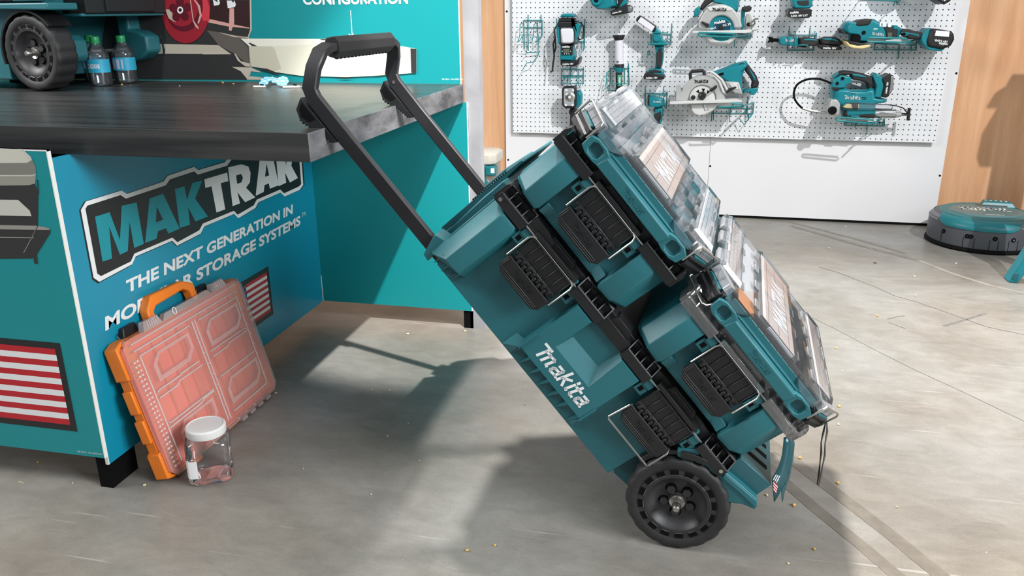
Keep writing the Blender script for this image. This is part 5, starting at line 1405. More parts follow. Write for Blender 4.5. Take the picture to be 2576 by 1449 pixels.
# blower at the top edge
tool('blower', 'teal cordless blower cut by the top edge with black battery to the right', 'blower', Z4, [
 ('housing', 'rnd', 't', [(805, -90), (1050, -90), (1068, 60), (1000, 92), (938, 96), (880, 92), (825, 50), (800, 0)], 0.03, 0.17),
 ('scroll', 'disc', 't', (865, 0, 52), 0.16, 0.185, 0.85), ('scroll_hole', 'disc', 'd', (860, 0, 22), 0.18, 0.187),
 ('neck', 'poly', 'b', [(1050, -50), (1165, -60), (1170, 20), (1110, 55), (1052, 96), (1035, 70), (1078, 30)], 0.05, 0.13, 0.006), ('trim', 'poly', 't', [(1085, 70), (1145, -20), (1158, -20), (1168, 30), (1105, 66), (1050, 100)], 0.05, 0.135, 0.003),
 ('battery', 'poly', 'b', [(1000, 112), (1150, 42), (1190, 52), (1212, 72), (1206, 116), (1180, 128), (1015, 156), (1002, 140)], 0.04, 0.15, 0.006), ('battery_print', 'text', 'W', ((1020, 138), (1112, 118), 'makita 18V'), 0.14, 0.152, None, 'battery'),
 ('battery_edge', 'poly', 'S', [(1172, 62), (1208, 68), (1205, 112), (1172, 118)], 0.12, 0.1515, 0.002)], GT)
# tube lantern and its hook
tool('tube_lantern', 'slim tube lantern with long white lens above a teal collar', 'work light', Z4, [
 ('lens', 'bar', 'w', ((1088, 395), (1090, 632), 38, 40), 0.04, 0.075), ('top_cap', 'bar', 'b', ((1083, 352), (1086, 395), 55, 42), 0.03, 0.085), ('cap_rim', 'bar', 'b', ((1083, 345), (1083, 362), 58, 58), 0.03, 0.085),
 ('collar', 'bar', 'b', ((1090, 630), (1089, 665), 43, 45), 0.03, 0.08), ('base', 'bar', 't', ((1089, 665), (1085, 716), 46, 32), 0.03, 0.08), ('handle', 'bar', 'g', ((1085, 716), (1086, 862), 32, 30), 0.03, 0.08), ('foot', 'bar', 'b', ((1086, 862), (1086, 960), 32, 46), 0.03, 0.08),
 ('label', 'poly', 'm', [(1070, 742), (1108, 740), (1104, 850), (1072, 850)], 0.07, 0.0955, 0.001), ('label_print', 'text', 'W', ((1098, 835), (1101, 760), 'makita'), 0.09, 0.0965, None, 'label'), ('lens_mark', 'poly', 'l', [(1058, 600), (1082, 600), (1082, 612), (1058, 612)], 0.06, 0.0905, 0.0003, 'lens')], GT)
rack('teal wire hook holding the tube lantern', Z4, [[(1178, 620, 0.0), (1186, 830, 0.01)], [(1040, 640, 0.0), (1040, 690, 0.01)], [(995, 672), (1190, 672)], [(998, 668), (1002, 830)], [(1142, 672), (1142, 830)], [(1000, 828, 0.01), (1002, 826, 0.1), (1180, 824, 0.1), (1186, 828, 0.01)], [(998, 700), (965, 712, 0.05), (962, 800, 0.08), (944, 882, 0.09), (985, 850, 0.06)], [(998, 890, 0.03), (965, 860, 0.06), (972, 770, 0.05)], [(1186, 830), (1142, 882, 0.05)], [(990, 830), (992, 890, 0.05), (1060, 895, 0.06)]])
# folding work light
tool('folding_work_light', 'folding work light with tilted square lamp head and battery foot', 'work light', Z4, [
 ('grip', 'rnd', 't', [(1435, 440), (1530, 440), (1528, 560), (1515, 640), (1500, 690), (1440, 680), (1448, 600), (1452, 520)], 0.03, 0.10),
 ('grip_pad', 'poly', 'g', [(1452, 530), (1470, 490), (1500, 478), (1516, 520), (1512, 600), (1494, 672), (1456, 668), (1452, 600)], 0.09, 0.104, 0.004),
 ('lamp_head', 'poly', 'b', [(1288, 150), (1452, 258), (1420, 322), (1252, 208), (1256, 180)], 0.05, 0.125, 0.004),
 ('lamp_panel', 'poly', 'w', [(1302, 166), (1438, 262), (1408, 312), (1268, 212)], 0.12, 0.128, 0.001),
 ('knuckle', 'rnd', 't', [(1450, 258), (1500, 316), (1520, 390), (1555, 408), (1556, 446), (1415, 442), (1414, 330)], 0.03, 0.115), ('pivot', 'disc', 't', (1460, 375, 36), 0.10, 0.125, 0.8),
 ('base', 'poly', 't', [(1370, 690), (1440, 678), (1500, 684), (1532, 708), (1520, 742), (1362, 728)], 0.02, 0.12, 0.005), ('base_inlay', 'poly', 'g', [(1380, 696), (1440, 684), (1500, 700), (1500, 722), (1440, 716), (1378, 722)], 0.11, 0.1225, 0.002),
 ('battery', 'poly', 'b', [(1338, 722), (1368, 712), (1520, 740), (1534, 750), (1532, 780), (1500, 786), (1328, 782), (1326, 752)], 0.02, 0.125, 0.005), ('battery_print', 'text', 'W', ((1350, 776), (1465, 776), 'makita 18V'), 0.12, 0.127, None, 'battery')], GT)
rack('teal wire hook holding the folding work light', Z4, [[(1606, 230, 0.0), (1596, 440, 0.01)], [(1400, 330, 0.0), (1400, 440, 0.01)], [(1410, 330), (1600, 338)], [(1420, 322, 0.12), (1560, 322, 0.12), (1560, 382, 0.1), (1600, 390, 0.01)], [(1370, 440, 0.10), (1560, 445, 0.12), (1600, 420, 0.01)], [(1385, 415, 0.1), (1370, 440, 0.10), (1420, 442, 0.12)], [(1540, 380, 0.06), (1598, 440, 0.01)], [(1378, 500, 0.02), (1366, 540, 0.06), (1392, 540, 0.06), (1386, 500, 0.02)]], bars=[[(1410, 432, 0.13), (1560, 436, 0.13)]])
# small inflator / lamp pistol
tool('pistol_light', 'small teal pistol grip light hanging above the clear organizer lid', 'torch', Z4, [
 ('barrel', 'rnd', 't', [(1368, 942), (1390, 938), (1480, 950), (1526, 972), (1528, 1036), (1480, 1060), (1380, 1046), (1364, 1030)], 0.03, 0.11),
 ('nose', 'poly', 'b', [(1366, 936), (1386, 934), (1388, 1042), (1366, 1034)], 0.03, 0.112, 0.003), ('emblem', 'logo', 'W', ((1418, 1008), (1502, 1014)), 0.10, 0.112, None, 'barrel'),
 ('handle', 'rnd', 't', [(1440, 1050), (1515, 1048), (1524, 1100), (1512, 1180), (1490, 1250), (1440, 1230), (1430, 1130)], 0.03, 0.095), ('grip_pad', 'poly', 'g', [(1432, 1125), (1475, 1105), (1500, 1092), (1500, 1150), (1478, 1240), (1440, 1225)], 0.085, 0.098, 0.004), ('trigger', 'poly', 'b', [(1422, 1075), (1445, 1065), (1450, 1110), (1428, 1112)], 0.05, 0.08, 0.003)], GT)
rack('teal wire hook holding the small pistol light', Z4, [[(1344, 855, 0.0), (1344, 1050, 0.01)], [(1526, 850, 0.0), (1526, 920, 0.01)], [(1340, 918), (1568, 918)], [(1340, 916, 0.01), (1345, 1044, 0.01)], [(1562, 895), (1552, 1070)], [(1335, 1046, 0.1), (1434, 1050, 0.12)], [(1345, 1044, 0.01), (1335, 1046, 0.1)], [(1388, 880, 0.1), (1390, 935, 0.12), (1565, 940, 0.1), (1562, 900, 0.01)], [(1518, 930), (1530, 985, 0.1), (1538, 1062, 0.1), (1552, 1070, 0.01)]])
# circular saw (top)
def arc(cx, cy, r, a0, a1, n=18, ry=None):
    ry = ry or r
    return [(cx + r * cos(radians(a0 + (a1 - a0) * i / n)), cy + ry * sin(radians(a0 + (a1 - a0) * i / n))) for i in range(n + 1)]
tool('circular_saw', 'upper circular saw with teal blade label, cut by the top edge', 'circular saw', Z5, [
 ('motor_housing', 'rnd', 't', [(600, -120), (760, -100), (768, 40), (745, 130), (700, 130), (640, 70), (540, 40), (470, 20), (520, -60)], 0.04, 0.15),
 ('handle', 'poly', 'g', [(345, 70), (395, 0), (460, -60), (560, -80), (560, -30), (480, 20), (420, 60), (380, 104), (350, 115)], 0.06, 0.13, 0.008),
 ('rear_body', 'poly', 't', [(285, 98), (340, 60), (352, 120), (322, 172), (276, 190)], 0.06, 0.14, 0.006),
 ('blade', 'disc', 'S', (575, 300, 150), 0.155, 0.158, 1.0), ('blade_label', 'disc', 't', (575, 296, 132), 0.158, 0.161, 1.0), ('blade_core', 'disc', 'n', (580, 300, 78), 0.161, 0.1625, 1.0), ('arbor', 'disc', 'b', (575, 296, 24), 0.16, 0.17, 0.8),
 ('blade_print', 'text', 'W', ((500, 262), (618, 240), 'makita'), 0.15, 0.1635, None, 'blade_core'), ('blade_print', 'text', 'W', ((452, 325), (520, 305), 'MAX'), 0.15, 0.1635, None, 'blade_core'), ('blade_print', 'text', 'W', ((590, 292), (676, 265), 'TC 24'), 0.15, 0.1635, None, 'blade_core'),
 ('upper_guard', 'poly', 's', arc(560, 315, 238, 184, 356, 26, 272) + [(706, 300)] + list(reversed(arc(575, 300, 134, 183, 352, 22))) + [(440, 330)], 0.10, 0.175, 0.008),
 ('guard_band', 'poly', 'L', [(420, 82), (450, 66), (640, 66), (700, 90), (690, 118), (520, 112), (450, 122)], 0.17, 0.179, 0.003), ('emblem', 'logo', 'd', ((468, 118), (632, 118)), 0.17, 0.1805, None, 'guard_band'),
 ('guard_stripe', 'poly', 'L', [(320, 200), (372, 118), (384, 124), (332, 205)], 0.17, 0.179, 0.002),
 ('lower_guard', 'poly', 'L', arc(570, 350, 175, 12, 168, 20, 138) + list(reversed(arc(575, 330, 132, 20, 160, 18, 112))), 0.10, 0.165, 0.005), ('blade_foot', 'poly', 'n', arc(575, 330, 120, 15, 165, 16, 108), 0.15, 0.157, 0.001),
 ('base_plate', 'poly', 'L', [(262, 336), (330, 332), (830, 322), (975, 305), (984, 318), (840, 356), (262, 356)], 0.03, 0.20, 0.002), ('base_end', 'poly', 'L', [(905, 300), (960, 290), (984, 316), (900, 326)], 0.06, 0.205, 0.002),
 ('bracket', 'poly', 's', [(826, 332), (840, 170), (868, 148), (888, 152), (900, 210), (916, 315)], 0.06, 0.15, 0.004), ('front_knob', 'rnd', 'g', [(796, 78), (862, 58), (900, 76), (892, 112), (842, 132), (790, 104)], 0.12, 0.18), ('knob_stem', 'poly', 't', [(786, 100), (830, 120), (820, 300), (790, 330)], 0.08, 0.14, 0.004),
 ('lever', 'poly', 'b', [(358, 224), (446, 256), (440, 296), (424, 300), (366, 252)], 0.175, 0.19, 0.004), ('wing_nut', 'wire', 'h', [[(880, 262, 0.17), (920, 220, 0.18), (945, 200, 0.18), (972, 204, 0.18)], [(925, 215, 0.18), (935, 250, 0.18), (900, 290, 0.17)]], 0.17, 0.17, 0.005), ('nut', 'disc', 'd', (868, 262, 18), 0.15, 0.17)], GT)
rack('teal wire hook under the upper circular saw', Z5, [[(860, 300, 0.0), (860, 410, 0.01)], [(740, 402), (892, 408)], [(740, 360), (892, 365)], [(892, 345), (892, 412)], [(842, 360), (842, 410)], [(720, 398, 0.1), (712, 505, 0.02)], [(892, 405, 0.01), (755, 388, 0.12)], [(760, 372, 0.15), (840, 438, 0.05)]], bars=[[(330, 350, 0.22), (328, 374, 0.22), (345, 386, 0.22), (700, 396, 0.22), (720, 384, 0.22), (716, 362, 0.22), (330, 350, 0.22)], [(720, 390, 0.22), (890, 360, 0.02)]])
# rear handle saw
tool('rear_handle_saw', 'lower circular saw with rear handle and pale grey blade guard', 'circular saw', Z5, [
 ('motor_housing', 'rnd', 't', [(480, 772), (690, 690), (845, 655), (860, 690), (790, 740), (790, 860), (810, 990), (760, 1000), (700, 900), (600, 860)], 0.03, 0.14),
 ('handle_top', 'poly', 't', [(690, 692), (846, 654), (858, 690), (822, 756), (800, 815), (770, 845), (700, 815), (770, 800), (780, 740), (740, 745), (700, 790)], 0.05, 0.12, 0.004),
 ('rear_grip', 'poly', 'g', [(826, 706), (860, 684), (955, 818), (978, 885), (972, 938), (892, 952), (905, 884), (880, 830), (832, 770)], 0.05, 0.125, 0.010), ('grip_inlay', 'poly', 't', [(868, 740), (884, 752), (934, 826), (944, 868), (930, 862), (898, 800)], 0.12, 0.129, 0.002),
 ('handle_foot', 'poly', 't', [(806, 1005), (822, 968), (880, 950), (970, 935), (966, 975), (925, 1022), (872, 1012), (890, 985), (850, 985)], 0.05, 0.12, 0.004), ('vents', 'poly', 'd', [(540, 792), (596, 774), (600, 806), (546, 812)], 0.13, 0.141, 0.001), ('lock_button', 'poly', 'g', [(764, 686), (810, 672), (818, 690), (776, 706)], 0.11, 0.13, 0.002),
 ('gear_case', 'poly', 's', [(610, 872), (764, 882), (796, 985), (804, 1010), (720, 1002), (640, 945)], 0.05, 0.16, 0.006), ('gear_inlay', 'poly', 'L', [(650, 895), (740, 900), (760, 960), (690, 950)], 0.155, 0.164, 0.003),
 ('blade', 'disc', 'S', (372, 1060, 150), 0.155, 0.158, 1.0), ('inner_plate', 'disc', 'L', (372, 1050, 128), 0.158, 0.165, 0.98), ('hub', 'disc', 'b', (368, 1030, 44), 0.16, 0.185, 0.7), ('hub_shine', 'disc', 'S', (350, 1018, 8), 0.183, 0.187), ('bolt', 'disc', 'b', (272, 1048, 24), 0.16, 0.18, 0.8),
 ('upper_guard', 'poly', 's', [(88, 1080), (92, 940), (120, 930), (150, 985)] + arc(372, 1055, 232, 196, 345, 22, 242) + [(618, 1070), (520, 1075)] + list(reversed(arc(372, 1060, 150, 188, 350, 20, 152))) + [(205, 1080)], 0.10, 0.175, 0.008),
 ('emblem', 'logo', 'd', ((275, 890), (437, 884)), 0.17, 0.1765, None, 'upper_guard'), ('spoke', 'poly', 'd', [(300, 985), (330, 960), (340, 1000)], 0.16, 0.1665, 0.001), ('spoke', 'poly', 'd', [(360, 950), (400, 950), (385, 990)], 0.16, 0.1665, 0.001), ('spoke', 'poly', 'd', [(425, 965), (450, 985), (415, 1010)], 0.16, 0.1665, 0.001),
 ('front_handle', 'wire', 'g', [[(245, 852, 0.12), (240, 790, 0.12), (258, 766, 0.12), (372, 758, 0.12), (388, 770, 0.12), (392, 805, 0.12)]], 0.12, 0.12, 0.010),
 ('hose_guard', 'wire', 'L', [[(425, 790, 0.16), (428, 770, 0.17), (452, 764, 0.175), (510, 796, 0.18), (580, 856, 0.185), (640, 968, 0.185), (622, 1006, 0.18), (594, 980, 0.18), (550, 870, 0.18), (500, 815, 0.175), (430, 792, 0.165)]], 0.17, 0.17, 0.006),
 ('base_plate', 'poly', 'L', [(18, 1098), (90, 1090), (740, 1066), (798, 1086), (800, 1096), (560, 1106), (22, 1118)], 0.03, 0.20, 0.002), ('front_bracket', 'poly', 's', [(88, 930), (120, 928), (150, 1000), (155, 1080), (92, 1085)], 0.06, 0.17, 0.004),
 ('lower_guard', 'poly', 'L', [(246, 1112), (544, 1104), (520, 1150), (480, 1192), (400, 1232), (330, 1245), (280, 1222), (250, 1180)], 0.10, 0.168, 0.006), ('guard_spoke', 'wire', 's', [[(385, 1115, 0.17), (405, 1180, 0.172), (440, 1160, 0.172)]], 0.1, 0.1, 0.004),
 ('lever', 'poly', 'b', [(440, 968), (516, 914), (532, 920), (526, 945), (462, 990)], 0.175, 0.195, 0.005), ('lever', 'poly', 'b', [(618, 990), (648, 952), (728, 928), (742, 940), (665, 985), (630, 1008)], 0.175, 0.195, 0.005)], GT)
rack('teal wire hook under the rear handle saw', Z5, [[(862, 1035, 0.0), (852, 1210, 0.01)], [(700, 1040, 0.0), (700, 1160, 0.01)], [(480, 1158), (922, 1162)], [(468, 1212), (912, 1216)], [(925, 1095), (912, 1222)], [(480, 1130), (468, 1292, 0.03), (488, 1290, 0.04), (490, 1160)], [(672, 1158), (658, 1312, 0.02)], [(850, 1150), (850, 1216)], [(806, 1142, 0.16), (925, 1096, 0.01)], [(912, 1216), (868, 1270, 0.03), (822, 1342, 0.05), (765, 1268, 0.04)], [(838, 1160), (866, 1290, 0.03), (868, 1220, 0.02)]], bars=[[(545, 1132, 0.22), (548, 1150, 0.22), (790, 1140, 0.22), (808, 1128, 0.22), (784, 1112, 0.22), (690, 1112, 0.22)], [(808, 1140, 0.22), (920, 1100, 0.02)]])
# tool at the top with battery
tool('cordless_driver', 'cordless tool cut by the top edge, its black battery above the ratchet', 'cordless tool', Z6, [
 ('foot', 'poly', 't', [(368, -20), (582, -20), (580, 66), (545, 86), (400, 86), (384, 52)], 0.04, 0.16, 0.006), ('handle', 'rnd', 'g', [(420, -330), (540, -330), (560, -20), (410, -20)], 0.05, 0.14), ('head', 'rnd', 't', [(330, -520), (620, -520), (620, -380), (560, -320), (410, -320), (330, -400)], 0.03, 0.15),
 ('foot_inlay', 'poly', 'g', [(420, 10), (540, 2), (545, 50), (500, 56), (440, 50)], 0.15, 0.1635, 0.002), ('battery', 'poly', 'b', [(338, 92), (365, 86), (560, 88), (574, 100), (570, 158), (540, 184), (352, 178), (334, 150)], 0.02, 0.17, 0.006), ('battery_print', 'text', 'W', ((352, 140), (440, 134), 'makita'), 0.16, 0.172, None, 'battery'), ('battery_print', 'text', 'W', ((360, 172), (532, 166), '5.0Ah 18V LXT'), 0.16, 0.172, None, 'battery')], GT)
# ratchet
tool('cordless_ratchet', 'slim cordless ratchet lying level in its hook with dark jaw to the left', 'ratchet', Z6, [
 ('barrel', 'rnd', 't', [(232, 400), (245, 378), (270, 368), (432, 376), (436, 470), (250, 456), (230, 432)], 0.04, 0.11),
 ('jaw', 'poly', 'd', [(132, 380), (150, 372), (168, 376), (182, 388), (236, 390), (236, 422), (182, 424), (160, 442), (136, 440), (130, 420), (142, 408)], 0.06, 0.09, 0.003), ('anvil', 'disc', 'S', (152, 436, 10), 0.085, 0.1),
 ('grip', 'rnd', 'g', [(432, 382), (510, 374), (640, 392), (646, 440), (600, 468), (500, 468), (436, 462)], 0.04, 0.11), ('grip_inlay', 'poly', 't', [(492, 396), (560, 392), (630, 404), (632, 414), (560, 408), (498, 410)], 0.10, 0.112, 0.002),
 ('tail', 'rnd', 'g', [(636, 394), (700, 370), (800, 370), (850, 396), (884, 444), (850, 462), (650, 446)], 0.035, 0.115), ('tail_inlay', 'poly', 't', [(670, 394), (720, 386), (810, 392), (850, 420), (812, 420), (796, 408), (700, 404)], 0.11, 0.118, 0.002),
 ('battery', 'poly', 'b', [(640, 448), (840, 462), (882, 480), (876, 506), (840, 508), (672, 500), (640, 478)], 0.035, 0.12, 0.004), ('battery_print', 'text', 'W', ((686, 494), (820, 500), 'makita 18V'), 0.11, 0.1215, None, 'battery'), ('emblem', 'logo', 'W', ((297, 418), (412, 424)), 0.10, 0.112, None, 'barrel'), ('trigger', 'poly', 'b', [(440, 468), (520, 472), (520, 484), (444, 478)], 0.05, 0.1, 0.002)], GT)
rack('teal wire hook holding the slim ratchet', Z6, [[(346, 278, 0.0), (344, 372, 0.01)], [(556, 278, 0.0), (554, 372, 0.01)], [(336, 354), (622, 354)], [(618, 330), (620, 382)], [(328, 460), (325, 512)], [(325, 510), (592, 510)], [(592, 430), (592, 514)], [(440, 456, 0.12), (526, 456, 0.12), (534, 470, 0.12), (532, 505, 0.02)], [(344, 352, 0.01), (340, 356, 0.12), (346, 460, 0.12), (330, 470, 0.01)], [(405, 318, 0.02), (408, 360, 0.12), (404, 470, 0.12)], [(600, 320, 0.01), (604, 360, 0.12), (590, 460, 0.05)], [(395, 468, 0.1), (392, 512, 0.01)]])
# polisher
tool('polisher', 'large teal polisher with cream foam pad and big battery at the right', 'polisher', Z6, [
 ('body', 'rnd', 't', [(862, 320), (872, 258), (905, 218), (960, 210), (1012, 228), (1070, 202), (1190, 190), (1225, 215), (1330, 238), (1440, 268), (1472, 290), (1452, 330), (1440, 392), (1310, 402), (1190, 390), (1120, 384), (1110, 432), (955, 430), (945, 345), (900, 342)], 0.04, 0.20),
 ('nose_cover', 'poly', 'g', [(862, 318), (866, 286), (902, 314), (938, 348), (884, 338)], 0.09, 0.2, 0.004), ('top_grip', 'poly', 'g', [(1012, 258), (1030, 228), (1070, 202), (1190, 190), (1172, 230), (1150, 258), (1060, 268)], 0.06, 0.205, 0.008),
 ('waist', 'poly', 'g', [(1300, 268), (1440, 272), (1446, 320), (1436, 394), (1330, 402), (1320, 320)], 0.05, 0.206, 0.006), ('switch', 'poly', 'l', [(1340, 332), (1386, 330), (1386, 382), (1340, 380)], 0.2, 0.21, 0.002), ('dial_frame', 'poly', 't', [(1400, 254), (1440, 256), (1446, 294), (1404, 298)], 0.2, 0.2095, 0.002), ('dial', 'disc', 'W', (1362, 258, 16), 0.2, 0.2115), ('sticker', 'poly', 'W', [(1262, 224), (1330, 234), (1326, 272), (1258, 268)], 0.19, 0.2015, 0.0005), ('sticker_print', 'poly', 't', [(1278, 234), (1290, 236), (1288, 266), (1276, 264)], 0.2, 0.2025, 0.0003, 'sticker'),
 ('handle', 'poly', 'g', [(1440, 300), (1472, 286), (1560, 296), (1632, 318), (1704, 330), (1700, 395), (1662, 402), (1560, 396), (1482, 345)], 0.07, 0.15, 0.008), ('handle_inlay', 'poly', 't', [(1470, 330), (1500, 322), (1560, 330), (1660, 350), (1664, 372), (1560, 346), (1520, 370)], 0.14, 0.153, 0.002), ('knob', 'disc', 'd', (1100, 330, 17), 0.19, 0.205), ('knob', 'disc', 'd', (1506, 346, 16), 0.14, 0.158),
 ('emblem', 'logo', 'W', ((1175, 350), (1304, 366)), 0.19, 0.2012, None, 'body'), ('emblem_print', 'text', 'W', ((1192, 302), (1238, 306), 'XPT'), 0.19, 0.2012, None, 'body'),
 ('foot', 'poly', 't', [(1700, 345), (1758, 284), (1772, 290), (1740, 420), (1752, 470), (1890, 500), (1932, 480), (1890, 522), (1760, 508), (1692, 430), (1684, 386)], 0.04, 0.17, 0.005), ('battery', 'poly', 'b', [(1776, 300), (1830, 290), (1990, 316), (2018, 345), (2020, 400), (1984, 470), (1890, 500), (1752, 470), (1738, 420)], 0.03, 0.18, 0.010),
 ('battery_label', 'poly', 'W', [(1832, 308), (1968, 318), (1962, 374), (1818, 362)], 0.175, 0.1815, 0.0005), ('battery_print', 'text', 'W', ((1948, 412), (1820, 396), '18V 5.0Ah'), 0.17, 0.1815, None, 'battery'), ('battery_print', 'text', 'W', ((1950, 440), (1862, 428), 'makita'), 0.17, 0.1815, None, 'battery'),
 ('gear_neck', 'disc', 'd', (1025, 390, 46), 0.18, 0.21, 0.8), ('pad_plate', 'poly', 'b', [(950, 412), (1106, 440), (1166, 452), (1120, 466), (1030, 462), (950, 440)], 0.02, 0.22, 0.004),
 ('foam_pad', 'poly', 'c', [(924, 414), (958, 448), (1040, 464), (1168, 452), (1160, 478), (1082, 497), (1000, 490), (958, 478), (928, 446)], 0.01, 0.225, 0.006)], GT)
rack('teal wire hook under the large polisher', Z6, [[(1212, 440), (1636, 460)], [(1204, 504), (1632, 508)], [(1216, 436), (1206, 512)], [(1326, 446), (1322, 506)], [(1460, 450), (1450, 590, 0.02)], [(1632, 400), (1630, 512)], [(1580, 456), (1578, 510)], [(1280, 440, 0.12), (1320, 530, 0.03)], [(1545, 440, 0.15), (1578, 525, 0.03)], [(1560, 420, 0.16), (1636, 452, 0.01)]], bars=[[(1130, 382, 0.225), (1128, 404, 0.225), (1150, 422, 0.225), (1520, 432, 0.225), (1545, 414, 0.225), (1528, 390, 0.225), (1146, 380, 0.225)], [(1545, 434, 0.2), (1620, 400, 0.02)]])
# grease gun
tool('grease_gun', 'teal cordless grease gun with black hose loop at lower right of the pegboard', 'grease gun', Z6, [
 ('body', 'rnd', 't', [(760, 885), (905, 882), (925, 905), (1110, 905), (1150, 888), (1200, 892), (1206, 985), (1330, 1000), (1318, 1030), (1240, 1042), (1210, 1050), (1210, 1170), (880, 1195), (862, 1080), (760, 1030)], 0.04, 0.16, 0.006),
 ('top_handle', 'poly', 'g', [(800, 795), (870, 726), (920, 720), (1000, 730), (1090, 748), (1190, 780), (1198, 850), (1150, 905), (1148, 860), (1120, 838), (1070, 820), (980, 808), (972, 762), (880, 762)], 0.06, 0.14, 0.010), ('handle_inlay', 'poly', 't', [(985, 744), (1060, 756), (1120, 776), (1130, 788), (1060, 778), (990, 768)], 0.13, 0.144, 0.002),
 ('front_housing', 'poly', 't', [(784, 840), (800, 800), (872, 760), (972, 780), (978, 835), (930, 858), (912, 890), (765, 905)], 0.05, 0.15, 0.006), ('rear_horn', 'poly', 't', [(786, 775), (830, 750), (860, 735), (812, 800)], 0.06, 0.13, 0.003), ('knob', 'disc', 'd', (886, 795, 15), 0.14, 0.155), ('knob', 'disc', 'd', (832, 845, 14), 0.14, 0.155), ('plate', 'poly', 'b', [(780, 884), (852, 886), (852, 914), (780, 912)], 0.15, 0.163, 0.001), ('vent', 'poly', 'd', [(1080, 985), (1126, 988), (1126, 994), (1080, 991)], 0.15, 0.161, 0.0005), ('vent', 'poly', 'd', [(1080, 1000), (1126, 1003), (1126, 1009), (1080, 1006)], 0.15, 0.161, 0.0005), ('vent', 'poly', 'd', [(965, 942), (1015, 945), (1015, 952), (965, 949)], 0.15, 0.161, 0.0005),
 ('battery_mount', 'poly', 't', [(1192, 775), (1232, 742), (1288, 782), (1308, 860), (1276, 992), (1202, 985), (1230, 870)], 0.04, 0.15, 0.005), ('battery', 'poly', 'b', [(1288, 795), (1368, 754), (1404, 764), (1402, 900), (1354, 975), (1330, 992), (1278, 985), (1312, 862)], 0.03, 0.16, 0.006), ('battery_edge', 'poly', 'S', [(1376, 766), (1400, 772), (1398, 898), (1350, 968), (1366, 880)], 0.15, 0.163, 0.002), ('battery_print', 'text', 'W', ((1332, 948), (1352, 830), 'makita 18V'), 0.15, 0.162, None, 'battery'),
 ('pump_head', 'poly', 's', [(772, 1008), (830, 1010), (862, 1052), (852, 1172), (742, 1166), (746, 1090)], 0.05, 0.185, 0.006), ('head_knob', 'disc', 'd', (788, 1124, 40), 0.18, 0.205, 0.8), ('valve', 'bar', 'S', ((715, 1048), (748, 1050), 8, 8), 0.10, 0.12),
 ('barrel', 'bar', 'S', ((880, 1148), (1420, 1152), 44, 42), 0.06, 0.13), ('barrel_end', 'bar', 's', ((1390, 1152), (1475, 1152), 43, 28), 0.06, 0.13), ('barrel_clamp', 'poly', 'g', [(905, 1110), (1180, 1118), (1230, 1190), (1200, 1200), (890, 1180)], 0.05, 0.158, 0.008), ('clamp_inlay', 'poly', 't', [(970, 1168), (1058, 1172), (1058, 1190), (970, 1186)], 0.15, 0.162, 0.002),
 ('rod', 'bar', 'b', ((1470, 1150), (1552, 1155), 8, 8), 0.085, 0.105), ('rod_handle', 'bar', 'b', ((1560, 1092), (1546, 1220), 14, 14), 0.085, 0.105), ('spring_sleeve', 'bar', 'C', ((905, 1070), (1390, 1085), 34, 22), 0.15, 0.18), ('coupler', 'poly', 'c', [(888, 1078), (940, 1052), (975, 1058), (1050, 1056), (1050, 1098), (980, 1105), (900, 1092)], 0.155, 0.172, 0.003), ('coupler_cap', 'poly', 'd', [(975, 1048), (1042, 1046), (1044, 1100), (985, 1104)], 0.15, 0.176, 0.003),
 ('chain', 'wire', 'b', [[(1340, 1060, 0.17), (1430, 1072, 0.16), (1500, 1095, 0.14), (1545, 1150, 0.1)], [(1475, 1170, 0.1), (1545, 1165, 0.1)]], 0.1, 0.1, 0.003), ('emblem', 'logo', 'W', ((897, 1000), (1068, 1010)), 0.15, 0.1615, None, 'body'),
 ('hose', 'wire', 'd', [smooth_path([(778, 850, 0.1), (700, 815, 0.1), (620, 797, 0.1), (520, 806, 0.1), (432, 850, 0.1), (396, 915, 0.1), (394, 985, 0.1), (425, 1045, 0.1), (480, 1096, 0.1), (560, 1122, 0.1)], 4)], 0.1, 0.1, 0.006), ('hose_spring', 'wire', 'S', [[(480, 1096, 0.1), (560, 1122, 0.1), (632, 1132, 0.1)]], 0.1, 0.1, 0.0068), ('hose_fitting', 'bar', 'S', ((630, 1132), (745, 1146), 9, 14), 0.09, 0.11)], GT)
rack('teal wire hook under the grease gun', Z6, [[(905, 1240), (1306, 1240)], [(902, 1268), (1306, 1276)], [(905, 1232), (902, 1272)], [(1016, 1248), (1012, 1292, 0.02)], [(1136, 1250), (1130, 1358, 0.02)], [(1310, 1200), (1306, 1280)], [(1262, 1228), (1260, 1278)], [(975, 1230, 0.1), (1018, 1290, 0.02)], [(1225, 1230, 0.14), (1264, 1290, 0.03)], [(1230, 1210, 0.16), (1310, 1215, 0.01)]], bars=[[(820, 1188, 0.21), (812, 1206, 0.21), (826, 1220, 0.21), (1180, 1252, 0.21), (1202, 1232, 0.21), (1192, 1214, 0.21), (830, 1188, 0.21)], [(1205, 1250, 0.19), (1290, 1185, 0.02)]])
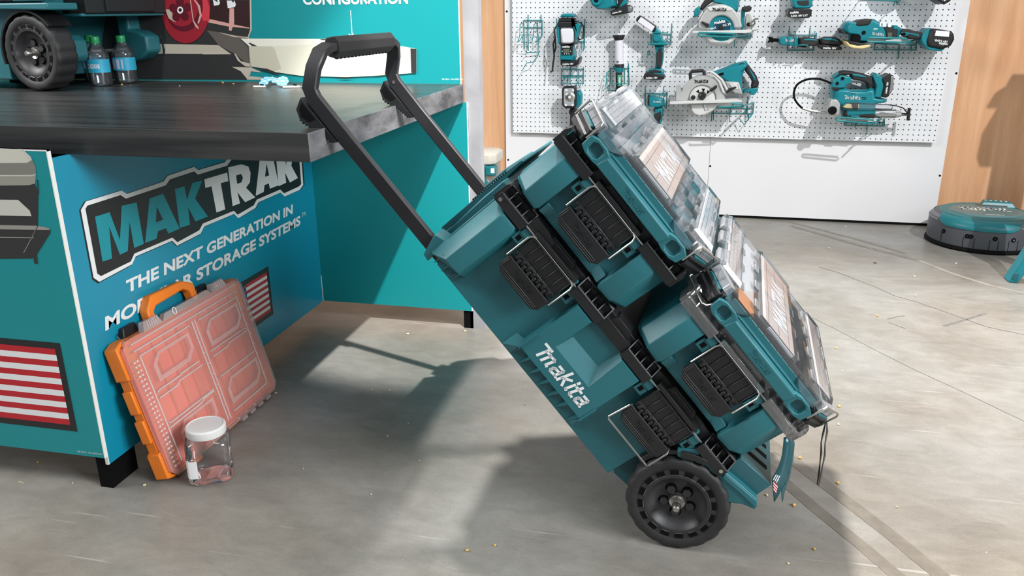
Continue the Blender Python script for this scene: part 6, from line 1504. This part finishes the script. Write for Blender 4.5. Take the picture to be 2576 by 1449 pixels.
# partly visible at the top right
rack('empty looking teal wire hook at the top edge above the polisher', Z6, [[(1060, -60, 0.0), (1060, -10, 0.01)], [(1420, -60, 0.0), (1436, 50, 0.02), (1450, 20, 0.03), (1442, -30, 0.02)], [(1060, -8), (1470, 5)], [(1420, 0, 0.02), (1400, 62, 0.03)], [(1100, -60, 0.0), (1100, -5, 0.2), (1400, 4, 0.2), (1470, 5, 0.01)]])
tool('cordless_grinder', 'cordless tool cut by the top right corner, only its black battery tip showing', 'cordless tool', Z6, [
 ('battery', 'poly', 'b', [(1838, -40), (1990, -60), (1984, 8), (1918, 46), (1880, 22), (1845, 0)], 0.06, 0.22, 0.006), ('body', 'rnd', 't', [(1640, -420), (1800, -470), (1990, -170), (1985, -60), (1838, -40), (1760, -150)], 0.05, 0.2), ('wheel_guard', 'disc', 's', (1640, -420, 150), 0.05, 0.2), ('battery_print', 'text', 'W', ((1868, -14), (1922, 22), '18V'), 0.2, 0.2215, None, 'battery')], GT)
# ------------------------------------------------------------------ on the table
# display trolley: upright, wheels towards the viewer
WD = Vector((0.156, 0.9877, 0)).normalized(); UD = Vector((0.9877, -0.156, 0)).normalized()
wc = on_z(77, 134, ZT + 0.1165)
TF = frame(Vector((wc.x, wc.y, ZT)), UD, WD, Vector((0, 0, 1)))     # x towards the open side, y along the axle, z up
D_ = Thing('display_trolley', 'teal and black tool trolley standing on the table, cut by the top left corner', 'tool trolley', base=(0, 0.25, 0), FR=TF)
MW = Matrix.Translation((0, 0, 0.1165))
wheel(D_, 0.0, 1, 0.116, MW, 0.080)
wheel(D_, 0.53, -1, 0.116, MW, 0.080)
D_.part('axle', B().tube([(0, 0.06, 0.111), (0, 0.50, 0.111)], 0.008, 10), STEEL)
DZ = 0.020
b = B()
b.prism([(-0.55, 0.03), (-0.14, 0.03), (-0.145, 0.13), (-0.11, 0.22), (-0.03, 0.235 + DZ), (0.045, 0.232 + DZ), (0.045, 0.9), (-0.55, 0.9)], 0.03, 0.53, 'y')
b.prism([(0.10, 0.224 + DZ), (0.12, 0.224 + DZ), (0.12, 0.245 + DZ), (-0.5, 0.245 + DZ), (-0.5, 0.232 + DZ)], -0.012, 0.10, 'y')
D_.part('body', b, TEAL, bev=0.004)
RB = mat('recess_blue_teal', (0.012, 0.14, 0.20), 0.4)
D_.part('recess_panel', B().box(-0.26, -0.18, 0.09, 0.47, 0.03, 0.25).box(-0.18, -0.165, 0.25, 0.28, 0.03, 0.25).box(-0.18, -0.14, 0.36, 0.40, 0.03, 0.25), RB, bev=0.003)
D_.part('foot_block', B().prism([(-0.03, 0.085), (0.06, 0.085), (0.075, 0.10), (0.075, 0.150), (0.05, 0.168), (-0.03, 0.168)], 0.088, 0.152, 'y'), TEAL, bev=0.005)
D_.part('foot_block', B().prism([(-0.03, 0.06), (0.06, 0.08), (0.095, 0.105), (0.095, 0.155), (0.06, 0.172), (0.02, 0.178), (0.02, 0.235), (-0.03, 0.24)], 0.385, 0.452, 'y'), TEAL, bev=0.008)
D_.part('skid', B().box(-0.25, -0.19, 0.10, 0.45, 0.012, 0.06), DEEP, bev=0.004)
_a = [radians(40 + 12 * i) for i in range(14)]
D_.part('wheel_arch', B().prism([(0.129 * cos(t), 0.1165 + 0.129 * sin(t)) for t in _a] + [(0.122 * cos(t), 0.1165 + 0.122 * sin(t)) for t in reversed(_a)], 0.0, 0.085, 'y'), BLACK)
D_.part('drawer', B().box(0.03, 0.135, 0.115, 0.475, 0.212 + DZ, 0.9).box(0.03, 0.143, 0.19, 0.40, 0.216 + DZ, 0.9), BLACK, bev=0.004, label='black front drawer')
D_.part('drawer_trim', B().box(0.03, 0.125, 0.105, 0.48, 0.204 + DZ, 0.213 + DZ), TEAL, bev=0.002)
D_.part('side_plate', B().box(-0.5, -0.035, -0.004, 0.03, 0.250 + DZ, 0.9), BLACK, bev=0.003)
D_.part('side_plate', B().box(-0.03, 0.11, -0.006, 0.03, 0.250 + DZ, 0.9), TEAL, bev=0.003)
D_.part('rivet', B().disc((-0.075, 0, 0.266 + DZ), 0.008, -0.012, 0.0, 'y', 12), CHROME)
# water bottles
BOT = clear_mat('bottle_plastic', tint=(0.90, 0.95, 0.98), haze=0.05, f0=0.06, rough=0.04)
CAPG = mat('green_cap', (0.02, 0.30, 0.10), 0.4)
LBLB = mat('label_blue', (0.03, 0.38, 0.58), 0.4)
def bottle(px_, lab, rot, txt):
    c = on_z(px_[0], px_[1], ZT); c = c + Vector((0, 0.032, 0))
    Tg = Thing('water_bottle', lab, 'bottle', base=c, group='water bottles on the table')
    KR, KH = 1.14, 0.90
    prof = [(0.0, 0.004), (0.024, 0.002), (0.030, 0.004), (0.0325, 0.012), (0.0315, 0.028), (0.0325, 0.032), (0.0320, 0.050), (0.0328, 0.055), (0.0328, 0.085), (0.0318, 0.090), (0.0328, 0.095), (0.0318, 0.100), (0.0328, 0.105), (0.030, 0.118), (0.022, 0.138), (0.0135, 0.152), (0.0135, 0.168)]
    Tg.part('body', B().lathe([(r * (KR if z < 0.13 else 1.05), z * KH + c.z) for r, z in prof], (c.x, c.y, 0), 'z', 32), BOT, smooth=50)
    Tg.part('cap', B().lathe([(0.0, 0.160), (0.0145, 0.160), (0.0155, 0.158), (0.0155, 0.143), (0.0148, 0.141), (0.0148, 0.138), (0.0, 0.138)], (c.x, c.y, c.z), 'z', 28), CAPG)
    l = Tg.part('label', B().lathe([(0.0378, 0.045), (0.0378, 0.088)], (c.x, c.y, c.z), 'z', 24, 0, rot, rot + 3.3), LBLB, smooth=60)
    tb = B()
    if txt:
        tb.text(txt, lambda x, y, h: (c.x + 0.0384 * cos(rot + 1.2 + x / 0.0384), c.y + 0.0384 * sin(rot + 1.2 + x / 0.0384), c.z + 0.058 + y), width=0.040, height=0.016, bold=0.02)
        Tg.part('label_print', tb, WHITE, parent=l)
    else:
        for k, (a, w) in enumerate(((0.2, 0.3), (0.65, 0.3), (1.1, 0.15))):
            tb.lathe([(0.0384, 0.050), (0.0384, 0.082)], (c.x, c.y, c.z), 'z', 6, 0, rot + a, rot + a + w)
        Tg.part('label_print', tb, mat('label_pale', (0.50, 0.52, 0.68), 0.4), parent=l)
bottle((240, 218), 'water bottle in front with blue label, left of the three on the table', 3.2, 'DASANI')
bottle((227, 207), 'water bottle half hidden behind the front one, left on the table', 3.6, None)
bottle((305, 211), 'water bottle standing at the right of the three, pale label facing out', 4.0, None)
# casino style chips, pens, crumbs on the table
CHIP = mat('chip_blue', (0.12, 0.45, 0.66), 0.4)
def chip(px_, tilt, lab, h=0.0):
    c = on_z(px_[0], px_[1], ZT) + Vector((0, 0, 0.004))
    M = Matrix.Rotation(tilt[0], 4, 'X') @ Matrix.Rotation(tilt[1], 4, 'Y')
    M.translation = c + Vector((0, 0, 0.0195 * abs(sin(tilt[0])) + h))
    Tg = Thing('token_chip', lab, 'chip', base=(0, 0, 0), FR=M, group='chips on the table')
    r = B().disc((0, 0, 0), 0.0195, -0.0017, 0.0017, 'z', 40)
    Tg.part('disc', r, CHIP, bev=0.0005)
    p = B()
    for i in range(8):
        t = 2 * pi * i / 8
        seg = [t + j * 0.1 for j in range(4)]
        p.prism([(0.0196 * cos(a), 0.0196 * sin(a)) for a in seg] + [(0.0155 * cos(a), 0.0155 * sin(a)) for a in reversed(seg)], -0.0019, 0.0019, 'z')
    p.lathe([(0.0125, 0.0018), (0.0125, 0.0021), (0.0115, 0.0021), (0.0115, 0.0018)], (0, 0, 0), 'z', 32)
    for k in range(4):
        p.box(-0.006 + k * 0.0035, -0.004 + k * 0.0035, -0.004, 0.004, 0.0017, 0.0020)
    Tg.part('edge_marks', p, WHITE)
chip((667, 219), (0.75, -0.25), 'blue and white chip tilted up, left one on the table by the backdrop')
chip((712, 219), (0.80, 0.15), 'blue and white chip tilted up, right one on the table by the backdrop')
chip((692, 212), (0.15, 0.5), 'pale chip lying behind the two tilted blue chips on the table', 0.006)
PEN = mat('pen_white', (0.75, 0.74, 0.68), 0.35)
for (a, c, lab) in (((638, 221), (668, 221), 'short pale pen poking out left of the chips on the table'), ((712, 222), (754, 221), 'pale pen with dark clip lying right of the chips on the table')):
    A = on_z(*a, ZT) + Vector((0, 0, 0.004)); Cc = on_z(*c, ZT) + Vector((0, 0, 0.004))
    Tg = Thing('pen', lab, 'pen', base=(A.x, A.y, ZT))
    Tg.part('barrel', B().tube([A, A.lerp(Cc, 0.1), A.lerp(Cc, 0.9), Cc], 0.0036, 10), PEN)
    Tg.part('tip', B().tube([Cc, Cc + (Cc - A).normalized() * 0.006], 0.0016, 8), CHROME)
    m = A.lerp(Cc, 0.72)
    Tg.part('clip', B().box(m.x - 0.006, m.x + 0.006, m.y - 0.0012, m.y + 0.0012, m.z + 0.003, m.z + 0.0075), DEEP)
# ------------------------------------------------------------------ crumbs
CORN = [mat('crumb_gold', (0.70, 0.42, 0.10), 0.6), mat('crumb_cream', (0.80, 0.66, 0.36), 0.65), mat('crumb_white', (0.80, 0.76, 0.66), 0.6)]
def crumb(px_, r, zt, lab, mi, grp, nm='popcorn_crumb'):
    c = on_z(px_[0], px_[1], zt)
    b = B()
    for k in range(1 + (r > 0.003) * 3):
        o = Vector((random.uniform(-1, 1), random.uniform(-1, 1), random.uniform(0, 0.4))) * r * (0.55 if k else 0)
        rr = r * random.uniform(0.6, 0.9) if k else r * 0.8
        b.sphere((c.x + o.x, c.y + o.y, c.z + rr * 0.75 + o.z), rr, 0, 8, 6, (1, random.uniform(0.7, 1.1), 0.8))
    return solo(nm, lab, 'crumb', b, CORN[mi], base=(c.x, c.y, zt), group=grp, smooth=60)
FC = 'popcorn crumbs on the floor'
for px_, r, mi, lab in (
 ((1980, 1166 - 38), 0.0042, 0, 'golden crumb on the floor between the two hang tags'), ((1998, 1272), 0.0048, 0, 'golden crumb on the tape stripes below the hang tags'), ((2011, 1154), 0.0042, 0, 'golden crumb on the floor left of the thin strap tags'), ((2107, 1217), 0.0042, 0, 'golden crumb on the floor right of the thin strap tags'),
 ((2111, 1024), 0.0042, 0, 'golden crumb on the floor beside the lower right tip of the organizer'), ((2109, 1069), 0.0035, 1, 'cream crumb on the floor right of the lower organizer catch'), ((2103, 877), 0.0045, 0, 'golden crumb on the floor right of the clear lid'), ((2095, 838), 0.003, 1, 'cream crumb on the floor well right of the clear lid'), ((2118, 934), 0.0028, 1, 'small cream crumb on the floor below the golden one by the clear lid'),
 ((2085, 625), 0.004, 1, 'cream crumb on the pale floor near the white wall'), ((2207, 796), 0.0045, 0, 'golden crumb on the open floor by the dark scuffs'), ((2300, 697), 0.0042, 1, 'cream crumb on the floor below the robot vacuum'), ((2404, 664), 0.004, 2, 'white crumb right in front of the robot vacuum'), ((2302, 744), 0.0038, 2, 'white crumb lying on the long floor crack'), ((2127, 571), 0.004, 2, 'white crumb by the foot of the white wall'),
 ((1245, 1374), 0.0034, 0, 'golden crumb on the floor left of the big wheel, upper one'), ((1174, 1387), 0.0036, 0, 'golden crumb on the floor left of the big wheel, lower one'), ((2256, 1277), 0.003, 1, 'cream crumb on the far right floor below the tape stripes'), ((1928, 1247), 0.0034, 1, 'cream crumb under the end foot of the chest'), ((2048, 1382), 0.0034, 0, 'golden crumb among the tape stripes near the bottom edge'), ((1983, 1419), 0.003, 1, 'cream crumb near the bottom edge right of the wheel'),
 ((975, 1098), 0.003, 1, 'cream crumb in the middle of the dark floor'), ((1027, 1066), 0.0028, 2, 'white crumb on the dark floor left of the chest'), ((980, 983), 0.0028, 2, 'white crumb on the floor left below the tilted chest'), ((1026, 841), 0.0045, 2, 'white crumb on the bright floor in front of the rear panel'), ((1170, 834), 0.0045, 1, 'cream crumb at the foot of the black table leg'), ((1320, 1018), 0.0028, 1, 'cream crumb on the floor under the white maker name'), ((763, 1180), 0.0028, 0, 'golden crumb on the dark floor right of the jar'), ((934, 1245), 0.003, 1, 'cream crumb on the floor in the lower middle'), ((1055, 1160), 0.0026, 1, 'small cream crumb on the floor in the lower middle, right one'),
 ((95, 1165), 0.0036, 0, 'orange crumb under the front panel of the display'), ((364, 1222), 0.0036, 1, 'cream crumb between the black table leg and the orange case'), ((183, 1216), 0.0022, 2, 'tiny white crumb on the floor left of the black table leg'), ((936, 781 + 200), 0.0026, 2, 'white crumb on the floor far left of the chest'), ((694, 990), 0.0036, 1, 'cream crumb at the right foot of the orange case')):
    crumb(px_, r, 0.0, lab, mi, FC)
for px_, r, mi, lab in (((307, 214), 0.0034, 0, 'orange crumb on the table in front of the right bottle'), ((452, 217), 0.0030, 1, 'cream crumb on the table right of the trolley wheel'), ((561, 209), 0.0034, 0, 'golden crumb on the table below the printed red wheel, left one'), ((587, 212), 0.0032, 0, 'golden crumb on the table below the printed red wheel, right one')):
    crumb(px_, r, ZT, lab, mi, 'popcorn crumbs on the table')
c = on_z(55, 1214)
solo('straw_scrap', 'thin straw coloured scrap on the floor below the front panel', 'scrap', B().tube([on_z(48, 1212) + Vector((0, 0, .001)), on_z(60, 1217) + Vector((0, 0, .0015))], 0.0008, 5), CORN[1], base=(c.x, c.y, 0))
c = on_z(2201, 662)
solo('plastic_scrap', 'short black scrap lying on the pale floor left of the robot vacuum', 'scrap', B().box(c.x - 0.007, c.x + 0.007, c.y - 0.003, c.y + 0.003, 0, 0.002), DEEP, base=(c.x, c.y, 0))
# ------------------------------------------------------------------ robot vacuum
rc = Vector((1.395, 4.345, 0))
GREYP = mat('robot_grey', (0.075, 0.082, 0.095), 0.45, bump=0.2, bscale=700)
GREYL = mat('robot_grey_light', (0.20, 0.205, 0.21), 0.45)
TEALR = mat('robot_teal', (0.008, 0.17, 0.20), 0.38)
TEALK = mat('robot_cover', (0.10, 0.19, 0.20), 0.35)
R_ = Thing('robot_vacuum', 'large round grey and teal robot vacuum on the floor against the wall', 'robot vacuum', base=rc)
def ring_(r, z, n=72, flat=0.0):
    out = []
    for i in range(n):
        t = 2 * pi * i / n
        out.append((rc.x + r * cos(t), rc.y + r * sin(t) * 0.98, z))
    return out
b = B().loft([ring_(0.235, 0.014), ring_(0.243, 0.022), ring_(0.243, 0.122), ring_(0.240, 0.130), ring_(0.222, 0.146), ring_(0.205, 0.152)])
R_.part('body', b, GREYP, smooth=40, bev=0.002)
R_.part('skirt', B().loft([ring_(0.240, 0.002), ring_(0.250, 0.006), ring_(0.249, 0.014), ring_(0.243, 0.019)]), DEEP, smooth=50)
def arcband(r0, z0, r1, z1, a0, a1, n=24, out=0.0015):
    b = B(); rows = []
    for k, (r, z) in enumerate(((r0, z0), (r1, z1))):
        rows.append([(rc.x + (r + out) * cos(a0 + (a1 - a0) * i / n), rc.y + (r + out) * 0.98 * sin(a0 + (a1 - a0) * i / n), z) for i in range(n + 1)])
    b.loft([rows[0], rows[1]], closed=False, cap=False)
    return b
fa = atan2(-1, -0.30)
# front band teal with cut ends, grey side bands
b = B()
for z0, z1, r0, r1, w0, w1 in ((0.108, 0.123, 0.2445, 0.2445, 0.62, 0.74), (0.123, 0.146, 0.2445, 0.224, 0.74, 0.90), (0.146, 0.153, 0.224, 0.204, 0.90, 0.95)):
    rows = []
    for r, z, w in ((r0, z0, w0), (r1, z1, w1)):
        rows.append([(rc.x + (r + 0.002) * cos(fa - 0.1 + w * (2 * i / 28 - 1)), rc.y + (r + 0.002) * 0.98 * sin(fa - 0.1 + w * (2 * i / 28 - 1)), z) for i in range(29)])
    b.loft(rows, closed=False, cap=False)
R_.part('front_band', b, TEALR, smooth=50)
b = arcband(0.2435, 0.123, 0.223, 0.147, fa + 0.72, fa + 1.75)
R_.part('side_band', b, GREYL, smooth=50)
b = arcband(0.2435, 0.123, 0.223, 0.147, fa - 1.95, fa - 0.95)
R_.part('side_band', b, GREYL, smooth=50)
b = B().loft([ring_(0.204, 0.150), ring_(0.198, 0.156), ring_(0.17, 0.158)])
R_.part('top', b, TEALR, smooth=40)
b = B().loft([[(rc.x + x, rc.y + y, 0.158) for x, y in circ(0, -0.01, 0.165, 40, ry=0.13)], [(rc.x + x, rc.y + y, 0.164) for x, y in circ(0, -0.01, 0.158, 40, ry=0.124)]])
cv = R_.part('cover', b, TEALK, smooth=40)
tx = B().logo(lambda x, y, h: (rc.x + 0.115 - x, rc.y + 0.035 - y * 1.3, 0.1646), 0.235)
R_.part('emblem', tx, WHITE, parent=cv)
tx = B().text('ROBOPRO', lambda x, y, h: (rc.x + 0.05 - x, rc.y - 0.105 - y, 0.1646), width=0.08, bold=0.02)
R_.part('print', tx, WHITE, parent=cv)
R_.part('control_block', B().loft([[(rc.x + x, rc.y + y, 0.156) for x, y in ((0.0, 0.10), (0.17, 0.085), (0.17, 0.15), (0.03, 0.19))], [(rc.x + x, rc.y + y, 0.180) for x, y in ((0.02, 0.11), (0.15, 0.10), (0.15, 0.145), (0.04, 0.18))]]), TEALR, bev=0.004)
R_.part('button_strip', B().loft([[(rc.x + x, rc.y + y, 0.158) for x, y in ((-0.02, 0.095), (0.12, 0.08), (0.13, 0.10), (-0.01, 0.115))], [(rc.x + x, rc.y + y, 0.166) for x, y in ((-0.02, 0.095), (0.12, 0.08), (0.13, 0.10), (-0.01, 0.115))]]), mat('robot_brown', (0.12, 0.07, 0.06), 0.4))
for k in range(5):
    R_.part('button', B().disc((rc.x + 0.04 + 0.022 * k, rc.y + 0.145 - 0.004 * k, 0), 0.006, 0.178, 0.182, 'z', 10), mat('button_pale', (0.75, 0.60, 0.50), 0.4))
for k, da in enumerate((-0.78, -0.30, -0.235, 0.18, 0.52, 0.95)):
    t = fa + da + 0.06
    o = Vector((rc.x + 0.2435 * cos(t), rc.y + 0.2435 * 0.98 * sin(t), 0.078 - 0.004 * (k == 4)))
    n = Vector((cos(t), sin(t), 0)); u = Vector((-sin(t), cos(t), 0))
    b = B().loft([[o + u * 0.0105 * cos(a) + Vector((0, 0, 0.0105 * sin(a))) + n * h for a in [2 * pi * i / 20 for i in range(20)]] for h in (-0.004, 0.002)])
    b.loft([[o + u * 0.004 * cos(a) + Vector((0, 0, 0.004 * sin(a))) + n * h for a in [2 * pi * i / 12 for i in range(12)]] for h in (0.0, 0.003)], 1)
    R_.part('sensor', b, [DEEP, GREYL if k == 4 else BLACK])
for da in (-0.82, -0.36, -0.165, 0.10, 0.25, 0.44, 0.62):
    t = fa + da + 0.06
    o = Vector((rc.x + 0.2433 * cos(t), rc.y + 0.2433 * 0.98 * sin(t), 0))
    n = Vector((cos(t), sin(t), 0)); u = Vector((-sin(t), cos(t), 0))
    R_.part('seam', B().loft([[o + u * s * 0.0009 + n * 0.0008 + Vector((0, 0, z)) for s, z in ((-1, 0.022), (1, 0.022), (1, 0.070), (-1, 0.070))], [o + u * s * 0.0009 - n * 0.002 + Vector((0, 0, z)) for s, z in ((-1, 0.022), (1, 0.022), (1, 0.070), (-1, 0.070))]]), DEEP)
# ------------------------------------------------------------------ teal stand whose foot shows at the right edge (its upper part throws the shadow on the wall)
fp_ = on_z(2556, 712)
ST = Thing('floor_stand', 'teal plastic stand whose sloping foot shows at the right edge', 'stand', base=(fp_.x + 0.16, fp_.y + 0.05, 0))
x0, y0 = fp_.x, fp_.y
b = B().prism([(x0 - 0.030, 0.0), (x0 + 0.010, 0.0), (x0 + 0.14, 0.30), (x0 + 0.17, 0.62), (x0 + 0.12, 0.62), (x0 + 0.085, 0.30)], y0, y0 + 0.07, 'y')
ST.part('leg', b, TTEAL, bev=0.006)
ST.part('leg', B().prism([(x0 + 0.35, 0.0), (x0 + 0.31, 0.0), (x0 + 0.18, 0.30), (x0 + 0.15, 0.62), (x0 + 0.20, 0.62), (x0 + 0.235, 0.30)], y0, y0 + 0.07, 'y'), TTEAL, bev=0.006)
ST.part('leg_plate', B().box(x0 - 0.018, x0 + 0.004, y0 - 0.003, y0 + 0.002, 0.012, 0.045), TEAL2, bev=0.002)
ST.part('shelf', B().box(x0 + 0.12, x0 + 0.62, y0 + 0.01, y0 + 0.06, 0.60, 0.64), BLACK, bev=0.004)
ST.part('mast', B().box(x0 + 0.46, x0 + 0.60, y0 + 0.01, y0 + 0.06, 0.64, 1.60), BLACK, bev=0.004)
ST.part('head', B().prism([(x0 + 0.405, 1.31), (x0 + 0.425, 1.27), (x0 + 0.60, 1.27), (x0 + 0.60, 1.46), (x0 + 0.47, 1.46), (x0 + 0.41, 1.42)], y0 - 0.03, y0 + 0.10, 'y'), TTEAL, bev=0.006)
ST.part('arm', B().prism([(x0 + 0.395, 1.50), (x0 + 0.50, 1.50), (x0 + 0.62, 1.50), (x0 + 0.62, 1.66), (x0 + 0.56, 1.63)], y0, y0 + 0.08, 'y'), TTEAL, bev=0.006)
# ------------------------------------------------------------------ white and teal vacuum behind the post
vc = Vector((-1.115, 4.25, 0))
V_ = Thing('canister_vacuum', 'white topped teal canister behind the post, partly hidden by the chest', 'canister', base=vc)
VW = mat('canister_white', (0.66, 0.62, 0.54), 0.5); VB = mat('canister_tan', (0.40, 0.31, 0.24), 0.55)
def oc(w, d, z, c=0.03):
    return [(vc.x - w + c, vc.y - d, z), (vc.x + w - c, vc.y - d, z), (vc.x + w, vc.y - d + c, z), (vc.x + w, vc.y + d - c, z), (vc.x + w - c, vc.y + d, z), (vc.x - w + c, vc.y + d, z), (vc.x - w, vc.y + d - c, z), (vc.x - w, vc.y - d + c, z)]
V_.part('tank', B().loft([oc(0.064, 0.07, 0.0), oc(0.070, 0.08, 0.10), oc(0.062, 0.07, 0.20), oc(0.078, 0.09, 0.27), oc(0.078, 0.09, 0.335)]), VB, bev=0.006)
V_.part('band', B().loft([oc(0.060, 0.092, 0.22), oc(0.062, 0.094, 0.345)]), TEALR, bev=0.004)
V_.part('lid', B().loft([oc(0.084, 0.10, 0.340), oc(0.088, 0.105, 0.352), oc(0.088, 0.105, 0.392), oc(0.075, 0.09, 0.402)]), VW, bev=0.004)
lt_ = B().box(vc.x + 0.035, vc.x + 0.092, vc.y - 0.115, vc.y - 0.06, 0.285, 0.335)
V_.part('latch', lt_, TEALR, bev=0.006)
V_.part('latch_print', B().box(vc.x + 0.066, vc.x + 0.086, vc.y - 0.1165, vc.y - 0.112, 0.300, 0.326), WHITE)
